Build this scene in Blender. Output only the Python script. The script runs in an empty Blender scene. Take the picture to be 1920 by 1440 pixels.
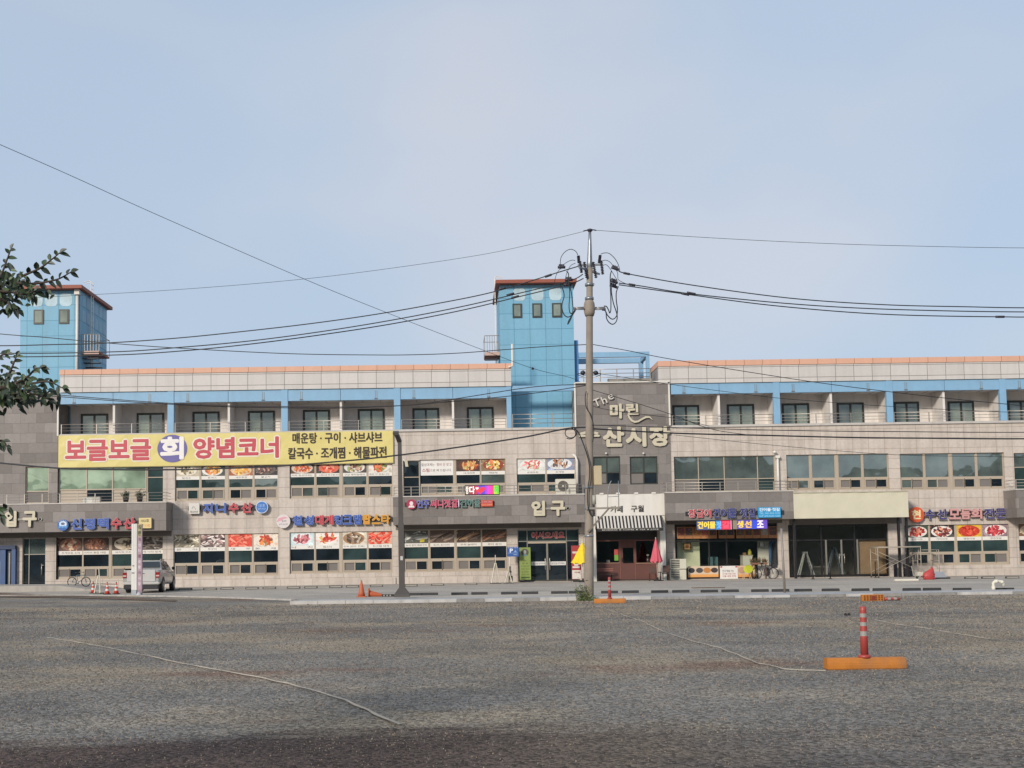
import bpy, bmesh, math, random
from mathutils import Vector, Matrix
random.seed(7)
R_ = math.radians
scn = bpy.context.scene
COL = scn.collection

# ------------------------------------------------------------------ camera
F = 2200.0; CU, CV = 855.0, 894.0; EYE = 1.6
PITCH = math.atan(151.5 / F); ROLL = 0.0145
fwd = Vector((0, math.cos(PITCH), math.sin(PITCH)))
up0 = Vector((0, -math.sin(PITCH), math.cos(PITCH))); rt0 = Vector((1, 0, 0))
UP = up0 * math.cos(ROLL) + rt0 * math.sin(ROLL)
RT = rt0 * math.cos(ROLL) - up0 * math.sin(ROLL)
cam = bpy.data.cameras.new('camera'); camo = bpy.data.objects.new('camera', cam); COL.objects.link(camo)
m = Matrix.Identity(4)
for i in range(3):
    m[i][0] = RT[i]; m[i][1] = UP[i]; m[i][2] = -fwd[i]
m[0][3], m[1][3], m[2][3] = 0, 0, EYE
camo.matrix_world = m
cam.sensor_width = 36; cam.sensor_fit = 'HORIZONTAL'; cam.lens = F / 1920 * 36
cam.shift_x = (960 - CU) / 1920; cam.shift_y = (CV - 720) / 1920
cam.clip_start = 0.1; cam.clip_end = 3000
scn.camera = camo

# ------------------------------------------------------------------ sky, sun, exposure
SUN_EL, SUN_AZ = R_(23), R_(-33)          # azimuth from straight behind the camera, negative = left
sun_from = Vector((math.sin(SUN_AZ) * math.cos(SUN_EL), -math.cos(SUN_AZ) * math.cos(SUN_EL), math.sin(SUN_EL)))
w = bpy.data.worlds.new('World'); scn.world = w; w.use_nodes = True
nt = w.node_tree; nt.nodes.clear()
out = nt.nodes.new('ShaderNodeOutputWorld'); bg = nt.nodes.new('ShaderNodeBackground')
sky = nt.nodes.new('ShaderNodeTexSky'); sky.sky_type = 'NISHITA'; sky.sun_disc = False
sky.sun_elevation = SUN_EL; sky.sun_rotation = math.atan2(sun_from.x, sun_from.y)
sky.air_density = 1.0; sky.dust_density = 2.5; sky.ozone_density = 1.6
tc = nt.nodes.new('ShaderNodeTexCoord')
mp = nt.nodes.new('ShaderNodeMapping'); mp.inputs['Scale'].default_value = (1.0, 1.0, 2.2)
n1 = nt.nodes.new('ShaderNodeTexNoise'); n1.inputs['Scale'].default_value = 2.3; n1.inputs['Detail'].default_value = 2; n1.inputs['Roughness'].default_value = .45
rp = nt.nodes.new('ShaderNodeValToRGB')
rp.color_ramp.elements[0].position = .36; rp.color_ramp.elements[0].color = (.84, .84, .84, 1)
rp.color_ramp.elements[1].position = .70; rp.color_ramp.elements[1].color = (.92, .92, .92, 1)
mx = nt.nodes.new('ShaderNodeMix'); mx.data_type = 'RGBA'
n9 = nt.nodes.new('ShaderNodeTexNoise'); n9.inputs['Scale'].default_value = 3.2; n9.inputs['Detail'].default_value = 5; n9.inputs['Roughness'].default_value = .42
mp9 = nt.nodes.new('ShaderNodeMapping'); mp9.inputs['Scale'].default_value = (1, 1, 1.8); mp9.inputs['Location'].default_value = (.35, .2, .9)
rp9 = nt.nodes.new('ShaderNodeValToRGB'); rp9.color_ramp.elements[0].position = .40; rp9.color_ramp.elements[0].color = (.405, .495, .618, 1)
rp9.color_ramp.elements[1].position = .62; rp9.color_ramp.elements[1].color = (.505, .54, .612, 1)       # thin high haze, bluer and greyer parts
mul9 = nt.nodes.new('ShaderNodeVectorMath'); mul9.operation = 'SCALE'; mul9.inputs['Scale'].default_value = 8.0
L = nt.links.new
L(tc.outputs['Generated'], mp.inputs['Vector']); L(mp.outputs['Vector'], n1.inputs['Vector'])
L(n1.outputs['Fac'], rp.inputs['Fac']); L(rp.outputs['Color'], mx.inputs['Factor'])
L(tc.outputs['Generated'], mp9.inputs['Vector']); L(mp9.outputs[0], n9.inputs['Vector']); dirv = nt.nodes.new('ShaderNodeVectorMath'); dirv.operation = 'DOT_PRODUCT'
cl_ = (RT * ((1230 - CU) / F) - UP * ((290 - CV) / F) + fwd).normalized(); dirv.inputs[1].default_value = cl_
L(tc.outputs['Generated'], dirv.inputs[0])
mr9 = nt.nodes.new('ShaderNodeMapRange'); mr9.interpolation_type = 'SMOOTHSTEP'; mr9.inputs['From Min'].default_value = .955; mr9.inputs['From Max'].default_value = .998; mr9.inputs['To Max'].default_value = .20
L(dirv.outputs['Value'], mr9.inputs['Value'])
ad9 = nt.nodes.new('ShaderNodeMath'); ad9.operation = 'MULTIPLY_ADD'; ad9.inputs[1].default_value = .75; L(n9.outputs['Fac'], ad9.inputs[0]); L(mr9.outputs[0], ad9.inputs[2])
L(ad9.outputs[0], rp9.inputs['Fac']); L(rp9.outputs['Color'], mul9.inputs[0]); L(mul9.outputs[0], mx.inputs['B'])
L(sky.outputs['Color'], mx.inputs['A']); L(mx.outputs['Result'], bg.inputs['Color'])
bg.inputs['Strength'].default_value = 0.10
L(bg.outputs['Background'], out.inputs['Surface'])
sd = bpy.data.lights.new('sun', 'SUN'); sd.energy = 2.25; sd.angle = R_(9); sd.color = (1.0, .91, .80)
so = bpy.data.objects.new('sun', sd); COL.objects.link(so)
so.rotation_euler = (-sun_from).to_track_quat('-Z', 'Y').to_euler()
scn.view_settings.view_transform = 'Standard'; scn.view_settings.look = 'None'
scn.view_settings.exposure = 0.62; scn.view_settings.gamma = 1.0

# ------------------------------------------------------------------ pixel -> world on a given plane
def ray(u, v):
    return RT * ((u - CU) / F) - UP * ((v - CV) / F) + fwd
def P(u, v, Y):
    d = ray(u, v); t = Y / d.y
    return Vector((d.x * t, Y, EYE + d.z * t))
def G(u, v, z=0.0):
    d = ray(u, v); t = (z - EYE) / d.z
    return Vector((d.x * t, d.y * t, z))
D = 73.3            # main wall plane
YC = D - 1.7        # front of the stone canopies
YB = D + 1.9        # back wall of the balconies
YT = D + 2.0        # front of the towers
def Rr(u0, v0, u1, v1, Y=D):
    um, vm = (u0 + u1) / 2, (v0 + v1) / 2
    return P(u0, vm, Y).x, P(u1, vm, Y).x, P(um, v1, Y).z, P(um, v0, Y).z     # x0,x1,z0,z1
def ZZ(u, v, Y=D): return P(u, v, Y).z
def XX(u, v, Y=D): return P(u, v, Y).x

# ------------------------------------------------------------------ materials
def s2l(c):
    c = c / 255
    return c / 12.92 if c <= .04045 else ((c + .055) / 1.055) ** 2.4
def hx(h, k=1.0):
    return tuple(min(1, s2l(int(h[i:i + 2], 16)) * k) for i in (0, 2, 4)) + (1,)
MATS = {}
def mat(name, col, rough=.6, metal=0.0, var=.12, scale=2.0, bump=0.0, bscale=40, emis=0, spec=.5, coat=0, dirt=0):
    if name in MATS: return MATS[name]
    if isinstance(col, str): col = hx(col)
    mt = bpy.data.materials.new(name); mt.use_nodes = True
    t = mt.node_tree; b = t.nodes['Principled BSDF']; l = t.links.new
    b.inputs['Roughness'].default_value = rough; b.inputs['Metallic'].default_value = metal
    b.inputs['Specular IOR Level'].default_value = spec
    if coat: b.inputs['Coat Weight'].default_value = coat
    co = t.nodes.new('ShaderNodeTexCoord')
    base = t.nodes.new('ShaderNodeRGB'); base.outputs[0].default_value = col
    n = t.nodes.new('ShaderNodeTexNoise'); n.inputs['Scale'].default_value = scale; n.inputs['Detail'].default_value = 6
    n.inputs['Roughness'].default_value = .65
    l(co.outputs['Object'], n.inputs['Vector'])
    mr = t.nodes.new('ShaderNodeMapRange'); mr.inputs['From Min'].default_value = .25; mr.inputs['From Max'].default_value = .75
    mr.inputs['To Min'].default_value = 1 - var; mr.inputs['To Max'].default_value = 1 + var
    l(n.outputs['Fac'], mr.inputs['Value'])
    mul = t.nodes.new('ShaderNodeVectorMath'); mul.operation = 'SCALE'
    l(base.outputs[0], mul.inputs[0]); l(mr.outputs[0], mul.inputs['Scale'])
    res = mul.outputs[0]
    if dirt:
        n2 = t.nodes.new('ShaderNodeTexNoise'); n2.inputs['Scale'].default_value = .9; n2.inputs['Detail'].default_value = 8
        mp2 = t.nodes.new('ShaderNodeMapping'); mp2.inputs['Scale'].default_value = (3, 3, .5)
        l(co.outputs['Object'], mp2.inputs['Vector']); l(mp2.outputs[0], n2.inputs['Vector'])
        r2 = t.nodes.new('ShaderNodeMapRange'); r2.inputs['From Min'].default_value = .48; r2.inputs['From Max'].default_value = .75
        r2.inputs['To Max'].default_value = dirt
        l(n2.outputs['Fac'], r2.inputs['Value'])
        m2 = t.nodes.new('ShaderNodeMix'); m2.data_type = 'RGBA'; m2.inputs['B'].default_value = (.09, .08, .068, 1)
        l(r2.outputs[0], m2.inputs['Factor']); l(res, m2.inputs['A']); res = m2.outputs['Result']
    l(res, b.inputs['Base Color'])
    if emis:
        l(res, b.inputs['Emission Color']); b.inputs['Emission Strength'].default_value = emis
    if bump:
        n3 = t.nodes.new('ShaderNodeTexNoise'); n3.inputs['Scale'].default_value = bscale; n3.inputs['Detail'].default_value = 4
        l(co.outputs['Object'], n3.inputs['Vector'])
        bp = t.nodes.new('ShaderNodeBump'); bp.inputs['Strength'].default_value = bump; bp.inputs['Distance'].default_value = .02
        l(n3.outputs['Fac'], bp.inputs['Height']); l(bp.outputs[0], b.inputs['Normal'])
    MATS[name] = mt
    return mt
def tile_mat(name, c1, c2, groove, bw, bh, ox=0, oz=0, offset=0.0, rough=.55, mortar=.014, var=.10, dirt=.25, spec=.4, streak=True):
    """stone / metal cladding laid in courses in the x-z plane"""
    mt = bpy.data.materials.new(name); mt.use_nodes = True
    t = mt.node_tree; b = t.nodes['Principled BSDF']; l = t.links.new
    b.inputs['Roughness'].default_value = rough; b.inputs['Specular IOR Level'].default_value = spec
    co = t.nodes.new('ShaderNodeTexCoord'); sp = t.nodes.new('ShaderNodeSeparateXYZ'); l(co.outputs['Object'], sp.inputs[0])
    ad = t.nodes.new('ShaderNodeMath'); ad.operation = 'ADD'; l(sp.outputs['X'], ad.inputs[0]); l(sp.outputs['Y'], ad.inputs[1])
    ax = t.nodes.new('ShaderNodeMath'); ax.operation = 'ADD'; ax.inputs[1].default_value = ox - D; l(ad.outputs[0], ax.inputs[0])
    az = t.nodes.new('ShaderNodeMath'); az.operation = 'ADD'; az.inputs[1].default_value = oz; l(sp.outputs['Z'], az.inputs[0])
    cb = t.nodes.new('ShaderNodeCombineXYZ'); l(ax.outputs[0], cb.inputs['X']); l(az.outputs[0], cb.inputs['Y'])
    br = t.nodes.new('ShaderNodeTexBrick'); br.offset = offset; br.squash = 1.0
    br.inputs['Color1'].default_value = hx(c1) if isinstance(c1, str) else c1
    br.inputs['Color2'].default_value = hx(c2) if isinstance(c2, str) else c2
    br.inputs['Mortar'].default_value = hx(groove)
    br.inputs['Scale'].default_value = 1; br.inputs['Mortar Size'].default_value = mortar; br.inputs['Mortar Smooth'].default_value = .15
    br.inputs['Bias'].default_value = 0; br.inputs['Brick Width'].default_value = bw; br.inputs['Row Height'].default_value = bh
    l(cb.outputs[0], br.inputs['Vector'])
    n = t.nodes.new('ShaderNodeTexNoise'); n.inputs['Scale'].default_value = 6; n.inputs['Detail'].default_value = 8; n.inputs['Roughness'].default_value = .7
    l(co.outputs['Object'], n.inputs['Vector'])
    mr = t.nodes.new('ShaderNodeMapRange'); mr.inputs['From Min'].default_value = .3; mr.inputs['From Max'].default_value = .7
    mr.inputs['To Min'].default_value = 1 - var; mr.inputs['To Max'].default_value = 1 + var
    l(n.outputs['Fac'], mr.inputs['Value'])
    sc = t.nodes.new('ShaderNodeVectorMath'); sc.operation = 'SCALE'; l(br.outputs['Color'], sc.inputs[0]); l(mr.outputs[0], sc.inputs['Scale'])
    n2 = t.nodes.new('ShaderNodeTexNoise'); n2.inputs['Scale'].default_value = .55; n2.inputs['Detail'].default_value = 9; n2.inputs['Roughness'].default_value = .6
    mp2 = t.nodes.new('ShaderNodeMapping'); mp2.inputs['Scale'].default_value = (3.6, 3.6, .38 if streak else 1.5)
    l(co.outputs['Object'], mp2.inputs['Vector']); l(mp2.outputs[0], n2.inputs['Vector'])
    r2 = t.nodes.new('ShaderNodeMapRange'); r2.inputs['From Min'].default_value = .45; r2.inputs['From Max'].default_value = .8; r2.inputs['To Max'].default_value = dirt
    l(n2.outputs['Fac'], r2.inputs['Value'])
    m2 = t.nodes.new('ShaderNodeMix'); m2.data_type = 'RGBA'; m2.inputs['B'].default_value = (.13, .11, .09, 1)
    l(r2.outputs[0], m2.inputs['Factor']); l(sc.outputs[0], m2.inputs['A']); l(m2.outputs['Result'], b.inputs['Base Color'])
    bp = t.nodes.new('ShaderNodeBump'); bp.inputs['Strength'].default_value = .5; bp.inputs['Distance'].default_value = .012; bp.invert = True
    l(br.outputs['Fac'], bp.inputs['Height']); l(bp.outputs[0], b.inputs['Normal'])
    MATS[name] = mt
    return mt
def glass_mat(name, base, refl, tint=(.8, .9, .86, 1), rough=.02, wav=.02, clear=False):
    mt = bpy.data.materials.new(name); mt.use_nodes = True
    t = mt.node_tree; t.nodes.clear(); l = t.links.new
    o = t.nodes.new('ShaderNodeOutputMaterial'); mix = t.nodes.new('ShaderNodeMixShader'); g = t.nodes.new('ShaderNodeBsdfGlossy')
    g.inputs['Roughness'].default_value = rough; g.inputs['Color'].default_value = tint
    co = t.nodes.new('ShaderNodeTexCoord')
    n = t.nodes.new('ShaderNodeTexNoise'); n.inputs['Scale'].default_value = .9; n.inputs['Detail'].default_value = 1
    l(co.outputs['Object'], n.inputs['Vector'])
    bp = t.nodes.new('ShaderNodeBump'); bp.inputs['Strength'].default_value = .35; bp.inputs['Distance'].default_value = wav
    l(n.outputs['Fac'], bp.inputs['Height']); l(bp.outputs[0], g.inputs['Normal'])
    if clear:
        d = t.nodes.new('ShaderNodeBsdfTransparent'); d.inputs['Color'].default_value = base
    else:
        d = t.nodes.new('ShaderNodeBsdfDiffuse')
        n2 = t.nodes.new('ShaderNodeTexNoise'); n2.inputs['Scale'].default_value = .8; n2.inputs['Detail'].default_value = 3; l(co.outputs['Object'], n2.inputs['Vector'])
        r2 = t.nodes.new('ShaderNodeMapRange'); r2.inputs['From Min'].default_value = .3; r2.inputs['From Max'].default_value = .7
        r2.inputs['To Min'].default_value = .55; r2.inputs['To Max'].default_value = 1.45; l(n2.outputs['Fac'], r2.inputs['Value'])
        sc = t.nodes.new('ShaderNodeVectorMath'); sc.operation = 'SCALE'; sc.inputs[0].default_value = base[:3]; l(r2.outputs[0], sc.inputs['Scale'])
        l(sc.outputs[0], d.inputs['Color'])
    fr = t.nodes.new('ShaderNodeLayerWeight'); fr.inputs['Blend'].default_value = .25
    mm = t.nodes.new('ShaderNodeMath'); mm.operation = 'MULTIPLY_ADD'; mm.inputs[1].default_value = .4; mm.inputs[2].default_value = refl; mm.use_clamp = True
    l(fr.outputs['Fresnel'], mm.inputs[0])
    l(mm.outputs[0], mix.inputs[0]); l(d.outputs[0], mix.inputs[1]); l(g.outputs[0], mix.inputs[2]); l(mix.outputs[0], o.inputs['Surface'])
    MATS[name] = mt
    return mt

M_tile = tile_mat('beige_stone_cladding', 'b7aca2', 'beb4aa', '91867c', 1.0, .63, .1, .16, mortar=.011, dirt=.42)
M_tile = MATS['beige_stone_cladding']
M_dark = tile_mat('dark_stone_cladding', '86807c', '69635f', '625d59', 1.0, .63, .35, .3, offset=.5, dirt=.3, mortar=.008)
M_white = tile_mat('white_panel_cladding', 'b9b5b1', 'c1bdb9', '6f6a65', 1.155, .70, .42, .0, dirt=.16, mortar=.016, var=.04)
M_cap = tile_mat('peach_cap_panel', 'cc9f88', 'c89b84', '8a6350', 1.155, 30, .42, 0, dirt=.1, mortar=.016, var=.04)
M_blue = tile_mat('blue_panel_cladding', '6ca0ba', '74a5be', '4c8099', 1.02, 1.02, .2, .0, dirt=.2, mortar=.016, var=.05)
M_blue2 = mat('blue_painted_steel', '7ca3c0', .5, var=.06, dirt=.1)
M_bluedeep = mat('deep_blue_paint', '2f5f96', .5, var=.08, dirt=.2)
M_balc = mat('balcony_render', 'd2ccc6', .8, var=.08, scale=1.2, dirt=.22)
M_soff = mat('soffit_panel', 'c8c4c4', .7, var=.05)
M_ledge = mat('pale_ledge_metal', 'b5b0aa', .5, var=.06, dirt=.2)
M_frame = mat('beige_window_frame', 'a79a89', .5, var=.05)
M_dframe = mat('dark_bronze_frame', '34352f', .45, var=.08)
M_alu = mat('brushed_aluminium', '8d8a82', .4, .5, var=.06)
M_steel = mat('stainless_rail', 'aaa39a', .35, .6, var=.06)
M_eave = mat('red_brown_eave', '8a4a38', .6, var=.08)
M_wht = mat('white_paint', 'cfcbc3', .55, var=.05, dirt=.12)
M_conc = mat('grey_concrete', '8b8780', .85, var=.12, bump=.3)
M_black = mat('black_rubber', '1c1c1d', .6, var=.15)
M_screen = mat('insect_screen', '6f6a66', .8, var=.08)
M_shade = mat('dark_trim_and_shade', '6c6661', .7, var=.1)  # dark grey for joints and brackets, and for shade painted under the canopies
G_dark = glass_mat('dark_tinted_glass', (.012, .018, .024, 1), .05)
G_teal = glass_mat('teal_tinted_glass', (.028, .048, .047, 1), .08)
G_refl = glass_mat('green_reflective_glass', (.085, .105, .096, 1), .24, (.74, .82, .78, 1))
G_pale = glass_mat('pale_green_film_glass', (.21, .28, .20, 1), .18, (.72, .9, .75, 1))
G_curt = glass_mat('glass_over_curtain', (.16, .185, .15, 1), .12)
G_curt2 = glass_mat('glass_over_grey_curtain', (.09, .105, .10, 1), .12)
G_clear = glass_mat('clear_shop_glass', (.94, .955, .95, 1), .03, clear=True)

# ------------------------------------------------------------------ mesh builder
_GC = {}; _TMP = bpy.data.scenes.new('lettering_scratch')
def glyphs(body, solid, spacing, shear):
    key = (body, solid, spacing, shear)
    if key not in _GC:
        c = bpy.data.curves.new('t', 'FONT'); c.body = body; c.resolution_u = 2; c.space_character = spacing
        c.shear = shear; c.space_line = 1.25; c.align_x = 'CENTER' if '\n' in body else 'LEFT'
        if solid: c.extrude = .5
        o = bpy.data.objects.new('t', c); _TMP.collection.objects.link(o)
        vl = _TMP.view_layers[0]; vl.update(); me = bpy.data.meshes.new_from_object(o.evaluated_get(vl.depsgraph))
        bpy.data.objects.remove(o); bpy.data.curves.remove(c)
        _GC[key] = ([tuple(v.co) for v in me.vertices], [(tuple(p.vertices), p.normal.z > .5 or not solid) for p in me.polygons])
        bpy.data.meshes.remove(me)
    return _GC[key]
class MB:
    def __init__(s): s.bm = bmesh.new(); s.mats = []
    def mi(s, m):
        if m not in s.mats: s.mats.append(m)
        return s.mats.index(m)
    def face(s, pts, m, smooth=False):
        f = s.bm.faces.new([s.bm.verts.new(p) for p in pts]); f.material_index = s.mi(m); f.smooth = smooth; return f
    def box(s, x0, x1, y0, y1, z0, z1, m):
        i = s.mi(m)
        v = [s.bm.verts.new((x, y, z)) for x in (x0, x1) for y in (y0, y1) for z in (z0, z1)]
        for q in ((0, 1, 3, 2), (4, 6, 7, 5), (0, 4, 5, 1), (2, 3, 7, 6), (0, 2, 6, 4), (1, 5, 7, 3)):
            f = s.bm.faces.new([v[k] for k in q]); f.material_index = i
        return s
    def obox(s, c, ax, ay, az, m):
        """oriented box: centre + half axes"""
        i = s.mi(m); c = Vector(c)
        v = [s.bm.verts.new(c + a * ax + b * ay + d * az) for a in (-1, 1) for b in (-1, 1) for d in (-1, 1)]
        for q in ((0, 1, 3, 2), (4, 6, 7, 5), (0, 4, 5, 1), (2, 3, 7, 6), (0, 2, 6, 4), (1, 5, 7, 3)):
            f = s.bm.faces.new([v[k] for k in q]); f.material_index = i
        return s
    def bar(s, a, b, w, h, m):
        a, b = Vector(a), Vector(b); d = (b - a); ln = d.length; d.normalize()
        sd = d.cross(Vector((0, 0, 1)));  sd = Vector((1, 0, 0)) if sd.length < 1e-4 else sd.normalized()
        u = sd.cross(d).normalized()
        return s.obox((a + b) / 2, d * ln / 2, sd * w / 2, u * h / 2, m)
    def prism(s, pts, y0, y1, m, m2=None):
        """polygon in x-z extruded along y (front at y0)"""
        n = len(pts); a = [s.bm.verts.new((p[0], y0, p[1])) for p in pts]; b = [s.bm.verts.new((p[0], y1, p[1])) for p in pts]
        i = s.mi(m); j = s.mi(m2 or m)
        s.bm.faces.new(a).material_index = i; s.bm.faces.new(b[::-1]).material_index = j
        for k in range(n):
            f = s.bm.faces.new((a[k], b[k], b[(k + 1) % n], a[(k + 1) % n])); f.material_index = j
        return s
    def prismx(s, pts, x0, x1, m, m2=None):
        n = len(pts); a = [s.bm.verts.new((x0, p[0], p[1])) for p in pts]; b = [s.bm.verts.new((x1, p[0], p[1])) for p in pts]
        i = s.mi(m); j = s.mi(m2 or m)
        s.bm.faces.new(a[::-1]).material_index = i; s.bm.faces.new(b).material_index = i
        for k in range(n): s.bm.faces.new((a[k], a[(k + 1) % n], b[(k + 1) % n], b[k])).material_index = j
        return s
    def tube(s, pts, r, m, n=6, r1=None, cap=True):
        pts = [Vector(p) for p in pts]; rings = []; i = s.mi(m); k_ = len(pts)
        prev = None
        for k, p in enumerate(pts):
            d = (pts[min(k + 1, k_ - 1)] - pts[max(k - 1, 0)]).normalized()
            if prev is None:
                a = Vector((0, 0, 1)) if abs(d.z) < .9 else Vector((1, 0, 0)); sd = d.cross(a).normalized()
            else:
                sd = (prev - d * prev.dot(d)).normalized()
            prev = sd; u = d.cross(sd)
            rr = r if r1 is None else r + (r1 - r) * k / (k_ - 1)
            rings.append([s.bm.verts.new(p + (sd * math.cos(t) + u * math.sin(t)) * rr) for t in [2 * math.pi * q / n for q in range(n)]])
        for a, b in zip(rings, rings[1:]):
            for q in range(n):
                f = s.bm.faces.new((a[q], a[(q + 1) % n], b[(q + 1) % n], b[q])); f.material_index = i; f.smooth = n > 5
        if cap:
            s.bm.faces.new(rings[0][::-1]).material_index = i; s.bm.faces.new(rings[-1]).material_index = i
        return s
    def lathe(s, c, prof, m, n=16, mats=None, axis='z'):
        """prof = [(r, z)] about the vertical through c"""
        c = Vector(c); rings = []
        for r, z in prof:
            rings.append([s.bm.verts.new(c + (Vector((r * math.cos(t), r * math.sin(t), z)) if axis == 'z' else Vector((r * math.cos(t), z, r * math.sin(t))))) for t in [2 * math.pi * q / n for q in range(n)]])
        for k, (a, b) in enumerate(zip(rings, rings[1:])):
            i = s.mi(mats[k] if mats else m)
            for q in range(n):
                f = s.bm.faces.new((a[q], a[(q + 1) % n], b[(q + 1) % n], b[q])); f.material_index = i; f.smooth = True
        for rg in (rings[0], rings[-1]):
            f = s.bm.faces.new(rg); f.material_index = s.mi(mats[-1] if mats else m)
        return s
    def disc(s, x, z, y, r, m, depth=.02, n=28, rz=None):
        rz = rz or r
        return s.prism([(x + r * math.cos(2 * math.pi * k / n), z + rz * math.sin(2 * math.pi * k / n)) for k in range(n)], y, y + depth, m)
    def text(s, body, x0, x1, z0, z1, y, m, depth=.02, bold=.02, side=None, rot=0.0, shear=0.0, spacing=1.0, grow=None):
        """words fitted into the x/z box, front at y, facing -y; strokes are thickened by repeating the glyphs on a small ring"""
        co, polys = glyphs(body, bool(depth), spacing, shear)
        if not co: return s
        ax, bx = min(v[0] for v in co), max(v[0] for v in co); ay, by = min(v[1] for v in co), max(v[1] for v in co)
        i = s.mi(m); j = s.mi(side or m)
        cx, cz = (x0 + x1) / 2, (z0 + z1) / 2; W, H = x1 - x0, z1 - z0
        if abs(abs(rot) - math.pi / 2) < .01: W, H = H, W
        em = H / (body.count('\n') + 1)
        rad = bold * em
        W2, H2 = max(W - 2 * rad, W * .5), max(H - 2 * rad, H * .5)
        if grow: rad = grow; W2, H2 = W - 2 * bold * em, H - 2 * bold * em
        n = 1 if rad < .004 else (6 if rad < .02 else 8)
        sh = [(0, 0)] + [(rad * math.cos(t), rad * math.sin(t)) for t in [2 * math.pi * (q + .5) / n for q in range(n)]] if n > 1 else [(0, 0)]
        for q, (dx, dz) in enumerate(sh):
            vs = []; yq = y + q * .0007
            for vx, vy, vz in co:
                a = ((vx - ax) / max(bx - ax, 1e-6) - .5) * W2 + dx; b = ((vy - ay) / max(by - ay, 1e-6) - .5) * H2 + dz
                a, b = a * math.cos(rot) - b * math.sin(rot), a * math.sin(rot) + b * math.cos(rot)
                vs.append(s.bm.verts.new((cx + a, yq + (.5 - vz) * depth if depth else yq, cz + b)))
            for idx, front in polys:
                try: f = s.bm.faces.new([vs[k] for k in idx])
                except ValueError: continue
                f.material_index = i if front else j
        return s
    def build(s, name, parent=None, bevel=0.0, fix=True, local=False):
        if bevel: bmesh.ops.bevel(s.bm, geom=list(s.bm.edges), offset=bevel, segments=2, affect='EDGES', clamp_overlap=True)
        if fix: bmesh.ops.recalc_face_normals(s.bm, faces=s.bm.faces)
        me = bpy.data.meshes.new(name); 
        for m in s.mats: me.materials.append(m)
        if parent is None and s.bm.verts:
            xs = [v.co.x for v in s.bm.verts]; ys = [v.co.y for v in s.bm.verts]; zs = [v.co.z for v in s.bm.verts]
            c = Vector(((min(xs) + max(xs)) / 2, (min(ys) + max(ys)) / 2, min(zs)))
            bmesh.ops.translate(s.bm, verts=s.bm.verts, vec=-c)
        s.bm.to_mesh(me); s.bm.free()
        o = bpy.data.objects.new(name, me); COL.objects.link(o)
        if parent is None: o.location = c
        else:
            o.parent = parent
            if parent.type == 'EMPTY' and not local: o.location = -parent.location
        return o
def thing(name, label, cat, loc=(0, 0, 0), group=None):
    o = bpy.data.objects.new(name, None); COL.objects.link(o); o.location = loc; o.empty_display_size = .2
    o['label'] = label; o['category'] = cat
    if group: o['group'] = group
    return o
def tag(o, label, cat, group=None):
    o['label'] = label; o['category'] = cat
    if group: o['group'] = group
    return o
def struct(o): o['kind'] = 'structure'; return o
def stuff(o): o['kind'] = 'stuff'; return o
def dup(root, loc, label=None):
    r = root.copy(); COL.objects.link(r); r.location = loc
    if label: r['label'] = label
    for ch in root.children:
        c = ch.copy(); COL.objects.link(c); c.parent = r
        for g in ch.children:
            d = g.copy(); COL.objects.link(d); d.parent = c
    return r
def grid_wall(mb, x0, x1, z0, z1, y, holes, m, reveal=.25, rm=None):
    hs = [(max(a, x0), min(b, x1), max(c, z0), min(d, z1)) for a, b, c, d in holes if b > x0 and a < x1 and d > z0 and c < z1]
    xs = sorted({x0, x1} | {h[0] for h in hs} | {h[1] for h in hs}); zs = sorted({z0, z1} | {h[2] for h in hs} | {h[3] for h in hs})
    for a, b in zip(xs, xs[1:]):
        for c, d in zip(zs, zs[1:]):
            mx_, mz = (a + b) / 2, (c + d) / 2
            if any(h[0] < mx_ < h[1] and h[2] < mz < h[3] for h in hs): continue
            mb.face([(a, y, c), (b, y, c), (b, y, d), (a, y, d)], m)
    for a, b, c, d in hs:
        r = rm or m
        mb.face([(a, y, c), (a, y, d), (a, y + reveal, d), (a, y + reveal, c)], r)
        mb.face([(b, y, c), (b, y + reveal, c), (b, y + reveal, d), (b, y, d)], r)
        mb.face([(a, y, d), (b, y, d), (b, y + reveal, d), (a, y + reveal, d)], r)
        if c > z0 + .01: mb.face([(a, y, c), (a, y + reveal, c), (b, y + reveal, c), (b, y, c)], r)

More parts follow.
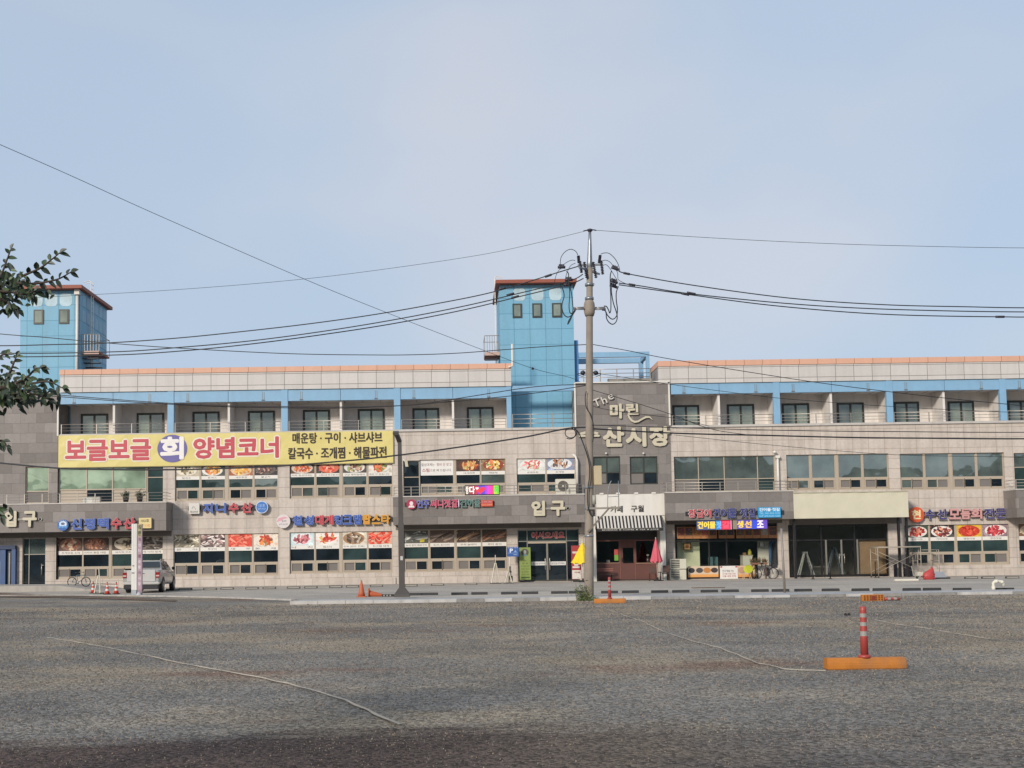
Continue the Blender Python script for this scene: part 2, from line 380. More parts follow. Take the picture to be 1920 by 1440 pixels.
# ================================================================== GROUND
def ground_mat(name, cols, dark_front=True, pebble=30, bumpd=.02, contrast=.5):
    mt = bpy.data.materials.new(name); mt.use_nodes = True
    t = mt.node_tree; b = t.nodes['Principled BSDF']; l = t.links.new
    b.inputs['Roughness'].default_value = .95; b.inputs['Specular IOR Level'].default_value = .15
    co = t.nodes.new('ShaderNodeNewGeometry')
    def noise(scale, detail=6, rough=.6, sx=1, sy=1, off=0):
        mp = t.nodes.new('ShaderNodeMapping'); mp.inputs['Scale'].default_value = (sx, sy, 1); mp.inputs['Location'].default_value = (off, off * .7, 0)
        n = t.nodes.new('ShaderNodeTexNoise'); n.inputs['Scale'].default_value = scale; n.inputs['Detail'].default_value = detail; n.inputs['Roughness'].default_value = rough
        l(co.outputs['Position'], mp.inputs['Vector']); l(mp.outputs[0], n.inputs['Vector']); return n.outputs['Fac']
    def ramp(v, a, c, lo=0.0, hi=1.0):
        r = t.nodes.new('ShaderNodeMapRange'); r.inputs['From Min'].default_value = a; r.inputs['From Max'].default_value = c
        r.inputs['To Min'].default_value = lo; r.inputs['To Max'].default_value = hi; r.interpolation_type = 'SMOOTHSTEP'; l(v, r.inputs['Value']); return r.outputs[0]
    def mixc(f, a, c):
        m = t.nodes.new('ShaderNodeMix'); m.data_type = 'RGBA'
        l(f, m.inputs['Factor'])
        if isinstance(a, tuple): m.inputs['A'].default_value = a
        else: l(a, m.inputs['A'])
        if isinstance(c, tuple): m.inputs['B'].default_value = c
        else: l(c, m.inputs['B'])
        return m.outputs['Result']
    c = mixc(ramp(noise(.16, 8, .66, .8, 1.0), .44, .58), cols[0], cols[1])
    c = mixc(ramp(noise(.30, 7, .65, .8, 1.1, 13), .50, .66, 0, .85), c, cols[2])
    c = mixc(ramp(noise(.22, 7, .65, .6, 1.3, 31), .57, .68, 0, .75), c, cols[3])
    c = mixc(ramp(noise(.42, 8, .72, .5, 1.6, 57), .58, .74, 0, .6), c, cols[4])
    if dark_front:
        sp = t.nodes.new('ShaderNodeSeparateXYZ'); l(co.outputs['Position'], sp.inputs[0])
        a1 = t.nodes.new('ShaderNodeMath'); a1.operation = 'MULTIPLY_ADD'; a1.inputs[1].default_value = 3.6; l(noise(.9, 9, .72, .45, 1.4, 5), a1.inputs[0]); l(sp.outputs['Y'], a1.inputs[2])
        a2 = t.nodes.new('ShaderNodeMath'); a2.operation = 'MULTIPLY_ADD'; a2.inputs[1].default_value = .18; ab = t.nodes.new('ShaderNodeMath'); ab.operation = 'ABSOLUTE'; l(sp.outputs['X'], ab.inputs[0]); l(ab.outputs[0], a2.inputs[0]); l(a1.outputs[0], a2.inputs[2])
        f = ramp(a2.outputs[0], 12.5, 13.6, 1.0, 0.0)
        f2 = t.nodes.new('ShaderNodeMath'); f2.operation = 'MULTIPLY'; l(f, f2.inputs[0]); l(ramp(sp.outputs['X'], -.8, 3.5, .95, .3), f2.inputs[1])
        c = mixc(f2.outputs[0], c, (.068, .047, .041, 1))  # dark reddish soil near the camera, with foreground shade painted into its colour
    vo = t.nodes.new('ShaderNodeTexVoronoi'); vo.inputs['Scale'].default_value = pebble; l(co.outputs['Position'], vo.inputs['Vector'])
    hs = t.nodes.new('ShaderNodeSeparateColor'); l(vo.outputs['Color'], hs.inputs[0])
    def mult(a_, b_):
        m_ = t.nodes.new('ShaderNodeMath'); m_.operation = 'MULTIPLY'; l(a_, m_.inputs[0]); l(b_, m_.inputs[1]); return m_.outputs[0]
    k = mult(ramp(hs.outputs[0], 0, 1, 1 - contrast, 1 + contrast * 1.1), ramp(noise(70, 3, .7), .25, .75, 1 - contrast * .6, 1 + contrast * .6))
    k = mult(k, ramp(noise(.30, 5, .6, .8, 1.0, 77), .32, .68, 1 - contrast * .3, 1 + contrast * .3))
    sc = t.nodes.new('ShaderNodeVectorMath'); sc.operation = 'SCALE'; l(c, sc.inputs[0]); l(k, sc.inputs['Scale'])
    l(sc.outputs[0], b.inputs['Base Color'])
    b1 = t.nodes.new('ShaderNodeBump'); b1.inputs['Strength'].default_value = .75; b1.inputs['Distance'].default_value = bumpd; b1.invert = True
    l(vo.outputs['Distance'], b1.inputs['Height'])
    b3 = t.nodes.new('ShaderNodeBump'); b3.inputs['Strength'].default_value = .2; b3.inputs['Distance'].default_value = bumpd
    l(noise(30, 6, .8), b3.inputs['Height']); l(b1.outputs[0], b3.inputs['Normal']); l(b3.outputs[0], b.inputs['Normal'])
    MATS[name] = mt; return mt
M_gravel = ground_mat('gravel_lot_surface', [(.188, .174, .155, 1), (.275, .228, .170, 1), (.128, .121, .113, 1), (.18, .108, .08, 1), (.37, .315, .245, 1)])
M_pave = ground_mat('worn_apron_surface', [(.36, .325, .285, 1), (.42, .375, .32, 1), (.29, .265, .235, 1), (.36, .30, .24, 1), (.48, .44, .39, 1)], dark_front=False, pebble=60, bumpd=.004, contrast=.2)
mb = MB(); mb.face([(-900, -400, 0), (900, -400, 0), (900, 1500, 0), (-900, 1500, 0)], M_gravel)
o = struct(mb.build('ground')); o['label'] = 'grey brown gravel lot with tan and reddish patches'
# paved parking apron: front edge follows the photo, flush kerb line on the left
YK = 42.4
edge = [G(-300, 1122), G(60, 1117), G(235, 1117.5), G(420, 1121), G(550, 1126)]
pts = [(p.x, p.y, .02) for p in edge] + [(G(565, 1129).x, YK + .2, .02), (60, YK + .2, .02), (60, D + 8, .02), (-60, D + 8, .02)]
mb = MB(); mb.face(pts, M_pave); struct(mb.build('pavement', fix=False))
M_edge = mat('pale_kerb_concrete', 'a8a49e', .8, var=.18, scale=3, dirt=.5)
mb = MB()
ed = [Vector((p[0], p[1], 0)) for p in pts[:5]]
for a, b in zip(ed, ed[1:]):
    d = (b - a).normalized(); n = Vector((-d.y, d.x, 0))
    mb.obox((a + b) / 2 + Vector((0, 0, .01)), d * ((b - a).length / 2 + .08), n * .14, Vector((0, 0, .045)), M_edge)
struct(mb.build('kerb_strip'))
# raised kerb of precast pieces with a narrow pale sidewalk behind
x = G(560, 1129).x; k = 0
M_kerb = [mat('kerb_stone_light', 'b2b0ad', .75, var=.14, dirt=.35), mat('kerb_stone_grey', '8a8784', .75, var=.16, dirt=.5)]
mb = MB()
while x < 40:
    wd = 1.0
    mb.box(x + .006, x + wd - .006, YK, YK + .16, -.05, .125 - (.03 if x > 6 else 0) + random.uniform(-.008, .008), M_kerb[0 if random.random() < (.6 if x < 6 else .3) else 1])
    x += wd; k += 1
struct(mb.build('kerb'))
M_walk = ground_mat('sidewalk_blocks', [(.36, .36, .37, 1), (.40, .39, .38, 1), (.30, .30, .30, 1), (.30, .26, .22, 1), (.48, .47, .46, 1)], dark_front=False, pebble=45, bumpd=.004, contrast=.2)
mb = MB(); xs0 = G(565, 1129).x
mb.box(xs0, 60, YK + .165, YK + 2.5, -.05, .085, M_walk); struct(mb.build('sidewalk'))
# concrete entrance ramp on the far left
mb = MB(); xa, xb, xc = XX(-200, 1100, 67), XX(118, 1100, 67), XX(200, 1112, 67)
v = [(xa, 66.5, 0), (xc, 66.5, 0), (xb, 66.5, .34), (xa, 66.5, .40), (xa, 71.6, 0), (xc, 71.6, 0), (xb, 71.6, .34), (xa, 71.6, .40)]
for q in ((0, 1, 2, 3), (4, 7, 6, 5), (3, 2, 6, 7), (2, 1, 5, 6), (0, 3, 7, 4)): mb.face([v[k] for k in q], mat('ramp_concrete', 'a39d95', .85, var=.1, dirt=.3))
struct(mb.build('entrance_ramp'))
# earth strip in front of the ramp
M_soil = ground_mat('brown_earth', [(.17, .12, .09, 1), (.15, .115, .09, 1), (.13, .10, .08, 1), (.20, .14, .10, 1), (.22, .18, .14, 1)], dark_front=False, pebble=30)
mb = MB(); sp = [G(-200, 1118, .03), G(0, 1119, .03), G(150, 1121, .03), G(330, 1127, .03), G(330, 1124, .03), G(200, 1118, .03), G(0, 1111, .03), G(-200, 1109, .03)]
mb.face([(p.x, p.y, .024) for p in sp], M_soil); struct(mb.build('earth_strip', fix=False))
# loose stones lying on the near gravel
mb = MB(); ms = [mat('stone_grey', '7f766a', .9), mat('stone_dark', '534c45', .9), mat('stone_pale', 'a0937f', .9)]
mp_ = mb.mi
ids = [mp_(m_) for m_ in ms] + [mp_(mat('stone_tan', '94816a', .9))]
rs = random.Random(77); new_v, new_f = mb.bm.verts.new, mb.bm.faces.new
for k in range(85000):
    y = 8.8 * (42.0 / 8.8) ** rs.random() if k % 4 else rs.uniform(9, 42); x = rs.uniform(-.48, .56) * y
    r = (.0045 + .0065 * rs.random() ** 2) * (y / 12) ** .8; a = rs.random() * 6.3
    dk = y < 10.6 + .5 * math.sin(x * 1.3) - .15 * abs(x)  # mostly dark stones within the painted dark foreground
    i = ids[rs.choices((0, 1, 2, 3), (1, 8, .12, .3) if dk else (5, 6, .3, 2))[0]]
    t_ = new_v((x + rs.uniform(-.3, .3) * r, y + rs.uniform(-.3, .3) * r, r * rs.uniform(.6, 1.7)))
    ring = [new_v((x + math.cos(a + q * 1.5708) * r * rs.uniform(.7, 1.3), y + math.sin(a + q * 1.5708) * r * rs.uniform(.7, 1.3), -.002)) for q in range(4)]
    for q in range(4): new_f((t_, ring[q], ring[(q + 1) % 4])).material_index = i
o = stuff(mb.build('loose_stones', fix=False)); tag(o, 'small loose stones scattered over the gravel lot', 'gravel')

# wooded rise behind the camera (seen reflected in the upper windows)
mb = MB(); rr = random.Random(31); N = 120; rings = []
for k in range(N + 1):
    x = -260 + 520 * k / N; h = 21 + 5.5 * math.sin(x * .021 + 1) + 4 * math.sin(x * .057) + 2.0 * math.sin(x * .19 + 2) + rr.uniform(-1.2, 1.2)
    rings.append([mb.bm.verts.new(p) for p in ((x, -104, -.5), (x + rr.uniform(-1, 1), -112, h * .6), (x + rr.uniform(-1, 1), -120, h), (x, -150, h * .7), (x, -175, -.5))])
M_hill = mat('wooded_hill', (.14, .165, .15, 1), .95, var=.5, scale=.15)  # wooded green paled with haze put into the colour
for a, b in zip(rings, rings[1:]):
    for q in range(4): mb.bm.faces.new((a[q], b[q], b[q + 1], a[q + 1])).material_index = mb.mi(M_hill)
struct(mb.build('hills'))
# ================================================================== BUILDING
BLD = thing('market_building', 'three storey beige stone seafood market with blue balcony frames and two blue stair towers', 'building', (0, D, 0))
zL = ZZ(535, 808.5); zR = ZZ(1560, 793.5)             # balcony ledge (top of the stone wall)
xW0 = XX(-420, 950); xW1 = XX(108, 950); xC0 = XX(1080, 850); xC1 = XX(1257, 850); xE = XX(2330, 900)
zc = 4.35
# window bays: (centre u, [pane u ranges], top, pane bottom, slider bottom, kind)
BAYS2 = [
 (425, [(328, 374), (376, 422), (428, 474), (476, 521)], 870, 914, 939, 'mix'),
 (640, [(543, 590), (592, 637), (642, 688), (690, 736)], 864.5, 909, 934, 'mix'),
 (865, [(787, 851), (855, 901), (902, 948)], 861, 906.5, 929, 'mix'),
 (1025, [(969, 1024), (1025, 1079)], 859, 904.5, 926, 'mix'),
 (1570, [(1475, 1520), (1523, 1568), (1573, 1618), (1620, 1667)], 851.5, 895.5, 919, 'refl'),
 (1785, [(1688, 1734), (1736, 1782), (1787, 1832), (1834, 1884)], 849.5, 894, 918, 'refl')]
BAYS1 = [
 (205, [(105, 154), (154, 204), (208, 256), (256, 305)], 1007, 1062, 1085.5, 'dark'),
 (425, [(325, 373), (374, 422), (427, 473), (474, 522)], 1001, 1055, 1080.5, 'dark'),
 (640, [(543, 590), (591, 637), (641.5, 689), (690, 736)], 997, 1050.5, 1075, 'dark'),
 (855, [(757, 804), (806, 853), (856, 903), (904, 951)], 993, 1047, 1072, 'dark'),
 (1795, [(1697, 1744), (1746, 1793), (1796, 1844), (1844, 1893)], 983.5, 1034.5, 1060, 'dark'),
 (1990, [(1911, 1960), (1961, 2010), (2015, 2062), (2063, 2110)], 981, 1032, 1057, 'dark')]
def bay_rect(b):
    return XX(b[1][0][0], (b[2] + b[4]) / 2), XX(b[1][-1][1], (b[2] + b[4]) / 2), ZZ(b[0], b[4]), ZZ(b[0], b[2])
holesB = [bay_rect(b) for b in BAYS2 + BAYS1]
r_B = Rr(108, 872, 306, 942.5); r_E0 = Rr(756, 863.5, 787, 945); r_G = Rr(1264, 855, 1454, 921); r_J = Rr(1902, 848, 2100, 918)
r_ent = Rr(971, 992.5, 1086, 1092.5); r_Ldoor = Rr(42, 1009, 85, 1098); r_bdoor = Rr(-60, 1025, 31, 1098)
r_fish = Rr(1266, 982, 1459, 1090); r_empty = Rr(1479, 983, 1677, 1087); r_cafe = Rr(1114, 990, 1250, 1094)
r_ent = (r_ent[0], r_ent[1], .04, r_ent[3]); r_Ldoor = (r_Ldoor[0], r_Ldoor[1], .03, r_Ldoor[3]); r_bdoor = (r_bdoor[0], r_bdoor[1], .03, r_bdoor[3])
r_fish = (r_fish[0], r_fish[1], .05, r_fish[3]); r_empty = (r_empty[0], r_empty[1], .05, r_empty[3]); r_cafe = (r_cafe[0], r_cafe[1], .03, r_cafe[3])
holes = holesB + [r_B, r_E0, r_G, r_J, r_ent, r_Ldoor, r_bdoor, r_fish, r_empty, r_cafe]
mb = MB()
grid_wall(mb, xW0, xW1, -.1, zc, D, holes, M_tile)
grid_wall(mb, xW1, xC0, -.1, zL, D, holes, M_tile)
grid_wall(mb, xC0, xC1, -.1, zc + .3, D, holes, M_tile)
grid_wall(mb, xC1, xE, -.1, zR, D, holes, M_tile)
mb.build('stone_wall', BLD, fix=False)
# plinth course that steps out a little under the ground floor windows
for a, b, v in ((326, 742, 1094), (757, 952, 1090), (1697, 1893, 1077)):
    MB().box(XX(a, v), XX(b, v), D - .09, D - .002, -.05, .42, M_tile).build('plinth', BLD)
# dark entrance bays
r_A = Rr(48, 875, 92, 944); r_K1 = Rr(1112.5, 856, 1163, 908); r_K2 = Rr(1181, 856, 1233, 908)
zDL = ZZ(60, 739); zDC = ZZ(1168, 718)
for a, b, z, hl in ((xW0, xW1, zDL, [r_A]), (xC0, xC1, zDC, [r_K1, r_K2])):
    mb = MB(); grid_wall(mb, a, b, zc, z, D - .05, hl, M_dark, .28)
    for x in (a, b): mb.face([(x, D - .05, zc), (x, D + 4, zc), (x, D + 4, z), (x, D - .05, z)], M_dark)
    mb.face([(a, D - .05, z), (b, D - .05, z), (b, D + 4, z), (a, D + 4, z)], M_conc)
    mb.build('dark_stone_wall', BLD, fix=False)
for x, z0, z1 in ((xW1, zL - .1, zDL), (xC0, zL, zDC), (xC1, zR, zDC)):
    MB().box(x - .05, x + .05, D - .12, D - .052, z0, z1, M_wht).build('white_edge_trim', BLD)
MB().box(xC0, xC1 + .05, D - .14, D + .5, zDC, zDC + .07, M_wht).build('wall_coping', BLD); MB().box(xW0, xW1 + .05, D - .14, D + .5, zDL, zDL + .07, M_wht).build('wall_coping', BLD)
# core, roof, returns
mb = MB()
mb.box(xW0, xE, D + 6.5, D + 14, -.1, zL + 2.5, M_conc)
mb.box(xW0, xE, D + .3, D + 14, zL - .25, zL - .12, M_conc)
mb.box(xW0, xW0 + .2, D + .01, D + 6.5, 0, zL + 2, M_tile); mb.box(xE - .2, xE, D + .01, D + 6.5, 0, zR + 2, M_tile)
mb.build('core', BLD)

# ---- balconies ------------------------------------------------------------
def balcony_run(cols, x_left, x_right, z_ledge, zb0, zb1, zp1, zcap, doors, parts, cap_l, cap_r, side, par_l=None, par_r=None):
    """cols: column (x0,x1); beam from zb0 to zb1; panels to zp1; cap to zcap"""
    mb = MB()
    mb.box(x_left, x_right, D - .10, D + 2.0, z_ledge - .14, z_ledge, M_ledge); mb.build('ledge', BLD)
    mb = MB(); mb.face([(x_left, YB, z_ledge), (x_right, YB, z_ledge), (x_right, YB, zb1), (x_left, YB, zb1)], M_balc)
    mb.build('balcony_wall', BLD, fix=False)
    mb = MB(); mb.box(x_left, x_right, D + .16, YB, zb0 + .10, zb0 + .2, M_soff)
    for k in range(int((x_right - x_left) / 1.155) + 1):
        xx = x_left + .4 + k * 1.155
        if xx < x_right - .05: mb.box(xx - .012, xx + .012, D + .17, YB - .01, zb0 + .088, zb0 + .1, M_shade)
    mb.build('soffit', BLD)
    ends = [x_left] + [c for cc in cols for c in cc] + [x_right]
    bays = [(ends[i], ends[i + 1]) for i in range(0, len(ends) - 1, 2)]
    for a, b in bays:
        if b - a < .3: continue
        mid = [p for p in parts if a < p < b]
        cuts = [a] + mid + [b]
        for c, d in zip(cuts, cuts[1:]):
            mb = MB(); mb.box(c + (.012 if c in mid else 0), d - (.012 if d in mid else 0), D - .03, D + .16, zb0, zb1, M_blue2)
            mb.build('beam', BLD)
        for f in (.125, .83) if b - a > 4 else ():
            xx = a + (b - a) * f; mb = MB()
            mb.box(xx - .05, xx - .03, D - .05, D - .033, zb0 + .1, zb1 - .1, M_alu); mb.box(xx + .06, xx + .08, D - .05, D - .033, zb0 + .1, zb1 - .12, M_alu)
            mb.box(xx - .09, xx + .11, D - .07, D - .033, zb0 + .05, zb0 + .10, M_shade)
            mb.build('light_bracket', BLD)
        # railing of this bay
        mb = MB(); h = .62
        for f in (1.0, .66, .36): mb.tube([(a + .03, D + .02, z_ledge + h * f), (b - .03, D + .02, z_ledge + h * f)], .022 if f == 1 else .014, M_steel, 6)
        n = max(2, int((b - a) / 1.7)); 
        for q in range(n + 1):
            xx = a + .06 + (b - a - .12) * q / n
            mb.box(xx - .024, xx + .024, D - .005, D + .045, z_ledge - .01, z_ledge + h, M_steel)
        mb.build('railing', BLD)
    for p in parts:
        mb = MB(); mb.box(p - .07, p + .07, D + .17, YB - .005, z_ledge + .001, zb0 + .095, M_balc); mb.build('partition', BLD)
    for a, b in cols:
        mb = MB(); mb.box(a, b, D - .075, D + .17, z_ledge + .002, zb1 + .03, M_blue2)
        mb.build('column', BLD, bevel=.012)
        mb = MB(); mb.box((a + b) / 2 - .07, (a + b) / 2 + .07, D + .175, YB - .005, z_ledge + .001, zb0 + .095, M_balc); mb.build('partition', BLD)
    mb = MB(); pl = x_left if par_l is None else par_l; pr = x_right if par_r is None else par_r
    mb.box(pl, pr, D - .12, D + .15, zb1 + .02, zp1, M_white)
    if side: mb.box(pl, pl + .25, D + .151, D + 3.7, zb1 + .02, zp1, mat('grey_return_render', '85817f', .85, dirt=.3))
    mb.box(pl + .26, pr, D + .151, D + 13.5, zb1 + .1, zb1 + .3, M_conc)
    mb.build('parapet', BLD)
    mb = MB(); mb.box(pl - .03, pr + .02, D - .17, D + .2, zp1, zcap, M_cap)
    if side: mb.box(pl - .03, pl + .3, D + .2, D + 3.7, zp1, zcap, M_cap)
    mb.build('parapet_cap', BLD)
    for (u0, u1, v0, v1) in doors:
        x0, x1, z0, z1 = Rr(u0, v0, u1, v1, YB); z0 = z_ledge + .03
        mb = MB(); y = YB - .06; fr = .13
        mb.box(x0, x0 + fr, y, YB - .003, z0, z1, M_dframe); mb.box(x1 - fr, x1, y, YB - .003, z0, z1, M_dframe)
        mb.box(x0 + fr, x1 - fr, y, YB - .003, z1 - fr, z1, M_dframe); mb.box(x0 + fr, x1 - fr, y, YB - .003, z0, z0 + .1, M_dframe)
        xm = (x0 + x1) / 2; mb.box(xm - .06, xm + .06, y - .02, YB - .003, z0 + .1, z1 - fr, M_dframe)
        d = mb.build('balcony_door', BLD)
        mb = MB(); g = random.choice([(G_curt2, G_curt), (G_curt, G_curt), (G_curt2, G_curt2), (G_curt, G_curt2)])
        mb.box(x0 + fr, xm - .06, YB - .035, YB - .004, z0 + .1, z1 - fr, g[0]); mb.box(xm + .06, x1 - fr, YB - .045, YB - .004, z0 + .1, z1 - fr, g[1])
        mb.build('pane', d)
colsL = [(XX(a, 770), XX(b, 770)) for a, b in ((314.5, 326.5), (527.5, 540), (738.8, 751), (950, 959))]
doorsL = [(152, 203, 776, 808), (256.5, 308, 774.5, 808), (361.3, 412, 772, 807), (465, 515.6, 770.5, 805), (568.3, 619, 768.5, 803), (671, 721.3, 767, 802), (773.6, 823.6, 765.5, 800), (875.6, 925.6, 763.5, 799)]
partsL = [XX(u, 780) for u in (212, 428, 638.7, 849.5)]
balcony_run(colsL, XX(113.5, 770), XX(959.2, 770), zL, ZZ(535, 752), ZZ(535, 731), ZZ(535, 697.5), ZZ(535, 688), doorsL, partsL, 0, 0, False)
colsR = [(XX(a, 750), XX(b, 750)) for a, b in ((1449.5, 1462), (1661.5, 1673.5), (1874, 1886.5), (2087, 2099))]
doorsR = [(1261, 1311, 759.8, 792), (1363, 1414, 758, 791), (1466, 1517, 756.5, 790), (1569, 1619.6, 755, 789), (1676, 1723, 753.5, 788), (1777, 1826, 752.5, 786), (1889, 1939, 751, 785), (1992, 2042, 750, 784)]
partsR = [XX(u, 760) for u in (1349, 1560, 1772, 1985)]
balcony_run(colsR, XX(1258.5, 760), xE, zR, ZZ(1560, 735), ZZ(1560, 715.5), ZZ(1560, 683), ZZ(1560, 673), doorsR, partsR, 0, 0, True, par_l=XX(1234, 700))
print('ledge', zL, zR, 'door', ZZ(1030, 1018))

# ---- window units ----------------------------------------------------------
PANES = {}        # remember pane rectangles for the posters
def window_unit(x0, x1, zt, zs, zb, kind, seed, y=D + .12):
    rnd = random.Random(seed)
    mb = MB(); f = .05; yb = y + .1
    def fr(a, b, c, d, w, dy=0):
        mb.box(a, a + w, y - dy, yb, c, d, M_frame); mb.box(b - w, b, y - dy, yb, c, d, M_frame)
        mb.box(a + w, b - w, y - dy, yb, d - w, d, M_frame); mb.box(a + w, b - w, y - dy, yb, c, c + w, M_frame)
    fr(x0, x1, zs - .03, zt, .045)
    mb.box(x0, x1, y - .05, yb, zb, zb + .05, M_frame)
    xm = (x0 + x1) / 2
    fr(x0 + .001, x1 - .001, zb + .05, zs - .032, .07)
    for s, (a, b) in enumerate(((x0 + .08, xm + .02), (xm - .02, x1 - .08))):
        d = .028 if s == rnd.randint(0, 1) else .004
        fr(a, b, zb + .122, zs - .104, .055, d)
    wn = mb.build('window', BLD)
    mb = MB()
    gk = {'dark': [G_dark, G_dark, G_teal], 'mix': [G_dark, G_teal, G_teal, G_refl], 'refl': [G_refl]}[kind]
    mb.box(x0 + .045, x1 - .045, y + .05, y + .06, zs + .015, zt - .045, rnd.choice(gk))
    sc = rnd.randint(0, 1)
    mb.box(x0 + .135, xm - .035, y + .04, y + .05, zb + .177, zs - .159, M_screen if sc == 0 else rnd.choice(gk + [G_dark]))
    mb.box(xm + .035, x1 - .135, y + .04, y + .05, zb + .177, zs - .159, M_screen if sc == 1 else rnd.choice(gk + [G_dark]))
    mb.build('pane', wn)
    return wn
def do_bay(b, key):
    zt, zs, zb = ZZ(b[0], b[2]), ZZ(b[0], b[3]), ZZ(b[0], b[4])
    xs = [(XX(a, b[3]), XX(c, b[3])) for a, c in b[1]]
    for k, (a, c) in enumerate(xs):
        window_unit(a, c, zt, zs, zb, b[5], hash_(key, k)); PANES[(key, k)] = (a + .03, c - .03, zs, zt - .02)
    for (a, c), (d, e) in zip(xs, xs[1:]):
        if d - c > .005: MB().box(c + .001, d - .001, D + .1, D + .24, zb, zt, M_frame).build('mullion', BLD)
def hash_(a, k): return sum(ord(ch) for ch in a) * 31 + k * 7
for nm, b in zip(('2c', '2d', '2e', '2f', '2h', '2i'), BAYS2): do_bay(b, nm)
for nm, b in zip(('1b', '1c', '1d', '1e', '1f', '1g'), BAYS1): do_bay(b, nm)
def framed(name, rect, vs, hs, g, fm, y=D + .12, w=.05, skip=()):
    """window of several lights: vs, hs are fractions of mullion and transom positions"""
    x0, x1, z0, z1 = rect; xs = [x0] + [x0 + (x1 - x0) * f for f in vs] + [x1]; zs = [z0] + [z0 + (z1 - z0) * f for f in hs] + [z1]
    mb = MB()
    for k, x in enumerate(xs):
        a, b = (x, x + w) if k == 0 else (x - w, x) if k == len(xs) - 1 else (x - w / 2, x + w / 2)
        mb.box(a, b, y, y + .1, z0, z1, fm)
    for k, z in enumerate(zs):
        a, b = (z, z + w) if k == 0 else (z - w, z) if k == len(zs) - 1 else (z - w / 2, z + w / 2)
        for q in range(len(xs) - 1):
            mb.box(xs[q] + w / 2 + .001, xs[q + 1] - w / 2 - .001, y + .004, y + .096, a, b, fm)
    wn = mb.build(name, BLD); mb = MB(); k = 0
    for j in range(len(zs) - 1):
        for i in range(len(xs) - 1):
            gg = g[k % len(g)]; k += 1
            mb.box(xs[i] + w / 2, xs[i + 1] - w / 2, y + .045, y + .055, zs[j] + w / 2, zs[j + 1] - w / 2, gg)
    mb.build('pane', wn); return wn
framed('window', r_A, [], [.33], [M_screen, G_pale], M_frame, y=D + .05, w=.07)
framed('window', r_B[:1] + (XX(274, 905),) + r_B[2:], [.32, .615], [.36], [M_frame, G_dark, M_frame, G_pale, G_pale, G_pale], M_frame, w=.075)
framed('window', (XX(275, 905),) + r_B[1:], [], [.66], [G_teal, G_teal], M_frame)
framed('window', r_E0, [], [.62], [G_dark, G_dark], M_frame)
framed('window', r_G, [.245, .50, .83], [.35], [M_screen, G_dark, M_screen, G_teal, G_refl, G_refl, G_refl, G_refl], M_frame)
framed('window', r_J, [.25, .5, .75], [.62], [G_teal, G_dark, G_refl, G_dark, G_refl, G_refl, G_refl, G_refl], M_frame)
for r, gg in ((r_K1, G_refl), (r_K2, G_refl)):
    framed('window', r, [.5], [.42], [M_screen, G_dark, gg, gg], M_dframe, y=D + .03, w=.07)

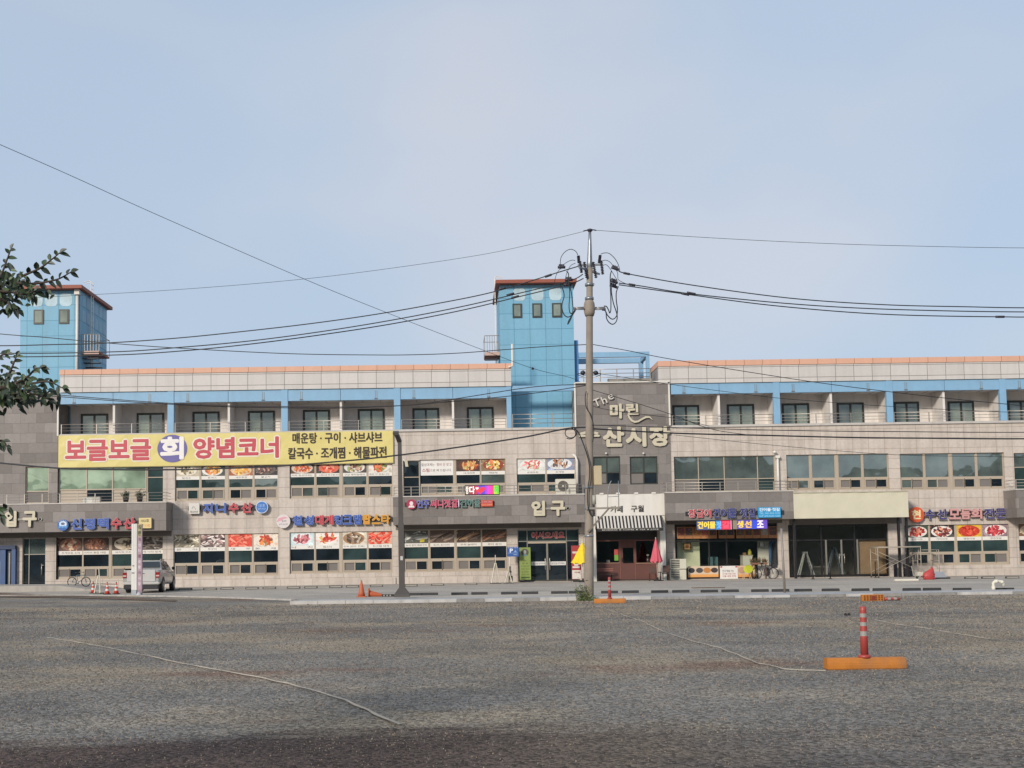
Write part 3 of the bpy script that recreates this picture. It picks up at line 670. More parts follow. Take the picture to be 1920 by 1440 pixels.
# ---- stair towers -----------------------------------------------------------
def tower(u0, u1, vt, vb, wins, vw, dep, eave_u, side):
    x0, x1 = XX(u0, 620, YT), XX(u1, 620, YT); um = (u0 + u1) / 2; zt = ZZ(um, vt, YT); z0 = zL - .1
    mb = MB(); mb.box(x0, x1, YT, YT + dep, z0, zt, M_blue); tw = mb.build('stair_tower', BLD)
    mb = MB()
    for (a, b) in wins:
        q = Rr(a, vw[0] - (( (a + b) / 2 - um) * .0145), b, vw[1] - (((a + b) / 2 - um) * .0145), YT)
        mb.box(q[0], q[1], YT - .06, YT - .002, q[2], q[3], M_dframe); mb.box(q[0] + .1, q[1] - .1, YT - .075, YT - .061, q[2] + .1, q[3] - .1, G_curt)
    mb.build('window', tw)
    # sun-bleached patches on the top course
    mb = MB(); mw = mat('bleached_panel_patch', 'a8bfc9', .6, var=.25, scale=1.5); n = 4; W_ = (x1 - x0)
    for k in range(n - 1 + (0 if side == 'r' else 0)):
        c = x0 + W_ * (.27 + .245 * k); pts_ = [(c + .40 * math.copysign(abs(math.cos(t)) ** .6, math.cos(t)), zt - .62 + .42 * math.copysign(abs(math.sin(t)) ** .6, math.sin(t))) for t in [2 * math.pi * q / 24 for q in range(24)]]
        mb.prism(pts_, YT - .012, YT - .002, mw)
    mb.build('bleached_patch', tw)
    if side == 'r':
        mb = MB(); mp2_ = mat('pale_side_panel', '86a9bd', .55, var=.15, scale=2)
        for k in range(6):
            for j in range(4):
                if j > 1 and k < 2: continue
                mb.box(x1 + .002, x1 + .012, YT + .42 + k * .9, YT + 1.16 + k * .9, zt - .98 - j * 1.02 + .06, zt - .16 - j * 1.02, mp2_)
        mb.build('side_cladding', tw)
    # thin projecting roof
    e0, e1 = XX(eave_u[0], 540, YT), XX(eave_u[1], 540, YT)
    mb = MB(); zt2 = zt + .24
    mb.box(e0, e1, YT - .55, YT + dep + .5, zt + .02, zt2, M_eave); mb.build('roof_eave', tw)
    # ladder and landing on the side wall
    sx = x1 if side == 'r' else x0; sg = 1 if side == 'r' else -1
    mb = MB()
    for yy in (YT + 1.55, YT + 2.0): mb.tube([(sx + sg * .22, yy, zL + 2.6), (sx + sg * .22, yy, zt + .9)], .028, M_wht, 6)
    for k in range(30):
        zz_ = zL + 2.9 + k * .3
        if zz_ < zt + .8: mb.tube([(sx + sg * .22, YT + 1.55, zz_), (sx + sg * .22, YT + 2.0, zz_)], .014, M_wht, 5)
    for yy in (YT + 1.55, YT + 2.0): mb.tube([(sx + sg * .22, yy, zt + .9), (sx + sg * .1, yy, zt + 1.0), (sx - sg * .3, yy, zt + .9)], .025, M_wht, 5)
    mb.build('roof_ladder', tw)
    zl = ZZ(um, 658, YT)
    mb = MB(); a, b = (sx + .02, sx + 1.15) if sg > 0 else (sx - 1.0, sx - .02)
    mb.box(a, b, YT + .3, YT + 2.6, zl - .12, zl, M_eave); mb.box(a, b, YT + .28, YT + .3, zl - .2, zl + .02, mat('landing_fascia', 'b59a8e', .7))
    for k in range(5): mb.box(a, b - .1, YT + .5 + k * .3, YT + .85 + k * .3, zl - .45 - k * .25, zl - .40 - k * .25, mat('stair_tread', '3d4148', .6))
    for yy in (YT + .3, YT + 2.6):
        for k in range(7 if yy < YT + 1 else 2):
            xx = a + (b - a) * k / (6 if yy < YT + 1 else 1); mb.tube([(xx, yy, zl), (xx, yy, zl + 1.1)], .018, M_steel, 5)
        mb.tube([(a, yy, zl + 1.1), (b, yy, zl + 1.1)], .024, M_steel, 5)
    oo = b if sg > 0 else a
    mb.tube([(oo, YT + .3, zl + 1.1), (oo, YT + 2.6, zl + 1.1)], .024, M_steel, 5)
    mb.build('stair_landing', tw)
    return tw, x0, x1, zt
twL = tower(38, 150, 545, 720, [(63.5, 82), (111, 129.5)], (580.5, 607.5), 5.8, (30, 158), 'r')
twC = tower(937.5, 1076, 534, 800, [(961, 978.5), (998, 1016), (1035, 1053.5)], (569, 595.5), 5.5, (929, 1080), 'l')
# downpipes
mb = MB(); xa = XX(144.5, 620, YT - .1)
mb.tube([(xa, YT - .1, zL + 2.2), (xa, YT - .1, twL[3] - .3)], .085, M_wht, 10); mb.box(xa - .16, xa + .16, YT - .26, YT - .001, twL[3] - .32, twL[3] + .01, M_wht); mb.build('downpipe', BLD)
mb = MB(); xa = XX(960.5, 660, D - .2)
z0_, z1_ = ZZ(960, 688, D - .2), ZZ(960, 645, D - .2)
mb.tube([(xa - .25, D - .2, z0_), (xa, D - .2, z0_ + .05), (xa, D - .2, z1_)], .07, M_wht, 8); mb.build('downpipe', BLD)
# lower bay of the middle tower: blue beam, railing, ledge
mb = MB(); xa, xb = XX(959.6, 760), XX(1078.5, 760)
zb_, zb2 = ZZ(1020, 733), ZZ(1020, 722.5)
mb.box(xa, xb, D + .02, D + .3, zb_, zb2, M_blue2); mb.build('beam', BLD)
mb = MB(); mb.box(xa, xb, D - .10, D + 2.0, zL - .14, zL, M_ledge); mb.build('ledge', BLD)
mb = MB()
for f in (1.0, .66, .33): mb.tube([(xa, D + .02, zL + .85 * f), (xb, D + .02, zL + .85 * f)], .022, M_steel, 6)
for u in (961, 994.5, 1036, 1076): x_ = XX(u, 785); mb.box(x_ - .03, x_ + .03, D - .01, D + .05, zL, zL + .87, M_steel)
mb.build('railing', BLD)
# blue roof frame and roof railing right of the middle tower
mb = MB(); y0 = YT + .3; zt = ZZ(1150, 660, y0); zt_b = zt - .33
x0, x1 = XX(1078, 680, y0), XX(1218, 680, y0)
mb.box(x0 - .02, x0 + .24, y0, y0 + .3, zL + 2, ZZ(1081, 638, y0), mat('blue_steel_edge', '3f77ab', .5))
mb.box(x0 + .25, x1, y0, y0 + .25, zt - .33, zt, M_blue2); mb.box(x0 + .25, x1, y0 + 2.4, y0 + 2.65, zt - .33, zt, M_blue2)
mb.box(x1 - .22, x1, y0, y0 + .25, zL + 1.6, zt - .331, M_blue2); mb.box(x1 - .3, x1 - .02, y0 + 2.4, y0 + 2.65, zL + 1.6, zt - .331, M_blue2)
mb.box(x1 - .22, x1, y0 + .251, y0 + 2.399, zt - .3, zt - .02, M_blue2)
mb.build('roof_frame', BLD)
mb = MB(); y0 = D + .6; x0, x1 = XX(1085, 700, y0), XX(1222, 700, y0); zr = ZZ(1150, 692, y0)
for dz in (0, -.27, -.52): mb.tube([(x0, y0, zr + dz), (x1, y0, zr + dz)], .024, M_steel, 6)
for k in range(5): xx = x0 + (x1 - x0) * (k + .3) / 4.4; mb.box(xx - .03, xx + .03, y0 - .03, y0 + .03, zDC, zr, M_steel)
mb.build('railing', BLD)
mb = MB(); mb.box(XX(1140, 712, D + 1.5), XX(1222, 712, D + 1.5), D + 1.5, D + 1.8, zDC, ZZ(1180, 709.5, D + 1.5), M_conc); mb.build('low_roof_wall', BLD)

# ---- stone canopies over the ground floor, each with a rail ------------------
def canopy(u0, u1, um, vt, vb, rail=True, m=M_dark, y=YC, name='canopy', x1f=None, rail_h=.56):
    x0, x1, z0, z1 = XX(u0, (vt + vb) / 2, y), XX(u1, (vt + vb) / 2, y), ZZ(um, vb, y), ZZ(um, vt, y)
    mb = MB(); mb.box(x0, x1, y, D - .052, z0, z1, m); mb.box(x0 - .03, x1 + .03, y - .04, D - .052, z1 + .001, z1 + .07, M_ledge if m is M_dark else m)
    mb.build(name, BLD)
    if rail:
        mb = MB(); zr = z1 + .07
        for f in (1, .66, .33):
            mb.tube([(x0 + .06, D - .3, zr + rail_h * f), (x0 + .06, y + .08, zr + rail_h * f), (x1 - .06, y + .08, zr + rail_h * f), (x1 - .06, D - .3, zr + rail_h * f)], .022 if f == 1 else .016, M_steel, 6)
        n = max(2, round((x1 - x0) / 1.1))
        for k in range(n + 1):
            xx = x0 + .06 + (x1 - x0 - .12) * k / n; mb.box(xx - .025, xx + .025, y + .055, y + .105, zr - .01, zr + rail_h, M_steel)
        mb.build('railing', BLD)
    return x0, x1, z0, z1
c1 = canopy(-420, 311.5, 200, 944, 996)
c2 = canopy(737, 1096, 850, 931, 982.5)
c3 = canopy(1249, 1488, 1400, 922.5, 974)
c5 = canopy(1906, 2330, 1912, 918.5, 970)
# vertical joints, dark band painting in the underside and shade below each canopy
for (a, b), (um, v0, v1) in ((( -420, 322), (200, 996, 1006.5)), ((742, 1090), (850, 980, 992)), ((1250, 1466), (1360, 974, 982))):
    mb = MB(); mb.box(XX(a, v0), XX(b, v0), D - .045, D - .004, ZZ(um, v1), ZZ(um, v0) + .2, M_shade); mb.build('canopy_shade_band', BLD)

# ---- doors -------------------------------------------------------------------
framed('entrance_door', r_Ldoor, [.26], [.68], [G_dark, G_dark, G_teal, G_refl], M_alu)
mb = MB(); mb.tube([(r_Ldoor[1] - .25, D + .06, .9), (r_Ldoor[1] - .25, D + .06, 1.6)], .03, M_steel, 6); mb.tube([(r_Ldoor[1] - .25, D + .06, 1.5), (r_Ldoor[1] - .1, D + .1, 1.5)], .03, M_steel, 6); mb.build('door_handle', BLD)
# blue shutter box doorway at the far left
M_navy = mat('navy_blue_paint', '33507c', .5, var=.15, dirt=.2)
mb = MB(); x0, x1, z0, z1 = r_bdoor
mb.box(x0, x1, D - .28, D + .2, z1 - .18, z1 + .06, mat('navy_trim', '1f3354', .5)); mb.box(x1 - .22, x1 + .02, D - .26, D + .2, z0, z1 - .181, M_navy)
mb.box(x1 - .95, x1 - .62, D - .2, D + .1, z0, z1 - .181, M_navy); mb.box(x1 - .61, x1 - .23, D - .05, D + .1, z0, z1 - .181, mat('dark_navy_panel', '26344a', .6))  # recessed panel in a darker navy
mb.box(x1 - .45, x1 - .36, D - .1, D - .051, z0, z1 - .4, M_alu)
mb.box(x0, x1 - .951, D - .12, D + .1, z1 - .95, z1 - .181, M_navy); mb.box(x0, x1 - .951, D - .02, D + .1, z0, z1 - .951, G_dark)
mb.box(x1 - 1.05, x1 - .951, D - .14, D - .021, z0, z1 - .951, M_alu)
mb.build('blue_doorway', BLD)
ent = framed('entrance_door', r_ent, [.158, .80], [.015, .775], [M_alu, M_alu, M_alu, G_dark, G_dark, G_dark, G_teal, G_teal, G_teal], M_alu, w=.06)
ex0, ex1 = r_ent[0] + (r_ent[1] - r_ent[0]) * .158, r_ent[0] + (r_ent[1] - r_ent[0]) * .80; ezt = r_ent[2] + (r_ent[3] - r_ent[2]) * .775
mb = MB(); xm = (ex0 + ex1) / 2 + .01
mb.box(xm - .06, xm + .06, D + .09, D + .2, r_ent[2] + .08, ezt - .05, M_alu); mb.box(ex0 + .04, ex1 - .04, D + .08, D + .2, ezt - .14, ezt - .03, M_frame)
for s in (-1, 1): mb.tube([(xm + s * .14, D + .05, .75), (xm + s * .14, D + .02, .8), (xm + s * .14, D + .02, 1.45), (xm + s * .14, D + .05, 1.5)], .022, M_steel, 6)
mb.build('door_leaf_frame', BLD)

# ================================================================== SHOPFRONTS
def pm(h, rough=.55, **k): return mat('paint_' + h, h, rough, **{'var': .06, **k})
def inner_room(x0, x1, z1, back, wallm, floorm, name='shop_interior'):
    mb = MB(); y0 = D + .3
    mb.face([(x0, y0, .05), (x1, y0, .05), (x1, back, .05), (x0, back, .05)], floorm)
    mb.face([(x0, back, .05), (x1, back, .05), (x1, back, z1), (x0, back, z1)], wallm)
    mb.face([(x0, y0, .05), (x0, back, .05), (x0, back, z1), (x0, y0, z1)], wallm)
    mb.face([(x1, y0, .05), (x1, back, .05), (x1, back, z1), (x1, y0, z1)], wallm)
    mb.face([(x0, y0, z1), (x1, y0, z1), (x1, back, z1), (x0, back, z1)], wallm)
    return mb.build(name, BLD, fix=False)
M_int = mat('dim_interior_wall', '4a4c50', .9); M_intf = mat('interior_floor', '5a554f', .8)
# dried fish shop
x0, x1, z0, z1 = r_fish
inner_room(x0, x1, z1, D + 5, M_int, M_intf)
framed('shop_window', (x0, x1, .32, z1), [.335, .505], [.66], [G_clear], mat('black_shop_frame', '1f1d1d', .4), w=.09)
MB().box(x0 + .01, x1 - .01, D + .1, D + .24, .05, .319, mat('dark_base_panel', '33241f', .6)).build('base_panel', BLD)
def at_fish(u0, u1, v0, v1, y, m, name, th=.03, bevel=0):
    a, b, c, d = Rr(u0, v0, u1, v1, y); return MB().box(a, b, y, y + th, c, d, m).build(name, BLD, bevel)
at_fish(1270, 1312, 1012, 1064, D + 1.2, pm('dadbb4'), 'cream_partition', .1)
at_fish(1421, 1443, 1012, 1064, D + 1.2, pm('d5cebb'), 'cream_partition', .1)
at_fish(1444, 1459, 1012, 1064, D + 1.3, pm('dad8bb'), 'cream_partition', .1)
mb = MB(); pts_ = [P(1458, 1014, D + 1.0), P(1450, 1015, D + 1.0), P(1445, 1019, D + 1.0), P(1444, 1026, D + 1.0), P(1445, 1062, D + 1.0)]
mb.tube(pts_, .1, pm('4a6c98'), 8); mb.build('blue_duct', BLD)
mb = MB(); a, b, c, d = Rr(1281, 1017, 1295.5, 1031.5, D + .9); mb.box(a, b, D + .9, D + .95, c, d, pm('6a4a2c')); mb.box(a + .06, b - .06, D + .88, D + .899, c + .06, d - .06, pm('d9b070')); mb.disc((a + b) / 2, (c + d) / 2, D + .86, .1, pm('b5602c')); tag(mb.build('framed_picture'), 'small square orange flower picture on the cream wall inside the dried fish shop', 'picture')
mb = MB(); a, b, c, d = Rr(1424, 1015, 1433, 1026, D + .9); mb.box(a, b, D + .9, D + .95, c, d, pm('7a7468')); mb.box(a + .04, b - .04, D + .885, D + .899, c + .04, d - .04, pm('d5d0c4')); tag(mb.build('framed_picture'), 'small grey framed picture beside the blue duct in the dried fish shop', 'picture')
mb = MB(); a, b, c, d = Rr(1393, 1042, 1411, 1059, D + .8); mb.box(a, b, D + .8, D + 1.5, .06, d, pm('cfcbb8')); mb.box(a - .03, b + .03, D + .76, D + 1.52, d + .001, d + .05, pm('b8a890')); mb.box(a + .05, a + .22, D + .85, D + 1.05, d + .051, d + .2, pm('8a6a48')); tag(mb.build('shop_counter'), 'white counter box standing inside the dried fish shop window', 'counter')
mb = MB(); a, b, c, d = Rr(1403, 1031, 1410, 1042, D + .9); cx_ = (a + b) / 2; mb.lathe((cx_, D + 1.0, c + .06), [(.11, 0), (.12, .05), (.12, .22), (.07, .3), (.06, .36)], pm('b8ad3a'), 12); tag(mb.build('yellow_jar'), 'yellow jar standing on the white counter in the fish shop', 'jar')
for k, (a, b) in enumerate(((1330, 1337), (1338, 1346))):
    q = Rr(a, 1044, b, 1060, D + .9); MB().box(q[0], q[1], D + .9, D + 1.3, .06, q[3], pm('4c6a68')).build('display_box', BLD)
# twelve small product photos in an orange strip above the shop windows
PHOTO = ['6b3a34', '55403c', '8a5a38', '8c4a3a', '54403c', '4a4440', '3f3a40', '6a4a44', '5c3c38', '6a3d38', '93887a', '55413a']
desc = ['red brown dried fish', 'dark brown dried laver', 'crossed dried squid legs', 'reddish dried shrimps', 'plain brown anchovies', 'black and grey seaweed', 'bluish black seaweed', 'mixed brown snacks', 'maroon filefish', 'dark red pollack', 'pale grey dried clams', 'brown pollack strips']
ux = [1269, 1284, 1299, 1314, 1329, 1347, 1362, 1380, 1396, 1411, 1426, 1441, 1457]
for k in range(12):
    u0, u1 = ux[k], ux[k + 1] - (3 if k in (4, 6) else 0); q = Rr(u0, 988 - k * .1, u1, 1010 - k * .1, D + .1)
    t = thing('product_photo', f'orange bordered photo of {desc[k]} above the fish shop window', 'photo card', ((q[0] + q[1]) / 2, D + .1, q[2]), 'product photos above the fish shop window')
    MB().box(q[0] + .01, q[1] - .01, D + .095, D + .115, q[2], q[3], pm('a9744a')).build('card', t)
    mb = MB(); c_ = pm(PHOTO[k], var=.35, scale=9); mb.box(q[0] + .05, q[1] - .05, D + .085, D + .094, q[2] + .2, q[3] - .04, c_)
    rr = random.Random(k)
    for j in range(9):
        cx_, cz_ = rr.uniform(q[0] + .12, q[1] - .12), rr.uniform(q[2] + .28, q[3] - .12); h_ = PHOTO[k]
        mb.disc(cx_, cz_, D + .083 - j * .0006, rr.uniform(.03, .08), pm(''.join('%02x' % max(0, min(255, int(h_[i:i + 2], 16) + rr.randint(-30, 55))) for i in (0, 2, 4))), .001, 7, rr.uniform(.015, .05))
    mb.build('picture', t)
# lower picture boards of the fish shop
def board(name, label, cat, u0, u1, v0, v1, y, base, items, group=None):
    q = Rr(u0, v0, u1, v1, y); t = thing(name, label, cat, ((q[0] + q[1]) / 2, y, q[2]), group)
    MB().box(q[0], q[1], y, y + .03, q[2], q[3], base).build('panel', t)
    W_, H_ = q[1] - q[0], q[3] - q[2]
    for n_, (fx, fz, rx, rz, col) in enumerate(items):
        MB().disc(q[0] + W_ * fx, q[2] + H_ * fz, y - .008, rx, pm(col, var=.25, scale=14), .007, 16, rz).build('picture', t)
    return t, q
tb, q = board('picture_board', 'long cream board showing four dried seafood bundles under the left fish shop window', 'picture board', 1290, 1347, 1061.5, 1082, D + .06, pm('c9b49c'),
      [(.12, .62, .2, .16, '2c2b2e'), (.38, .62, .22, .16, '4a4442'), (.63, .62, .24, .17, 'b5793f'), (.87, .62, .22, .16, '3a3032')])
MB().box(q[0], q[1], D + .052, D + .059, q[2], q[2] + .17, pm('d89a55')).build('orange_strip', tb)
tb, q = board('picture_board', 'shorter orange edged board with one bowl behind the lime chair', 'picture board', 1384, 1416, 1060.5, 1082, D + .06, pm('c9ac90'), [(.22, .6, .22, .2, 'b08a78')])
MB().box(q[0], q[1], D + .052, D + .059, q[2], q[2] + .17, pm('d3924e')).build('orange_strip', tb)
tb, q = board('picture_board', 'plain white board behind the bicycle at the right end of the fish shop', 'picture board', 1422, 1475, 1060, 1084, D + .06, pm('bfb9b0'), [(.3, .5, .2, .28, '4a4648')])
t = thing('notice_board', 'white notice with red and navy lettering in the middle of the fish shop front', 'notice', (0, 0, 0)); q = Rr(1350, 1061, 1383.5, 1085, D + .03); t.location = ((q[0] + q[1]) / 2, D + .03, q[2])
MB().box(q[0], q[1], D + .03, D + .06, q[2], q[3], pm('d8d5d0')).build('panel', t)
mb = MB(); mb.text('전국 택배 가능', q[0] + .15, q[1] - .25, q[3] - .40, q[3] - .24, D + .022, pm('39345f'), 0, .02); mb.build('lettering', t, fix=False)
mb = MB(); mb.text('건어물 젓갈 전문', q[0] + .14, q[1] - .14, q[3] - .54, q[3] - .44, D + .022, pm('a8434c'), 0, .01); mb.text('선물 세트 판매', q[0] + .14, q[1] - .14, q[3] - .70, q[3] - .58, D + .022, pm('b03540'), 0, .02); mb.build('lettering', t, fix=False)
mb = MB(); mb.box(q[0] + .03, q[0] + .15, D + .02, D + .029, q[3] - .1, q[3] - .02, pm('a83238')); mb.box(q[1] - .15, q[1] - .03, D + .02, D + .029, q[3] - .1, q[3] - .02, pm('a83238')); mb.build('corner_tape', t)

# empty shop under the cream fascia
x0, x1, z0, z1 = r_empty
inner_room(x0, x1, z1, D + 5.5, mat('bare_shop_wall', '8f8a80', .9), M_intf)
M_blk = mat('black_shop_frame', '1f1d1d', .4)
framed('shop_window', (x0, XX(1666, 1035), .12, z1), [.335, .67], [.70], [G_clear], M_blk, w=.09)
MB().box(XX(1667, 1035), x1, D, D + .3, .05, z1 + .01, M_tile).build('pier', BLD)
mb = MB(); q = Rr(1610, 1011, 1666, 1080, D + .35)
mb.box(q[0], q[1], D + .32, D + .36, .22, q[3], mat('plywood_sheet', '8d7154', .75, var=.22, scale=1.3)); tag(mb.build('plywood_sheet'), 'large brown plywood sheet standing inside the empty shop window', 'board')
mb = MB(); xa = XX(1550, 1040); xb = XX(1609, 1040); xm = XX(1579, 1040)
for x in (xa, xm, xb): mb.box(x - .05, x + .05, D + .07, D + .119, .22, ZZ(1580, 1012), M_alu)
for s in (-1, 1): mb.tube([(xm + s * .16, D + .06, .9), (xm + s * .16, D + .06, 1.5)], .025, M_steel, 6)
mb.box(xm - .16, xm + .16, D + .045, D + .069, 1.38, 1.46, M_alu)
mb.build('glass_door_frame', BLD)
def ladder(name, label, uL, uR, vt, vb, y, m):
    q = Rr(uL, vt, uR, vb, y); xm = (q[0] + q[1]) / 2; t = thing(name, label, 'ladder', (xm, y, .05))
    z0 = max(q[2], .06)
    for s, xe in ((-1, q[0]), (1, q[1])):
        mb = MB(); yy = y
        for d in (0, .45): mb.bar((xm + s * .06, yy + .1 + d * .5, q[3]), (xe, yy + d, z0), .05, .07, m)
        for k in range(1, 7):
            f = k / 7; xx = xm + s * .06 + (xe - xm - s * .06) * f; zz_ = q[3] + (z0 - q[3]) * f
            mb.bar((xx, yy + .1 * (1 - f) + .02, zz_), (xx, yy + .45 - .1 * (1 - f), zz_), .05, .03, m)
        mb.build('ladder_leg', t)
    MB().box(xm - .12, xm + .12, y + .05, y + .4, q[3] - .02, q[3] + .05, m).build('ladder_cap', t)
ladder('step_ladder', 'big aluminium step ladder behind the left pane of the empty shop', 1498, 1527, 1036, 1081, D + .8, pm('a5a29a', .4))
ladder('step_ladder', 'dim step ladder standing deeper in the empty shop behind the glass doors', 1552, 1581, 1028, 1080, D + 2.6, pm('6f7a80', .4))
mb = MB(); q = Rr(1524, 1062, 1550, 1082, D + 1.4); mb.box(q[0], q[1], D + 1.4, D + 2.0, q[3] - .05, q[3], pm('6a625a'))
for x in (q[0] + .04, q[1] - .04):
    for y in (D + 1.44, D + 1.96): mb.box(x - .03, x + .03, y - .03, y + .03, .06, q[3] - .05, pm('6a625a'))
tag(mb.build('work_table'), 'low grey work table inside the empty shop beside the big ladder', 'table')
# three black rope posts
for k, (u, v) in enumerate(((1524.5, 1086), (1557, 1085.5), (1642, 1083))):
    p = G(u, v, .05); mb = MB(); mb.tube([p, p + Vector((0, 0, .95))], .035, M_black, 8); mb.lathe(p, [(.12, 0), (.12, .02), (.04, .04)], M_black, 12)
    tag(mb.build('barrier_post'), ['thin black post in front of the ladder pane of the empty shop', 'thin black post before the glass doors of the empty shop', 'thin black post standing in front of the plywood sheet'][k], 'post', 'black posts before the empty shop')
# dark poles that carry the cream fascia
for k, (u, v0, v1) in enumerate(((1491, 972, 1086), (1687, 970, 1083), (1702, 970, 1083))):
    yy = YC + .4; x = XX(u, 1030, yy); mb = MB(); mb.box(x - .07, x + .07, yy, yy + .14, 0, ZZ(u, v0, yy) + .2, M_blk); mb.build('canopy_post', BLD)
# black plastic sheets hung at the pier right of the empty shop
for k, (u0, u1) in enumerate(((1676, 1683), (1694, 1711))):
    yy = D - .6; q = Rr(u0, 1056, u1, 1085, yy); mb = MB(); n = 7
    for j in range(n):
        a, b = q[0] + (q[1] - q[0]) * j / n, q[0] + (q[1] - q[0]) * (j + 1) / n; da, db = .05 * math.sin(j * 2.1), .05 * math.sin(j * 2.1 + 2.1)
        mb.face([(a, yy + da, .02), (b, yy + db, .02), (b, yy + db * .5, q[3]), (a, yy + da * .5, q[3])], mat('dark_navy_sheet', '20222c', .5))
        mb.face([(a, yy + da + .03, .02), (b, yy + db + .03, .02), (b, yy + db * .5 + .03, q[3]), (a, yy + da * .5 + .03, q[3])], MATS['dark_navy_sheet'])
    tag(mb.build('dark_sheet', fix=False), ['narrow dark sheet leaning left of the pale pier', 'wide dark navy sheet hung behind the scaffold'][k], 'sheet')

# cafe front
M_brown = mat('dark_red_brown_wood', '5e3b35', .55, var=.12, scale=3)
x0, x1, z0, z1 = r_cafe; ys = D + .05
inner_room(x0, x1, z1, D + 4, mat('cafe_inside', '2b2725', .9), M_intf)
def cq(u0, u1, v0, v1): return Rr(u0, v0, u1, v1, ys)
wl, wd, wr = cq(1120, 1160, 1015, 1055), cq(1168, 1188, 1027, 1056), cq(1193, 1230, 1014, 1055)
mb = MB(); zt_ = cq(1120, 1160, 1012, 1055)[3]
grid_wall(mb, x0 + .02, x1 - .02, .06, zt_, ys, [wl, wd, wr], M_brown, .1)
grid_wall(mb, x0 + .02, x1 - .02, zt_ + .001, z1, ys - .02, [], mat('cafe_dark_header', '2f2c2f', .6), .1)
mb.box(x0 + .02, x1 - .02, ys - .1, ys - .003, 0.0, .1, mat('cafe_step', '3a2a26', .7)); sf = mb.build('shopfront', BLD, fix=False)
for q in (wl, wd, wr): MB().box(q[0], q[1], ys + .06, ys + .07, q[2], q[3], G_clear).build('pane', sf)
mb = MB()
for q in (wl, wr):
    mb.box(q[0] - .05, q[1] + .05, ys - .03, ys - .002, q[3], q[3] + .06, pm('7a5148')); mb.box(q[0] - .05, q[1] + .05, ys - .05, ys - .002, q[2] - .06, q[2], pm('8a6a5a'))
for u in (1163, 1191): x = XX(u, 1050, ys); mb.box(x - .02, x + .02, ys - .025, ys - .002, .1, zt_ - .02, pm('7a4f46'))
q = cq(1165.5, 1166.8, 1046, 1053); mb.box(q[0], q[1], ys - .07, ys - .002, q[2], q[3], M_black)
mb.build('door_trim', sf)
for (u0, u1, v0, v1, c1_, c2_) in ((1152, 1159.5, 1030, 1051, 'b04a44', '6a9a3a'),):
    q = cq(u0, u1, v0, v1); t = thing('window_notice', 'small red and green notice stuck inside the cafe window', 'notice', ((q[0] + q[1]) / 2, ys + .04, q[2]))
    zm = (q[2] + q[3]) / 2; MB().box(q[0], q[1], ys + .045, ys + .055, zm, q[3], pm(c1_)).build('upper_sheet', t); MB().box(q[0], q[1], ys + .045, ys + .055, q[2], zm - .002, pm(c2_)).build('lower_sheet', t)
for k, u in enumerate((1138.5, 1142)):
    p = P(u, 1053, D + .45); mb = MB(); mb.lathe((p.x, p.y, wl[2] - .02), [(.03, 0), (.05, .03), (.055, .13), (.03, .16), (.02, .2)], pm('c9c4bc'), 10); tag(mb.build('white_cup'), 'small white cup on the sill of the left cafe window', 'cup', 'pair of cups in the cafe window')
p = P(1215, 1052, D + .6); mb = MB(); mb.lathe((p.x, p.y, wr[2] - .02), [(.1, 0), (.12, .05), (.12, .28), (.05, .34), (.06, .42)], pm('3f3a3a', .3), 12); mb.lathe((p.x, p.y, wr[2] + .41), [(.08, 0), (.1, .06), (.05, .12)], pm('b5b0a8', .3), 12); tag(mb.build('coffee_machine'), 'dark coffee machine with pale top behind the right cafe window', 'coffee machine')
# white cafe fascia and piers
yf = D - 1.15
q = Rr(1118, 926.5, 1246.5, 967, yf); t = thing('fascia_sign', 'white cafe fascia box with black Korean lettering above the striped awning', 'sign', ((q[0] + q[1]) / 2, yf, q[2])); qf = q
mb = MB(); mb.box(q[0], q[1], yf, D - .055, q[2], q[3], M_wht); mb.build('box', t, bevel=.01)
mb = MB(); a = Rr(1144.5, 948.5, 1167.5, 961, yf); mb.text('카페', *a, yf - .03, M_black, .02, .02); mb.build('lettering', t, fix=False)
mb = MB(); a = Rr(1183, 947.5, 1207, 960, yf); mb.text('구월', *a, yf - .03, M_black, .02, .02); mb.build('lettering', t, fix=False)
for u in (1128, 1159, 1193, 1226):
    x = XX(u, 926, yf); MB().box(x - .11, x + .11, yf - .05, yf + .25, q[3] + .002, q[3] + .1, M_wht).build('spot_lamp', t)
mb = MB(); x = XX(1112.5, 1010, yf); mb.box(x - .12, x + .16, yf - .02, D - .01, .02, ZZ(1113, 968, yf), M_wht); mb.box(XX(1093, 945, yf), XX(1097.5, 945, yf), yf, D - .055, ZZ(1095, 968, yf), ZZ(1095, 931, yf), M_wht); mb.build('white_pier', BLD)
mb = MB(); x = XX(1243.5, 1020, yf); mb.box(x - .17, x + .17, yf + .05, D - .01, .02, q[2] - .01, M_wht); mb.build('white_pier', BLD)
# striped awning
M_ab = mat('awning_black', '201f20', .7); M_aw = mat('awning_white', 'c4bfb6', .7)
a = P(1117, 968, yf); b = P(1240, 967, yf); yo = yf - 1.15; c = P(1120, 991.5, yo); d = P(1243.5, 988.5, yo); d.z = c.z; b.z = a.z
t = thing('striped_awning', 'black and white striped awning over the brown cafe front', 'awning', ((a.x + b.x) / 2, yo, c.z))
mb = MB(); N = 38
for k in range(N):
    f0, f1 = k / N, (k + 1) / N
    A, B_, C_, D_ = a.lerp(b, f0), a.lerp(b, f1), c.lerp(d, f1), c.lerp(d, f0)
    for off in (0, .012): mb.face([A - Vector((0, 0, off)), B_ - Vector((0, 0, off)), C_ - Vector((0, 0, off)), D_ - Vector((0, 0, off))], M_ab if k % 2 else M_aw)
for p_, r_ in ((a, c), (b, d)): mb.face([p_, r_, Vector((r_.x, yf, r_.z))], M_ab)
mb.build('canopy_cloth', t, fix=False)
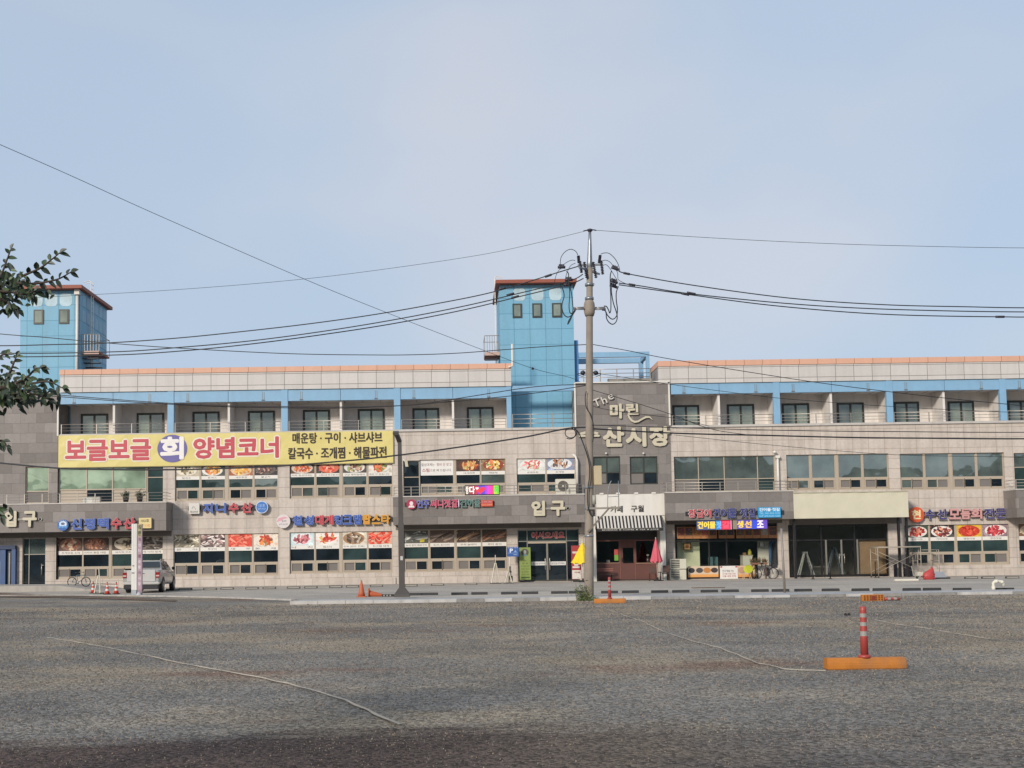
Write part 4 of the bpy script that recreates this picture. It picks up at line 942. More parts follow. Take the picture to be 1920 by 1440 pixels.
MB().box(c.x, d.x, yo - .02, yo + .01, c.z - .17, c.z - .003, M_ab).build('valance', t)
mb = MB(); w_ = d.x - c.x; mb.text('BEVERAGE ★ COFFEE ★ TEA ★ JUICE', c.x + w_ * .07, c.x + w_ * .93, c.z - .14, c.z - .03, yo - .024, M_aw, 0, .035); mb.build('lettering', t, fix=False)
mb = MB(); mb.tube([c, d], .03, M_alu, 6); mb.build('front_bar', t)

# cream blank fascia over the empty shop
q = Rr(1487.5, 923.5, 1702.5, 971, YC); t = thing('blank_fascia', 'blank cream covered fascia box above the empty shop', 'sign', ((q[0] + q[1]) / 2, YC, q[2]))
M_cream = mat('cream_sheet', 'c0bba6', .6, var=.07, scale=1.1)
mb = MB(); nx, nz = 48, 10; V = {}
rr = random.Random(3)
for i in range(nx + 1):
    for j in range(nz + 1):
        f, g = i / nx, j / nz; e = abs(g - .5) * 2
        dy = .014 * e ** 4 * math.sin(i * .9) + rr.uniform(-.002, .002)
        V[i, j] = mb.bm.verts.new((q[0] + (q[1] - q[0]) * f, YC - .05 + dy, q[2] + (q[3] - q[2]) * g))
for i in range(nx):
    for j in range(nz): fc = mb.bm.faces.new((V[i, j], V[i + 1, j], V[i + 1, j + 1], V[i, j + 1])); fc.material_index = mb.mi(M_cream)
mb.build('cover_sheet', t, fix=False)
mb = MB(); mb.box(q[0] + .02, q[1] - .02, YC + .03, D - .06, q[2] + .02, q[3] - .02, M_cream); mb.box(q[0], q[1] + .02, YC - .09, D - .06, q[3] + .001, q[3] + .05, pm('a5a08c')); mb.build('box', t)
MB().box(XX(1480, 976), XX(1690, 976), D - .045, D - .004, ZZ(1580, 983), ZZ(1580, 972) + .2, M_shade).build('canopy_shade_band', BLD)  # dark band painting in the shade below the fascia

# ================================================================== FOOD POSTERS
def shade(h, d): return ''.join('%02x' % max(0, min(255, int(h[i:i + 2], 16) + d)) for i in (0, 2, 4))
def poster(key, k, label, caption, style, bgc, plate, foods, frac=.60, xr=None):
    x0, x1, zs, zt = PANES[(key, k)]; zb = zt - frac * (zt - zs); y = D + .115
    if xr: x0, x1 = xr
    rr = random.Random(key + str(k))
    t = thing('food_poster', label, 'poster', ((x0 + x1) / 2, y, zb), 'food posters on the windows')
    H = zt - zb; zc_ = zb + H * .235; W = x1 - x0
    MB().box(x0, x1, y, y + .02, zb, zt, pm('d6d2cb')).build('panel', t)
    mb = MB(); yy = y - .003; mb.face([(x0, yy, zc_), (x1, yy, zc_), (x1, yy, zt), (x0, yy, zt)], pm(bgc, var=.35, scale=5))
    cx, cz = (x0 + x1) / 2 + W * rr.uniform(-.05, .05), (zc_ + zt) / 2 + H * rr.uniform(-.03, .03); hh = (zt - zc_) / 2; hw = W / 2
    def blob(bx, bz, rx, rz, a, col, lvl, n=9):
        pts_ = []
        for q in range(n):
            tt = 2 * math.pi * q / n; r_ = rr.uniform(.82, 1.15); ex, ez = rx * r_ * math.cos(tt), rz * r_ * math.sin(tt)
            px, pz = bx + ex * math.cos(a) - ez * math.sin(a), bz + ex * math.sin(a) + ez * math.cos(a)
            pts_.append((min(max(px, x0 + .004), x1 - .004), yy - lvl, min(max(pz, zc_ + .002), zt - .004)))
        mb.face(pts_, pm(col, var=.2, scale=16))
    lv = .001
    if style in ('plate', 'bowl'):
        for q in range(3): blob(rr.uniform(x0 + .1, x1 - .1), rr.choice([zc_ + .1, zt - .1]), hw * .3, hh * .3, rr.random() * 3, shade(bgc, rr.randint(-30, 45)), lv, 8); lv += .0004
        mb.face([(cx + hw * .88 * math.cos(2 * math.pi * q / 26), yy - .0025, max(zc_ + .003, min(zt - .004, cz + hh * .93 * math.sin(2 * math.pi * q / 26)))) for q in range(26)], pm(plate, var=.08))
        lv = .003; n = 34
        for q in range(n):
            a = rr.random() * 6.3; r_ = rr.random() ** .5; col = shade(rr.choice(foods), rr.randint(-22, 28))
            blob(cx + hw * .62 * r_ * math.cos(a), cz + hh * .66 * r_ * math.sin(a), hw * rr.uniform(.12, .24), hh * rr.uniform(.13, .22), rr.random() * 3, col, lv); lv += .0004
    elif style == 'fill':
        for q in range(60):
            col = shade(rr.choice(foods), rr.randint(-30, 30))
            blob(rr.uniform(x0, x1), rr.uniform(zc_, zt), hw * rr.uniform(.12, .3), hh * rr.uniform(.08, .17), rr.uniform(-.9, .9), col, lv); lv += .0003
    elif style == 'fish':
        for q in range(5):
            a = rr.uniform(.1, .55); bx, bz = x0 + W * (.2 + .16 * q), cz + hh * rr.uniform(-.4, .4)
            blob(bx, bz, hw * .8, hh * .27, a, shade(foods[q % len(foods)], -25), lv, 14); lv += .0004
            blob(bx, bz - hh * .06, hw * .62, hh * .13, a, shade(foods[q % len(foods)], 25), lv, 14); lv += .0004
            blob(bx + hw * .5 * math.cos(a), bz + hw * .5 * math.sin(a), hw * .06, hh * .08, 0, '22201e', lv, 7); lv += .0004
        if 'lemon' in label: blob(x1 - W * .25, zc_ + hh * .42, hw * .24, hh * .28, .4, 'c9b82e', lv, 14)
    if style != 'fill':
        for q in range(8): blob(rr.uniform(x0, x1), rr.uniform(zc_, zt), hw * .05, hh * .06, 0, shade(rr.choice(foods), 60), lv, 6); lv += .0003
    mb.build('picture', t, fix=False)
    if caption:
        mb = MB(); n = len(caption); wd = min(W * .86, n * .15 + .1)
        mb.text(caption, cx - wd / 2, cx + wd / 2, zb + H * .055, zb + H * .175, y - .004, pm('3a3836'), 0, .015); mb.build('caption', t, fix=False)
PL = [
 ('1b', 0, 'brown poster of mixed shellfish with pale shells, leftmost ground floor poster beside the white pillar', '조개모듬 소라', 'plate', '5a3f36', '8a6a58', ['c98a6a', 'dcc09f', '8a4a35']),
 ('1b', 1, 'brown poster with a round dish of reddish clams under the blue emblem sign', '가리비 홍합 대합', 'plate', '4a352c', '7d5646', ['a5674e', '7d4636', 'c9906e']),
 ('1b', 2, 'poster of brown clams on a cream plate, partly hidden by the white pillar', '바지락 키조개', 'plate', '4a3a30', 'd0c4ae', ['5a4638', 'b7a58c', '3e342f']),
 ('1b', 3, 'dark grey brown poster filled with small shells above the pickup truck', '꼬막 낙지 멍게', 'fill', '4a3f3a', '', ['6f625a', 'a39a90', '3a322e', '857468']),
 ('1c', 0, 'grey green poster of pale octopus arms on the ground floor', '문      어', 'fill', '8f8674', '', ['b5a98f', '7a6f5c', 'cfc8b4', '5f5646']),
 ('1c', 1, 'purplish white and black poster of baby octopus on the ground floor', '쭈꾸미', 'fill', '6f5a58', '', ['d0c0bb', '3f3230', 'a88a86', 'd8cec8']),
 ('1c', 2, 'poster filled entirely with bright red orange shrimps', '새      우', 'fill', 'd0432f', '', ['d8604a', 'c13a2a', 'e2846c']),
 ('1c', 3, 'poster of orange crabs on a cream background on the ground floor', '꽃      게', 'plate', 'd8ccbc', 'd9d0c4', ['d0532f', 'd9813f', 'b23a22', '8a6a30']),
 ('1d', 0, 'pale blue poster with pink squid pieces', '낙      지', 'plate', 'bccdd0', 'd2dada', ['b5616a', 'cf858a', '8f3f4a']),
 ('1d', 1, 'white poster with bright red lobsters', '랍스타', 'plate', 'd5d0c8', 'dedbd4', ['d0402c', 'd95a40', 'b52f20', 'b8a040']),
 ('1d', 2, 'poster with a wooden bowl of dark abalone', '전복 (완도 전복)', 'plate', 'c9bfae', '9a7550', ['5f4a3a', '8f7a66', 'bfb29f', '4a3a30']),
 ('1d', 3, 'orange red poster of king crab legs beside the lamp post', '킹크랩 대게', 'fill', 'c9a088', '', ['d94430', 'dd644a', 'c93a28']),
 ('1e', 0, 'grey poster of silver fish with a yellow lemon behind the lamp post', '농어 방어 메로구이', 'fish', '55554f', '', ['8f908a', 'b9b9b2', '6f6f69']),
 ('1e', 1, 'brown poster of flat fish, second from the lamp post', '도미 도다리', 'fish', '5f4c42', '', ['7d6858', '9a8676', '54463e']),
 ('1e', 2, 'poster of tan and black rockfish under the dark stone canopy', '우럭 놀래미', 'fish', '4f4036', '', ['a07f5f', '5f4d40', 'ba946f']),
 ('1e', 3, 'dark olive poster of a reddish flounder next to the blue parking sign', '광어 숭어', 'fish', '453c30', '', ['84583f', '95694f', '5a463a']),
 ('1f', 0, 'poster of red seasoned squid on a white plate with a dark green background', '오징어젓', 'plate', '3a4a38', 'd5d3cc', ['b53a2c', 'c9563f', '9a2a22', 'd98a70']),
 ('1f', 1, 'poster of dark red scallops in a white dish on a black background', '가리비젓', 'plate', '2a2420', 'd8d5cf', ['8f2f28', 'a84838', '5a2a28', 'c98a6a']),
 ('1f', 2, 'bright yellow poster with a red bowl of roe', '명란이젓', 'plate', 'cfa836', 'b53a26', ['c9402a', 'd65a38', 'b02a1c']),
 ('1f', 3, 'poster of red pollack guts on a white plate with lilac background', '창란젓갈', 'plate', '857078', 'dad5d0', ['a82c34', 'c94a4e', '8f2430']),
 ('1g', 0, 'brown poster with a cream dish at the far right edge', '조개젓', 'plate', '7a5a45', 'cfc0a5', ['b59a78', 'd0bc98', '8a6a4c']),
 ('2c', 0, 'upper floor poster of pale noodle soup under the yellow banner', '칼국수', 'plate', 'b8ac98', 'd6cfc0', ['c9bd9c', '8f7a55', 'd8d0b8', '5f5a48']),
 ('2c', 1, 'upper floor poster of an orange pork cutlet on a white plate', '돈까스', 'plate', '4a4a46', 'd8d6d0', ['c9743a', 'd98f45', 'b55a2c', 'd9b84a']),
 ('2c', 2, 'upper floor poster of golden fried shrimps', '새우튀김', 'plate', '9a563a', 'c9b59a', ['d9a045', 'e0b868', 'c97f34']),
 ('2c', 3, 'upper floor poster of greyish brown grilled beef', '불고기', 'plate', '3f3a3a', '5f5652', ['856458', 'a88678', '5a423c']),
 ('2d', 0, 'upper floor poster of orange crab pieces on a glass dish', '저희 칠성대게는', 'plate', '5a4030', 'c4bdb4', ['d0703c', 'd99464', 'b84c2c']),
 ('2d', 1, 'upper floor poster of a round orange crab stew on black', '스팀으로 쪄 드립니다', 'plate', '302826', 'c4664c', ['cf4630', 'da7050', 'b03020', 'd9a088']),
 ('2d', 2, 'upper floor poster of shellfish on a tilted white tray', '고급 명차림에서', 'plate', '4a4642', 'd4d1cc', ['9a6c52', 'c9a890', '7f8f58', '6a4038']),
 ('2d', 3, 'upper floor poster of glazed crab with green garnish at the banner end', '찜값 안 받습니다', 'plate', 'cfcac0', 'd8d4cc', ['c9683a', 'd9854f', 'b84c2c', '6f8a48']),
 ('2e', 1, 'upper floor poster of crab noodles in a dark red pot', '대게라면', 'bowl', '45312a', '5f3428', ['d07c44', 'd9a465', 'b85434', 'c9b070']),
 ('2e', 2, 'upper floor poster of yellow spicy stew in a red rimmed bowl', '매운탕', 'bowl', '84694f', '8a3a2a', ['d9b25a', 'cf6c42', 'd9cba0', '8a9a50']),
 ('2f', 0, 'upper floor poster of pink raw shrimps and green leaves on white', '생새우회', 'plate', 'cacac4', 'd6d6d2', ['c9565a', 'd98480', '7f9558', 'd5cfc0']),
 ('2f', 1, 'upper floor poster of black and white clam slices above the outdoor unit', '조개탕', 'plate', '7f88a0', 'd0d4d8', ['cbc6c0', '3f3a3a', 'b5acA4', 'a86a40']),
]
for p in PL: poster(*p, frac=.585 if p[0][0] == '1' else .64)
x0, x1, zs, zt = PANES[('2e', 0)]; zb = zt - .64 * (zt - zs); y = D + .115
t = thing('text_poster', 'white window poster with two lines of red and black Korean writing', 'poster', ((x0 + x1) / 2, y, zb))
MB().box(x0, x1, y, y + .02, zb, zt, pm('d6d3ce')).build('panel', t); H, W = zt - zb, x1 - x0
mb = MB(); mb.text('칠성대게는', x0 + .08, x0 + W * .44, zb + H * .60, zb + H * .80, y - .006, pm('5a4a4a'), 0, .015); mb.text('으로 쪄 드립니다.', x0 + W * .30, x1 - W * .05, zb + H * .24, zb + H * .42, y - .006, pm('5a4a4a'), 0, .015); mb.build('lettering', t, fix=False)
mb = MB(); mb.text('찜비 안 받고', x0 + W * .5, x1 - .1, zb + H * .60, zb + H * .80, y - .006, pm('8a4448'), 0, .015); mb.text('스팀', x0 + W * .06, x0 + W * .28, zb + H * .22, zb + H * .46, y - .006, pm('9a3a44'), 0, .02); mb.build('lettering', t, fix=False)

# ================================================================== SIGNS
def sgn(name, label, cat, q, y, group=None): return thing(name, label, cat, ((q[0] + q[1]) / 2, y, q[2]), group)
def word(t, body, q, y, face, side=None, depth=.12, bold=.03, outline=None, oc=None, shear=0, pad=.03, name='lettering', **k):
    mb = MB()
    if outline:
        em = (q[3] - q[2]); mb.text(body, *q, y + .012, outline, depth, bold, oc or outline, shear=shear, grow=bold * em + pad, **k)
        mb.text(body, *q, y, face, 0, bold, shear=shear, **k)
    else: mb.text(body, *q, y, face, depth, bold, side, shear=shear, **k)
    return mb.build(name, t, fix=False)
RED, BLU, CRM = pm('ac3540', .4), pm('33509c', .4), pm('bdb59f', .45)
SIDE = pm('33281f', .6)
# big yellow banner
yb = D - .14; q = Rr(109.5, 813.5, 737, 871, yb)
q = (q[0], q[1], ZZ(423, 872, yb), ZZ(423, 812, yb))
t = sgn('banner', 'long yellow banner with red and black Korean lettering under the left balconies', 'banner', q, yb)
M_yel = mat('banner_yellow', 'cbbd76', .45, var=.04, scale=1.2)
mb = MB(); nx, nz = 60, 6; V = {}; rr = random.Random(5)
for i in range(nx + 1):
    for j in range(nz + 1):
        V[i, j] = mb.bm.verts.new((q[0] + (q[1] - q[0]) * i / nx, yb + .02 + .012 * math.sin(i * .9) * math.sin(j * 1.3) + rr.uniform(-.003, .003), q[2] + (q[3] - q[2]) * j / nz))
for i in range(nx):
    for j in range(nz): f = mb.bm.faces.new((V[i, j], V[i + 1, j], V[i + 1, j + 1], V[i, j + 1])); f.material_index = mb.mi(M_yel)
mb.build('banner_sheet', t, fix=False)
mb = MB(); fw = .035
mb.box(q[0] - fw, q[1] + fw, yb + .045, D - .005, q[2] - fw, q[3] + fw, pm('9a8f6a')); mb.build('banner_frame', t)
def zrow(u, va, vb, Y): return ZZ(u, vb, Y), ZZ(u, va, Y)
BR = pm('b4424e', .45); BW = pm('d8cfc0', .45)
for body, u0, u1, um, va, vb in (('보글보글', 122, 283.5, 203, 824, 864), ('양념코너', 362, 523, 442, 819, 859.5)):
    word(t, body, (XX(u0, 843, yb), XX(u1, 843, yb)) + zrow(um, va, vb, yb), yb - .006, BR, None, .004, .042, BW, pad=.09)
mb = MB(); cxx, czz = XX(323, 841, yb), ZZ(323, 841, yb); r_ = (XX(351, 841, yb) - XX(295, 841, yb)) / 2
mb.disc(cxx, czz, yb - .004, r_, pm('5f5a92', .45), .004, 40, r_ * .93); mb.build('round_badge', t)
word(t, '회', (XX(300, 841, yb), XX(345, 841, yb)) + zrow(323, 818.5, 862, yb), yb - .012, pm('dcd8d4'), None, .004, .05)
word(t, '매운탕 · 구이 · 샤브샤브', (XX(548, 820, yb), XX(717, 820, yb)) + zrow(632, 810.5, 831, yb), yb - .006, pm('2e2018'), None, .003, .028)
word(t, '칼국수 · 조개찜 · 해물파전', (XX(540, 848, yb), XX(725, 848, yb)) + zrow(632, 838, 860, yb), yb - .006, pm('2e2018'), None, .003, .028)

# two IPGU (entrance) signs in cream channel letters
for (ua, ub, uc, ud, va, vb, um, lab) in ((8, 31, 42, 69, 958, 988, 38, 'cream channel letters reading entrance on the far left stone canopy'), (996, 1022, 1032, 1060, 938.5, 967.5, 1028, 'cream channel letters reading entrance on the canopy above the middle doors')):
    y = YC - .16; vm = (va + vb) / 2
    q = (XX(ua, vm, y), XX(ud, vm, y)) + zrow(um, va, vb, y); t = sgn('channel_letter_sign', lab, 'sign', q, y, 'entrance signs')
    mb = MB(); mb.box(q[0] + .1, q[1] + .22, YC - .06, YC - .001, q[2] + .40, q[2] + .52, pm('8f8d88', .4)); mb.tube([(q[1] + .2, YC - .06, q[2] + .46), (q[1] + .2, YC - .001, q[2] + .46)], .1, M_alu, 10); mb.build('wiring_bar', t)
    word(t, '입', (XX(ua, vm, y), XX(ub, vm, y)) + zrow((ua + ub) / 2, va, vb, y), y, CRM, SIDE, .11, .055, name='letter'); word(t, '구', (XX(uc, vm, y), XX(ud, vm, y)) + zrow((uc + ud) / 2, va, vb, y), y, CRM, SIDE, .11, .055, name='letter')

def backbar(t, u0, u1, v, Y, h=.14, col='26242a'):
    MB().box(XX(u0, v, Y), XX(u1, v, Y), Y + .11, Y + .17, ZZ((u0 + u1) / 2, v, Y) - h, ZZ((u0 + u1) / 2, v, Y) + h, pm(col)).build('back_bar', t)
def letters(t, items, Y, v0, v1, bold=.03, outline=None):
    bold = min(bold, .028)
    """items: (syllable, u0, u1, face material, pale edge material)"""
    uall = [(a, b) for _, a, b, *_r in items]; um = (uall[0][0] + uall[-1][1]) / 2
    for ch, u0, u1, m_, e_ in items:
        uc = (u0 + u1) / 2; dv = -(uc - um) * .0145
        q = (XX(u0, (v0 + v1) / 2, Y), XX(u1, (v0 + v1) / 2, Y), ZZ(uc, v1 + dv, Y), ZZ(uc, v0 + dv, Y))
        word(t, ch, q, Y, m_, None, .10, bold, e_, pad=.018 if bold > .021 else .013, name='letter')
EB, ER, EO = pm('8fa3d8', .4), pm('d58f94', .4), pm('d9b46a', .4)
# sinpyeongtaek fish shop sign
Y = YC - .18; q = Rr(108, 972, 284, 994, Y); t = sgn('channel_letter_sign', 'blue and red raised letters with round blue emblem and cream 102 plate on left canopy', 'sign', q, Y, 'fish shop letter signs')
backbar(t, 112, 262, 981, Y)
letters(t, [('신', 133.5, 153, BLU, EB), ('평', 158, 178, BLU, EB), ('택', 183.5, 203.5, BLU, EB), ('수', 208, 227.5, RED, ER), ('산', 232, 253, RED, ER)], Y, 971.5, 992)
mb = MB(); cx_, cz_ = XX(118, 984.5, Y), ZZ(118, 984.5, Y); mb.disc(cx_, cz_, Y - .02, .34, pm('2f5fa5', .4), .14); mb.build('round_emblem', t)
mb = MB(); mb.disc(cx_ + .01, cz_ + .05, Y - .03, .23, pm('c5d3e2', .4), .009, 24, .19); mb.disc(cx_, cz_ + .08, Y - .036, .12, pm('5a6474'), .005, 16, .08)
for k in range(5): mb.disc(cx_ - .2 + k * .1, cz_ - .12 + .03 * (k % 2), Y - .036, .06, pm('5f94cc'), .005, 12)
for k in range(6):
    a = math.pi * (.18 + .128 * k); mb.face([(cx_ + .24 * math.cos(a - .08), Y - .031, cz_ + .05 + .22 * math.sin(a - .08)), (cx_ + .24 * math.cos(a + .08), Y - .031, cz_ + .05 + .22 * math.sin(a + .08)), (cx_ + .33 * math.cos(a), Y - .031, cz_ + .03 + .31 * math.sin(a))], pm('c5d3e2', .4))
mb.build('emblem_picture', t, fix=False)
q = Rr(260.5, 971, 284, 990.5, Y); mb = MB(); mb.box(q[0], q[1], Y - .03, Y + .17, q[2], q[3], pm('d0bd85', .4)); mb.build('number_plate', t, bevel=.01)
word(t, '102호', (q[0] + .13, q[1] - .13, q[2] + .38, q[3] - .08), Y - .034, pm('3a332a'), None, .003, .03); word(t, '677-1102', (q[0] + .1, q[1] - .08, q[2] + .09, q[2] + .24), Y - .034, pm('c8503a'), None, .003, .02)
# jini fish shop sign
Y = D - .26; q = Rr(354, 940, 503, 964, Y); t = sgn('channel_letter_sign', 'short blue and red four letter sign between a white square plate and blue disc', 'sign', q, Y, 'fish shop letter signs')
backbar(t, 352, 503, 952, Y)
letters(t, [('지', 381, 398.5, BLU, EB), ('니', 405, 423.5, BLU, EB), ('수', 429, 447, RED, ER), ('산', 453, 472.5, RED, ER)], Y, 943, 962)
q = Rr(354, 943.5, 374, 963.5, Y); mb = MB(); mb.box(q[0], q[1], Y - .02, Y + .15, q[2], q[3], pm('c9c5be', .4)); mb.build('square_plate', t, bevel=.01)
word(t, '지니수산', (q[0] + .08, q[1] - .08, q[2] + .05, q[2] + .2), Y - .024, pm('3a3836'), None, .003, .03)
mb = MB(); mb.tube([(q[0] + .2 + .06 * k, Y - .024, q[2] + .32 + .14 * math.sin(k * .9)) for k in range(5)], .012, pm('6f6a66'), 4); mb.build('emblem_picture', t)
cx_, cz_ = XX(491, 951, Y), ZZ(491, 951, Y); mb = MB(); mb.disc(cx_, cz_, Y - .02, .39, pm('b9c3cf', .4), .16); mb.disc(cx_, cz_, Y - .03, .34, pm('3f6fb2', .4), .009); mb.build('round_emblem', t)
word(t, '121호', (cx_ - .19, cx_ + .19, cz_ + .04, cz_ + .2), Y - .034, pm('b5cbe8'), None, .003, .02); word(t, '677-7121', (cx_ - .24, cx_ + .24, cz_ - .15, cz_ - .05), Y - .034, pm('b5cbe8'), None, .003, .02)
# chilseong crab shop sign
q = Rr(518, 964, 736, 990, Y); t = sgn('channel_letter_sign', 'long blue, red and orange ten letter crab shop sign with white disc', 'sign', q, Y, 'fish shop letter signs')
ORG = pm('c98a2a', .4); backbar(t, 540, 736, 974, Y)
letters(t, [('칠', 549, 566.5, BLU, EB), ('성', 570.5, 588, BLU, EB), ('대', 591, 606.5, RED, ER), ('게', 608.5, 625, RED, ER), ('킹', 627, 642, BLU, EB), ('크', 643.5, 660.5, BLU, EB), ('랩', 662.5, 677.5, BLU, EB), ('랍', 680, 695.5, ORG, EO), ('스', 697.5, 713, ORG, EO), ('타', 715, 731, ORG, EO)], Y, 965.5, 983.5)
cx_, cz_ = XX(531.3, 977.5, Y), ZZ(531.3, 977.5, Y); mb = MB(); mb.disc(cx_, cz_, Y - .02, .43, pm('cdc5c4', .4), .16); mb.build('round_emblem', t)
mb = MB(); mb.prism([(cx_ - .42, cz_ - .02), (cx_ - .3, cz_ + .2), (cx_ + .1, cz_ + .3), (cx_ + .3, cz_ + .2), (cx_ + .05, cz_ + .17), (cx_ - .2, cz_ + .02)], Y - .028, Y - .021, pm('cf97a2')); mb.build('emblem_picture', t)
word(t, '칠성호', (cx_ - .1, cx_ + .2, cz_ - .05, cz_ + .08), Y - .026, pm('6f6070'), None, .003, .02); word(t, '677-0130', (cx_ - .27, cx_ + .27, cz_ - .23, cz_ - .13), Y - .026, pm('8a7a8a'), None, .003, .02)
# injoo sign on the middle canopy
Y = YC - .16; q = Rr(760, 936, 926, 955, Y); t = sgn('channel_letter_sign', 'wavy blue, pink and green letters with round pink portrait emblem on middle canopy', 'sign', q, Y, 'fish shop letter signs')
backbar(t, 759, 927, 944.5, Y, .12)
PNK, GRN, WE = pm('b83a58', .4), pm('2f5f58', .4), pm('c3c4d2', .4)
letters(t, [('인', 781.5, 793, pm('474a9a', .4), WE), ('주', 794.5, 804.5, pm('474a9a', .4), WE), ('써', 807, 818.5, PNK, pm('dcaeb8', .4)), ('니', 821, 831.5, PNK, pm('dcaeb8', .4)), ('젓', 833, 845, PNK, pm('dcaeb8', .4)), ('갈', 847, 858, PNK, pm('dcaeb8', .4)), ('·', 859.3, 861, WE, WE), ('건', 863, 875, GRN, pm('b9c5c0', .4)), ('어', 877, 888, GRN, pm('b9c5c0', .4)), ('물', 889.5, 900.5, GRN, pm('b9c5c0', .4))], Y, 936.5, 951.5, .02)
cx_, cz_ = XX(771.3, 945.5, Y), ZZ(771.3, 945.5, Y); mb = MB(); mb.disc(cx_, cz_, Y - .02, .3, pm('9c2f50', .4), .15); mb.build('round_emblem', t)
mb = MB(); mb.disc(cx_, cz_ + .05, Y - .026, .11, pm('d8ccc8'), .005, 16, .13); mb.prism([(cx_ - .2, cz_ - .2), (cx_ + .2, cz_ - .2), (cx_ + .13, cz_ - .08), (cx_ - .13, cz_ - .08)], Y - .026, Y - .021, pm('d8ccc8')); mb.build('emblem_picture', t)
q = Rr(901.5, 938, 924, 949.5, Y); mb = MB(); mb.box(q[0], q[1], Y - .01, Y + .14, q[2], q[3], pm('c4523a', .4)); mb.box(q[0] + .03, q[1] - .03, Y - .016, Y - .011, q[2] + .19, q[3] - .03, pm('a93340')); mb.build('phone_plate', t)
word(t, '인주써니젓갈', (q[0] + .06, q[1] - .06, q[3] - .15, q[3] - .05), Y - .02, pm('d9bcb4'), None, .003, .01); word(t, '532-5959', (q[0] + .06, q[1] - .06, q[2] + .05, q[2] + .16), Y - .02, pm('e0a890'), None, .003, .02)
# LED sign hanging on the railing above it
def emi(h, e=.9): return mat('led_' + h, h, .4, emis=e * .45, var=.1, scale=20)
y = YC - .02; q = Rr(871.5, 909.5, 936.5, 928, y); t = sgn('led_sign', 'small glowing LED board with red heart hung on the canopy railing', 'sign', q, y)
MB().box(q[0], q[1], y - .06, y + .06, q[2], q[3], pm('17161a')).build('case', t)
W, H = q[1] - q[0], q[3] - q[2]; y2 = y - .063
mb = MB(); cols = ['a8324a', '7a3a9a', '5a3fb0', '3f3fb5', '5a3fb8', '9a3fb8', 'c03fae', 'c93a9a', 'c9406f']
for k in range(len(cols)): mb.box(q[0] + W * (.30 + .058 * k), q[0] + W * (.30 + .058 * (k + 1)) - .002, y2, y2 + .003, q[2] + .04, q[3] - .04, emi(cols[k]))
mb.box(q[0] + W * .83, q[1] - W * .02, y2, y2 + .003, q[2] + .04, q[3] - .04, emi('8fbf3a')); mb.box(q[0] + W * .12, q[0] + W * .297, y2, y2 + .003, q[2] + .04, q[3] - .04, emi('8a2f40')); mb.box(q[0] + W * .02, q[0] + W * .118, y2, y2 + .003, q[2] + .04, q[3] - .04, emi('5a564f')); mb.build('screen', t)
mb = MB(); hp = [(q[0] + W * .45 + .28 * 16 * math.sin(a) ** 3 / 16, q[2] + H * .5 + .21 * (13 * math.cos(a) - 5 * math.cos(2 * a) - 2 * math.cos(3 * a) - math.cos(4 * a)) / 13) for a in [2 * math.pi * k / 36 for k in range(36)]]
mb.face([(a, y2 - .004, b) for a, b in hp], emi('d0343f'))
hp = [(q[0] + W * .355 + .1 * math.sin(a) ** 3, q[2] + H * .66 + .08 * (13 * math.cos(a) - 5 * math.cos(2 * a) - 2 * math.cos(3 * a) - math.cos(4 * a)) / 13) for a in [2 * math.pi * k / 24 for k in range(24)]]
mb.face([(a, y2 - .006, b) for a, b in hp], emi('e0d0d0')); mb.build('heart_picture', t, fix=False)
word(t, '다', (q[0] + W * .13, q[0] + W * .29, q[2] + .07, q[3] - .06), y2 - .004, emi('e0dcd8'), None, .002, .035); word(t, '랑', (q[0] + W * .025, q[0] + W * .11, q[2] + .06, q[3] - .06), y2 - .004, emi('d8d4c8'), None, .002, .02); word(t, '해', (q[0] + W * .845, q[0] + W * .97, q[2] + .07, q[3] - .06), y2 - .004, emi('2fb04a'), None, .002, .02)
# welcome letters over the doors
y = D + .09; q = Rr(996.5, 997, 1058.5, 1010, y); t = sgn('welcome_lettering', 'red welcome lettering with pale outline above the middle entrance doors', 'lettering', q, y)
word(t, '어서오세요', q, y, pm('b03036'), None, .01, .018, pm('d5b0aa'), pad=.02)
# white strip stickers on the two door leaves
for k, (u0, u1) in enumerate(((996, 1026), (1031.5, 1061))):
    q = Rr(u0, 1053 - k * .3, u1, 1060 - k * .3, D + .15); t = sgn('door_strip', ['white notice strip across the left entrance door leaf', 'white notice strip across the right entrance door leaf'][k], 'sticker', q, D + .15, 'strips on the entrance doors')
    MB().box(q[0], q[1], D + .148, D + .16, q[2], q[3], pm('cfcdc9')).build('strip', t); word(t, '출입문을 닫아주세요', (q[0] + .1, q[1] - .08, q[2] + .05, q[3] - .05), D + .142, pm('55555c'), None, .002, .02)
# building name on the dark stone wall
y = D - .2; t = thing('building_name_sign', 'large cream building name in raised letters with a wave on the dark stone wall', 'sign', (XX(1168, 830, y), y, ZZ(1168, 838, y)))
for ch, u, v, w_, h_ in (('T', 1119, 754.5, 13, 14.5), ('h', 1132.5, 750, 9.5, 14), ('e', 1145, 744.5, 10.5, 10)):
    cx_, cz_ = XX(u, v, y), ZZ(u, v, y); s_ = D / F
    mb = MB(); mb.text(ch, cx_ - w_ * s_ / 2, cx_ + w_ * s_ / 2, cz_ - h_ * s_ / 2, cz_ + h_ * s_ / 2, y, pm('c2bdb2', .45), .1, .022, SIDE, rot=R_(22)); mb.build('letter', t, fix=False)
for ch, u0, u1, v0, v1 in (('마', 1143, 1170.5, 756.5, 785), ('린', 1173.5, 1197.5, 756, 778), ('수', 1085, 1124.5, 803, 827.5), ('산', 1130, 1170.5, 799.5, 838), ('시', 1172.5, 1212, 799.5, 838), ('장', 1217, 1257, 799, 837)):
    word(t, ch, Rr(u0, v0, u1, v1, y), y, CRM, SIDE, .11, .052, name='letter')
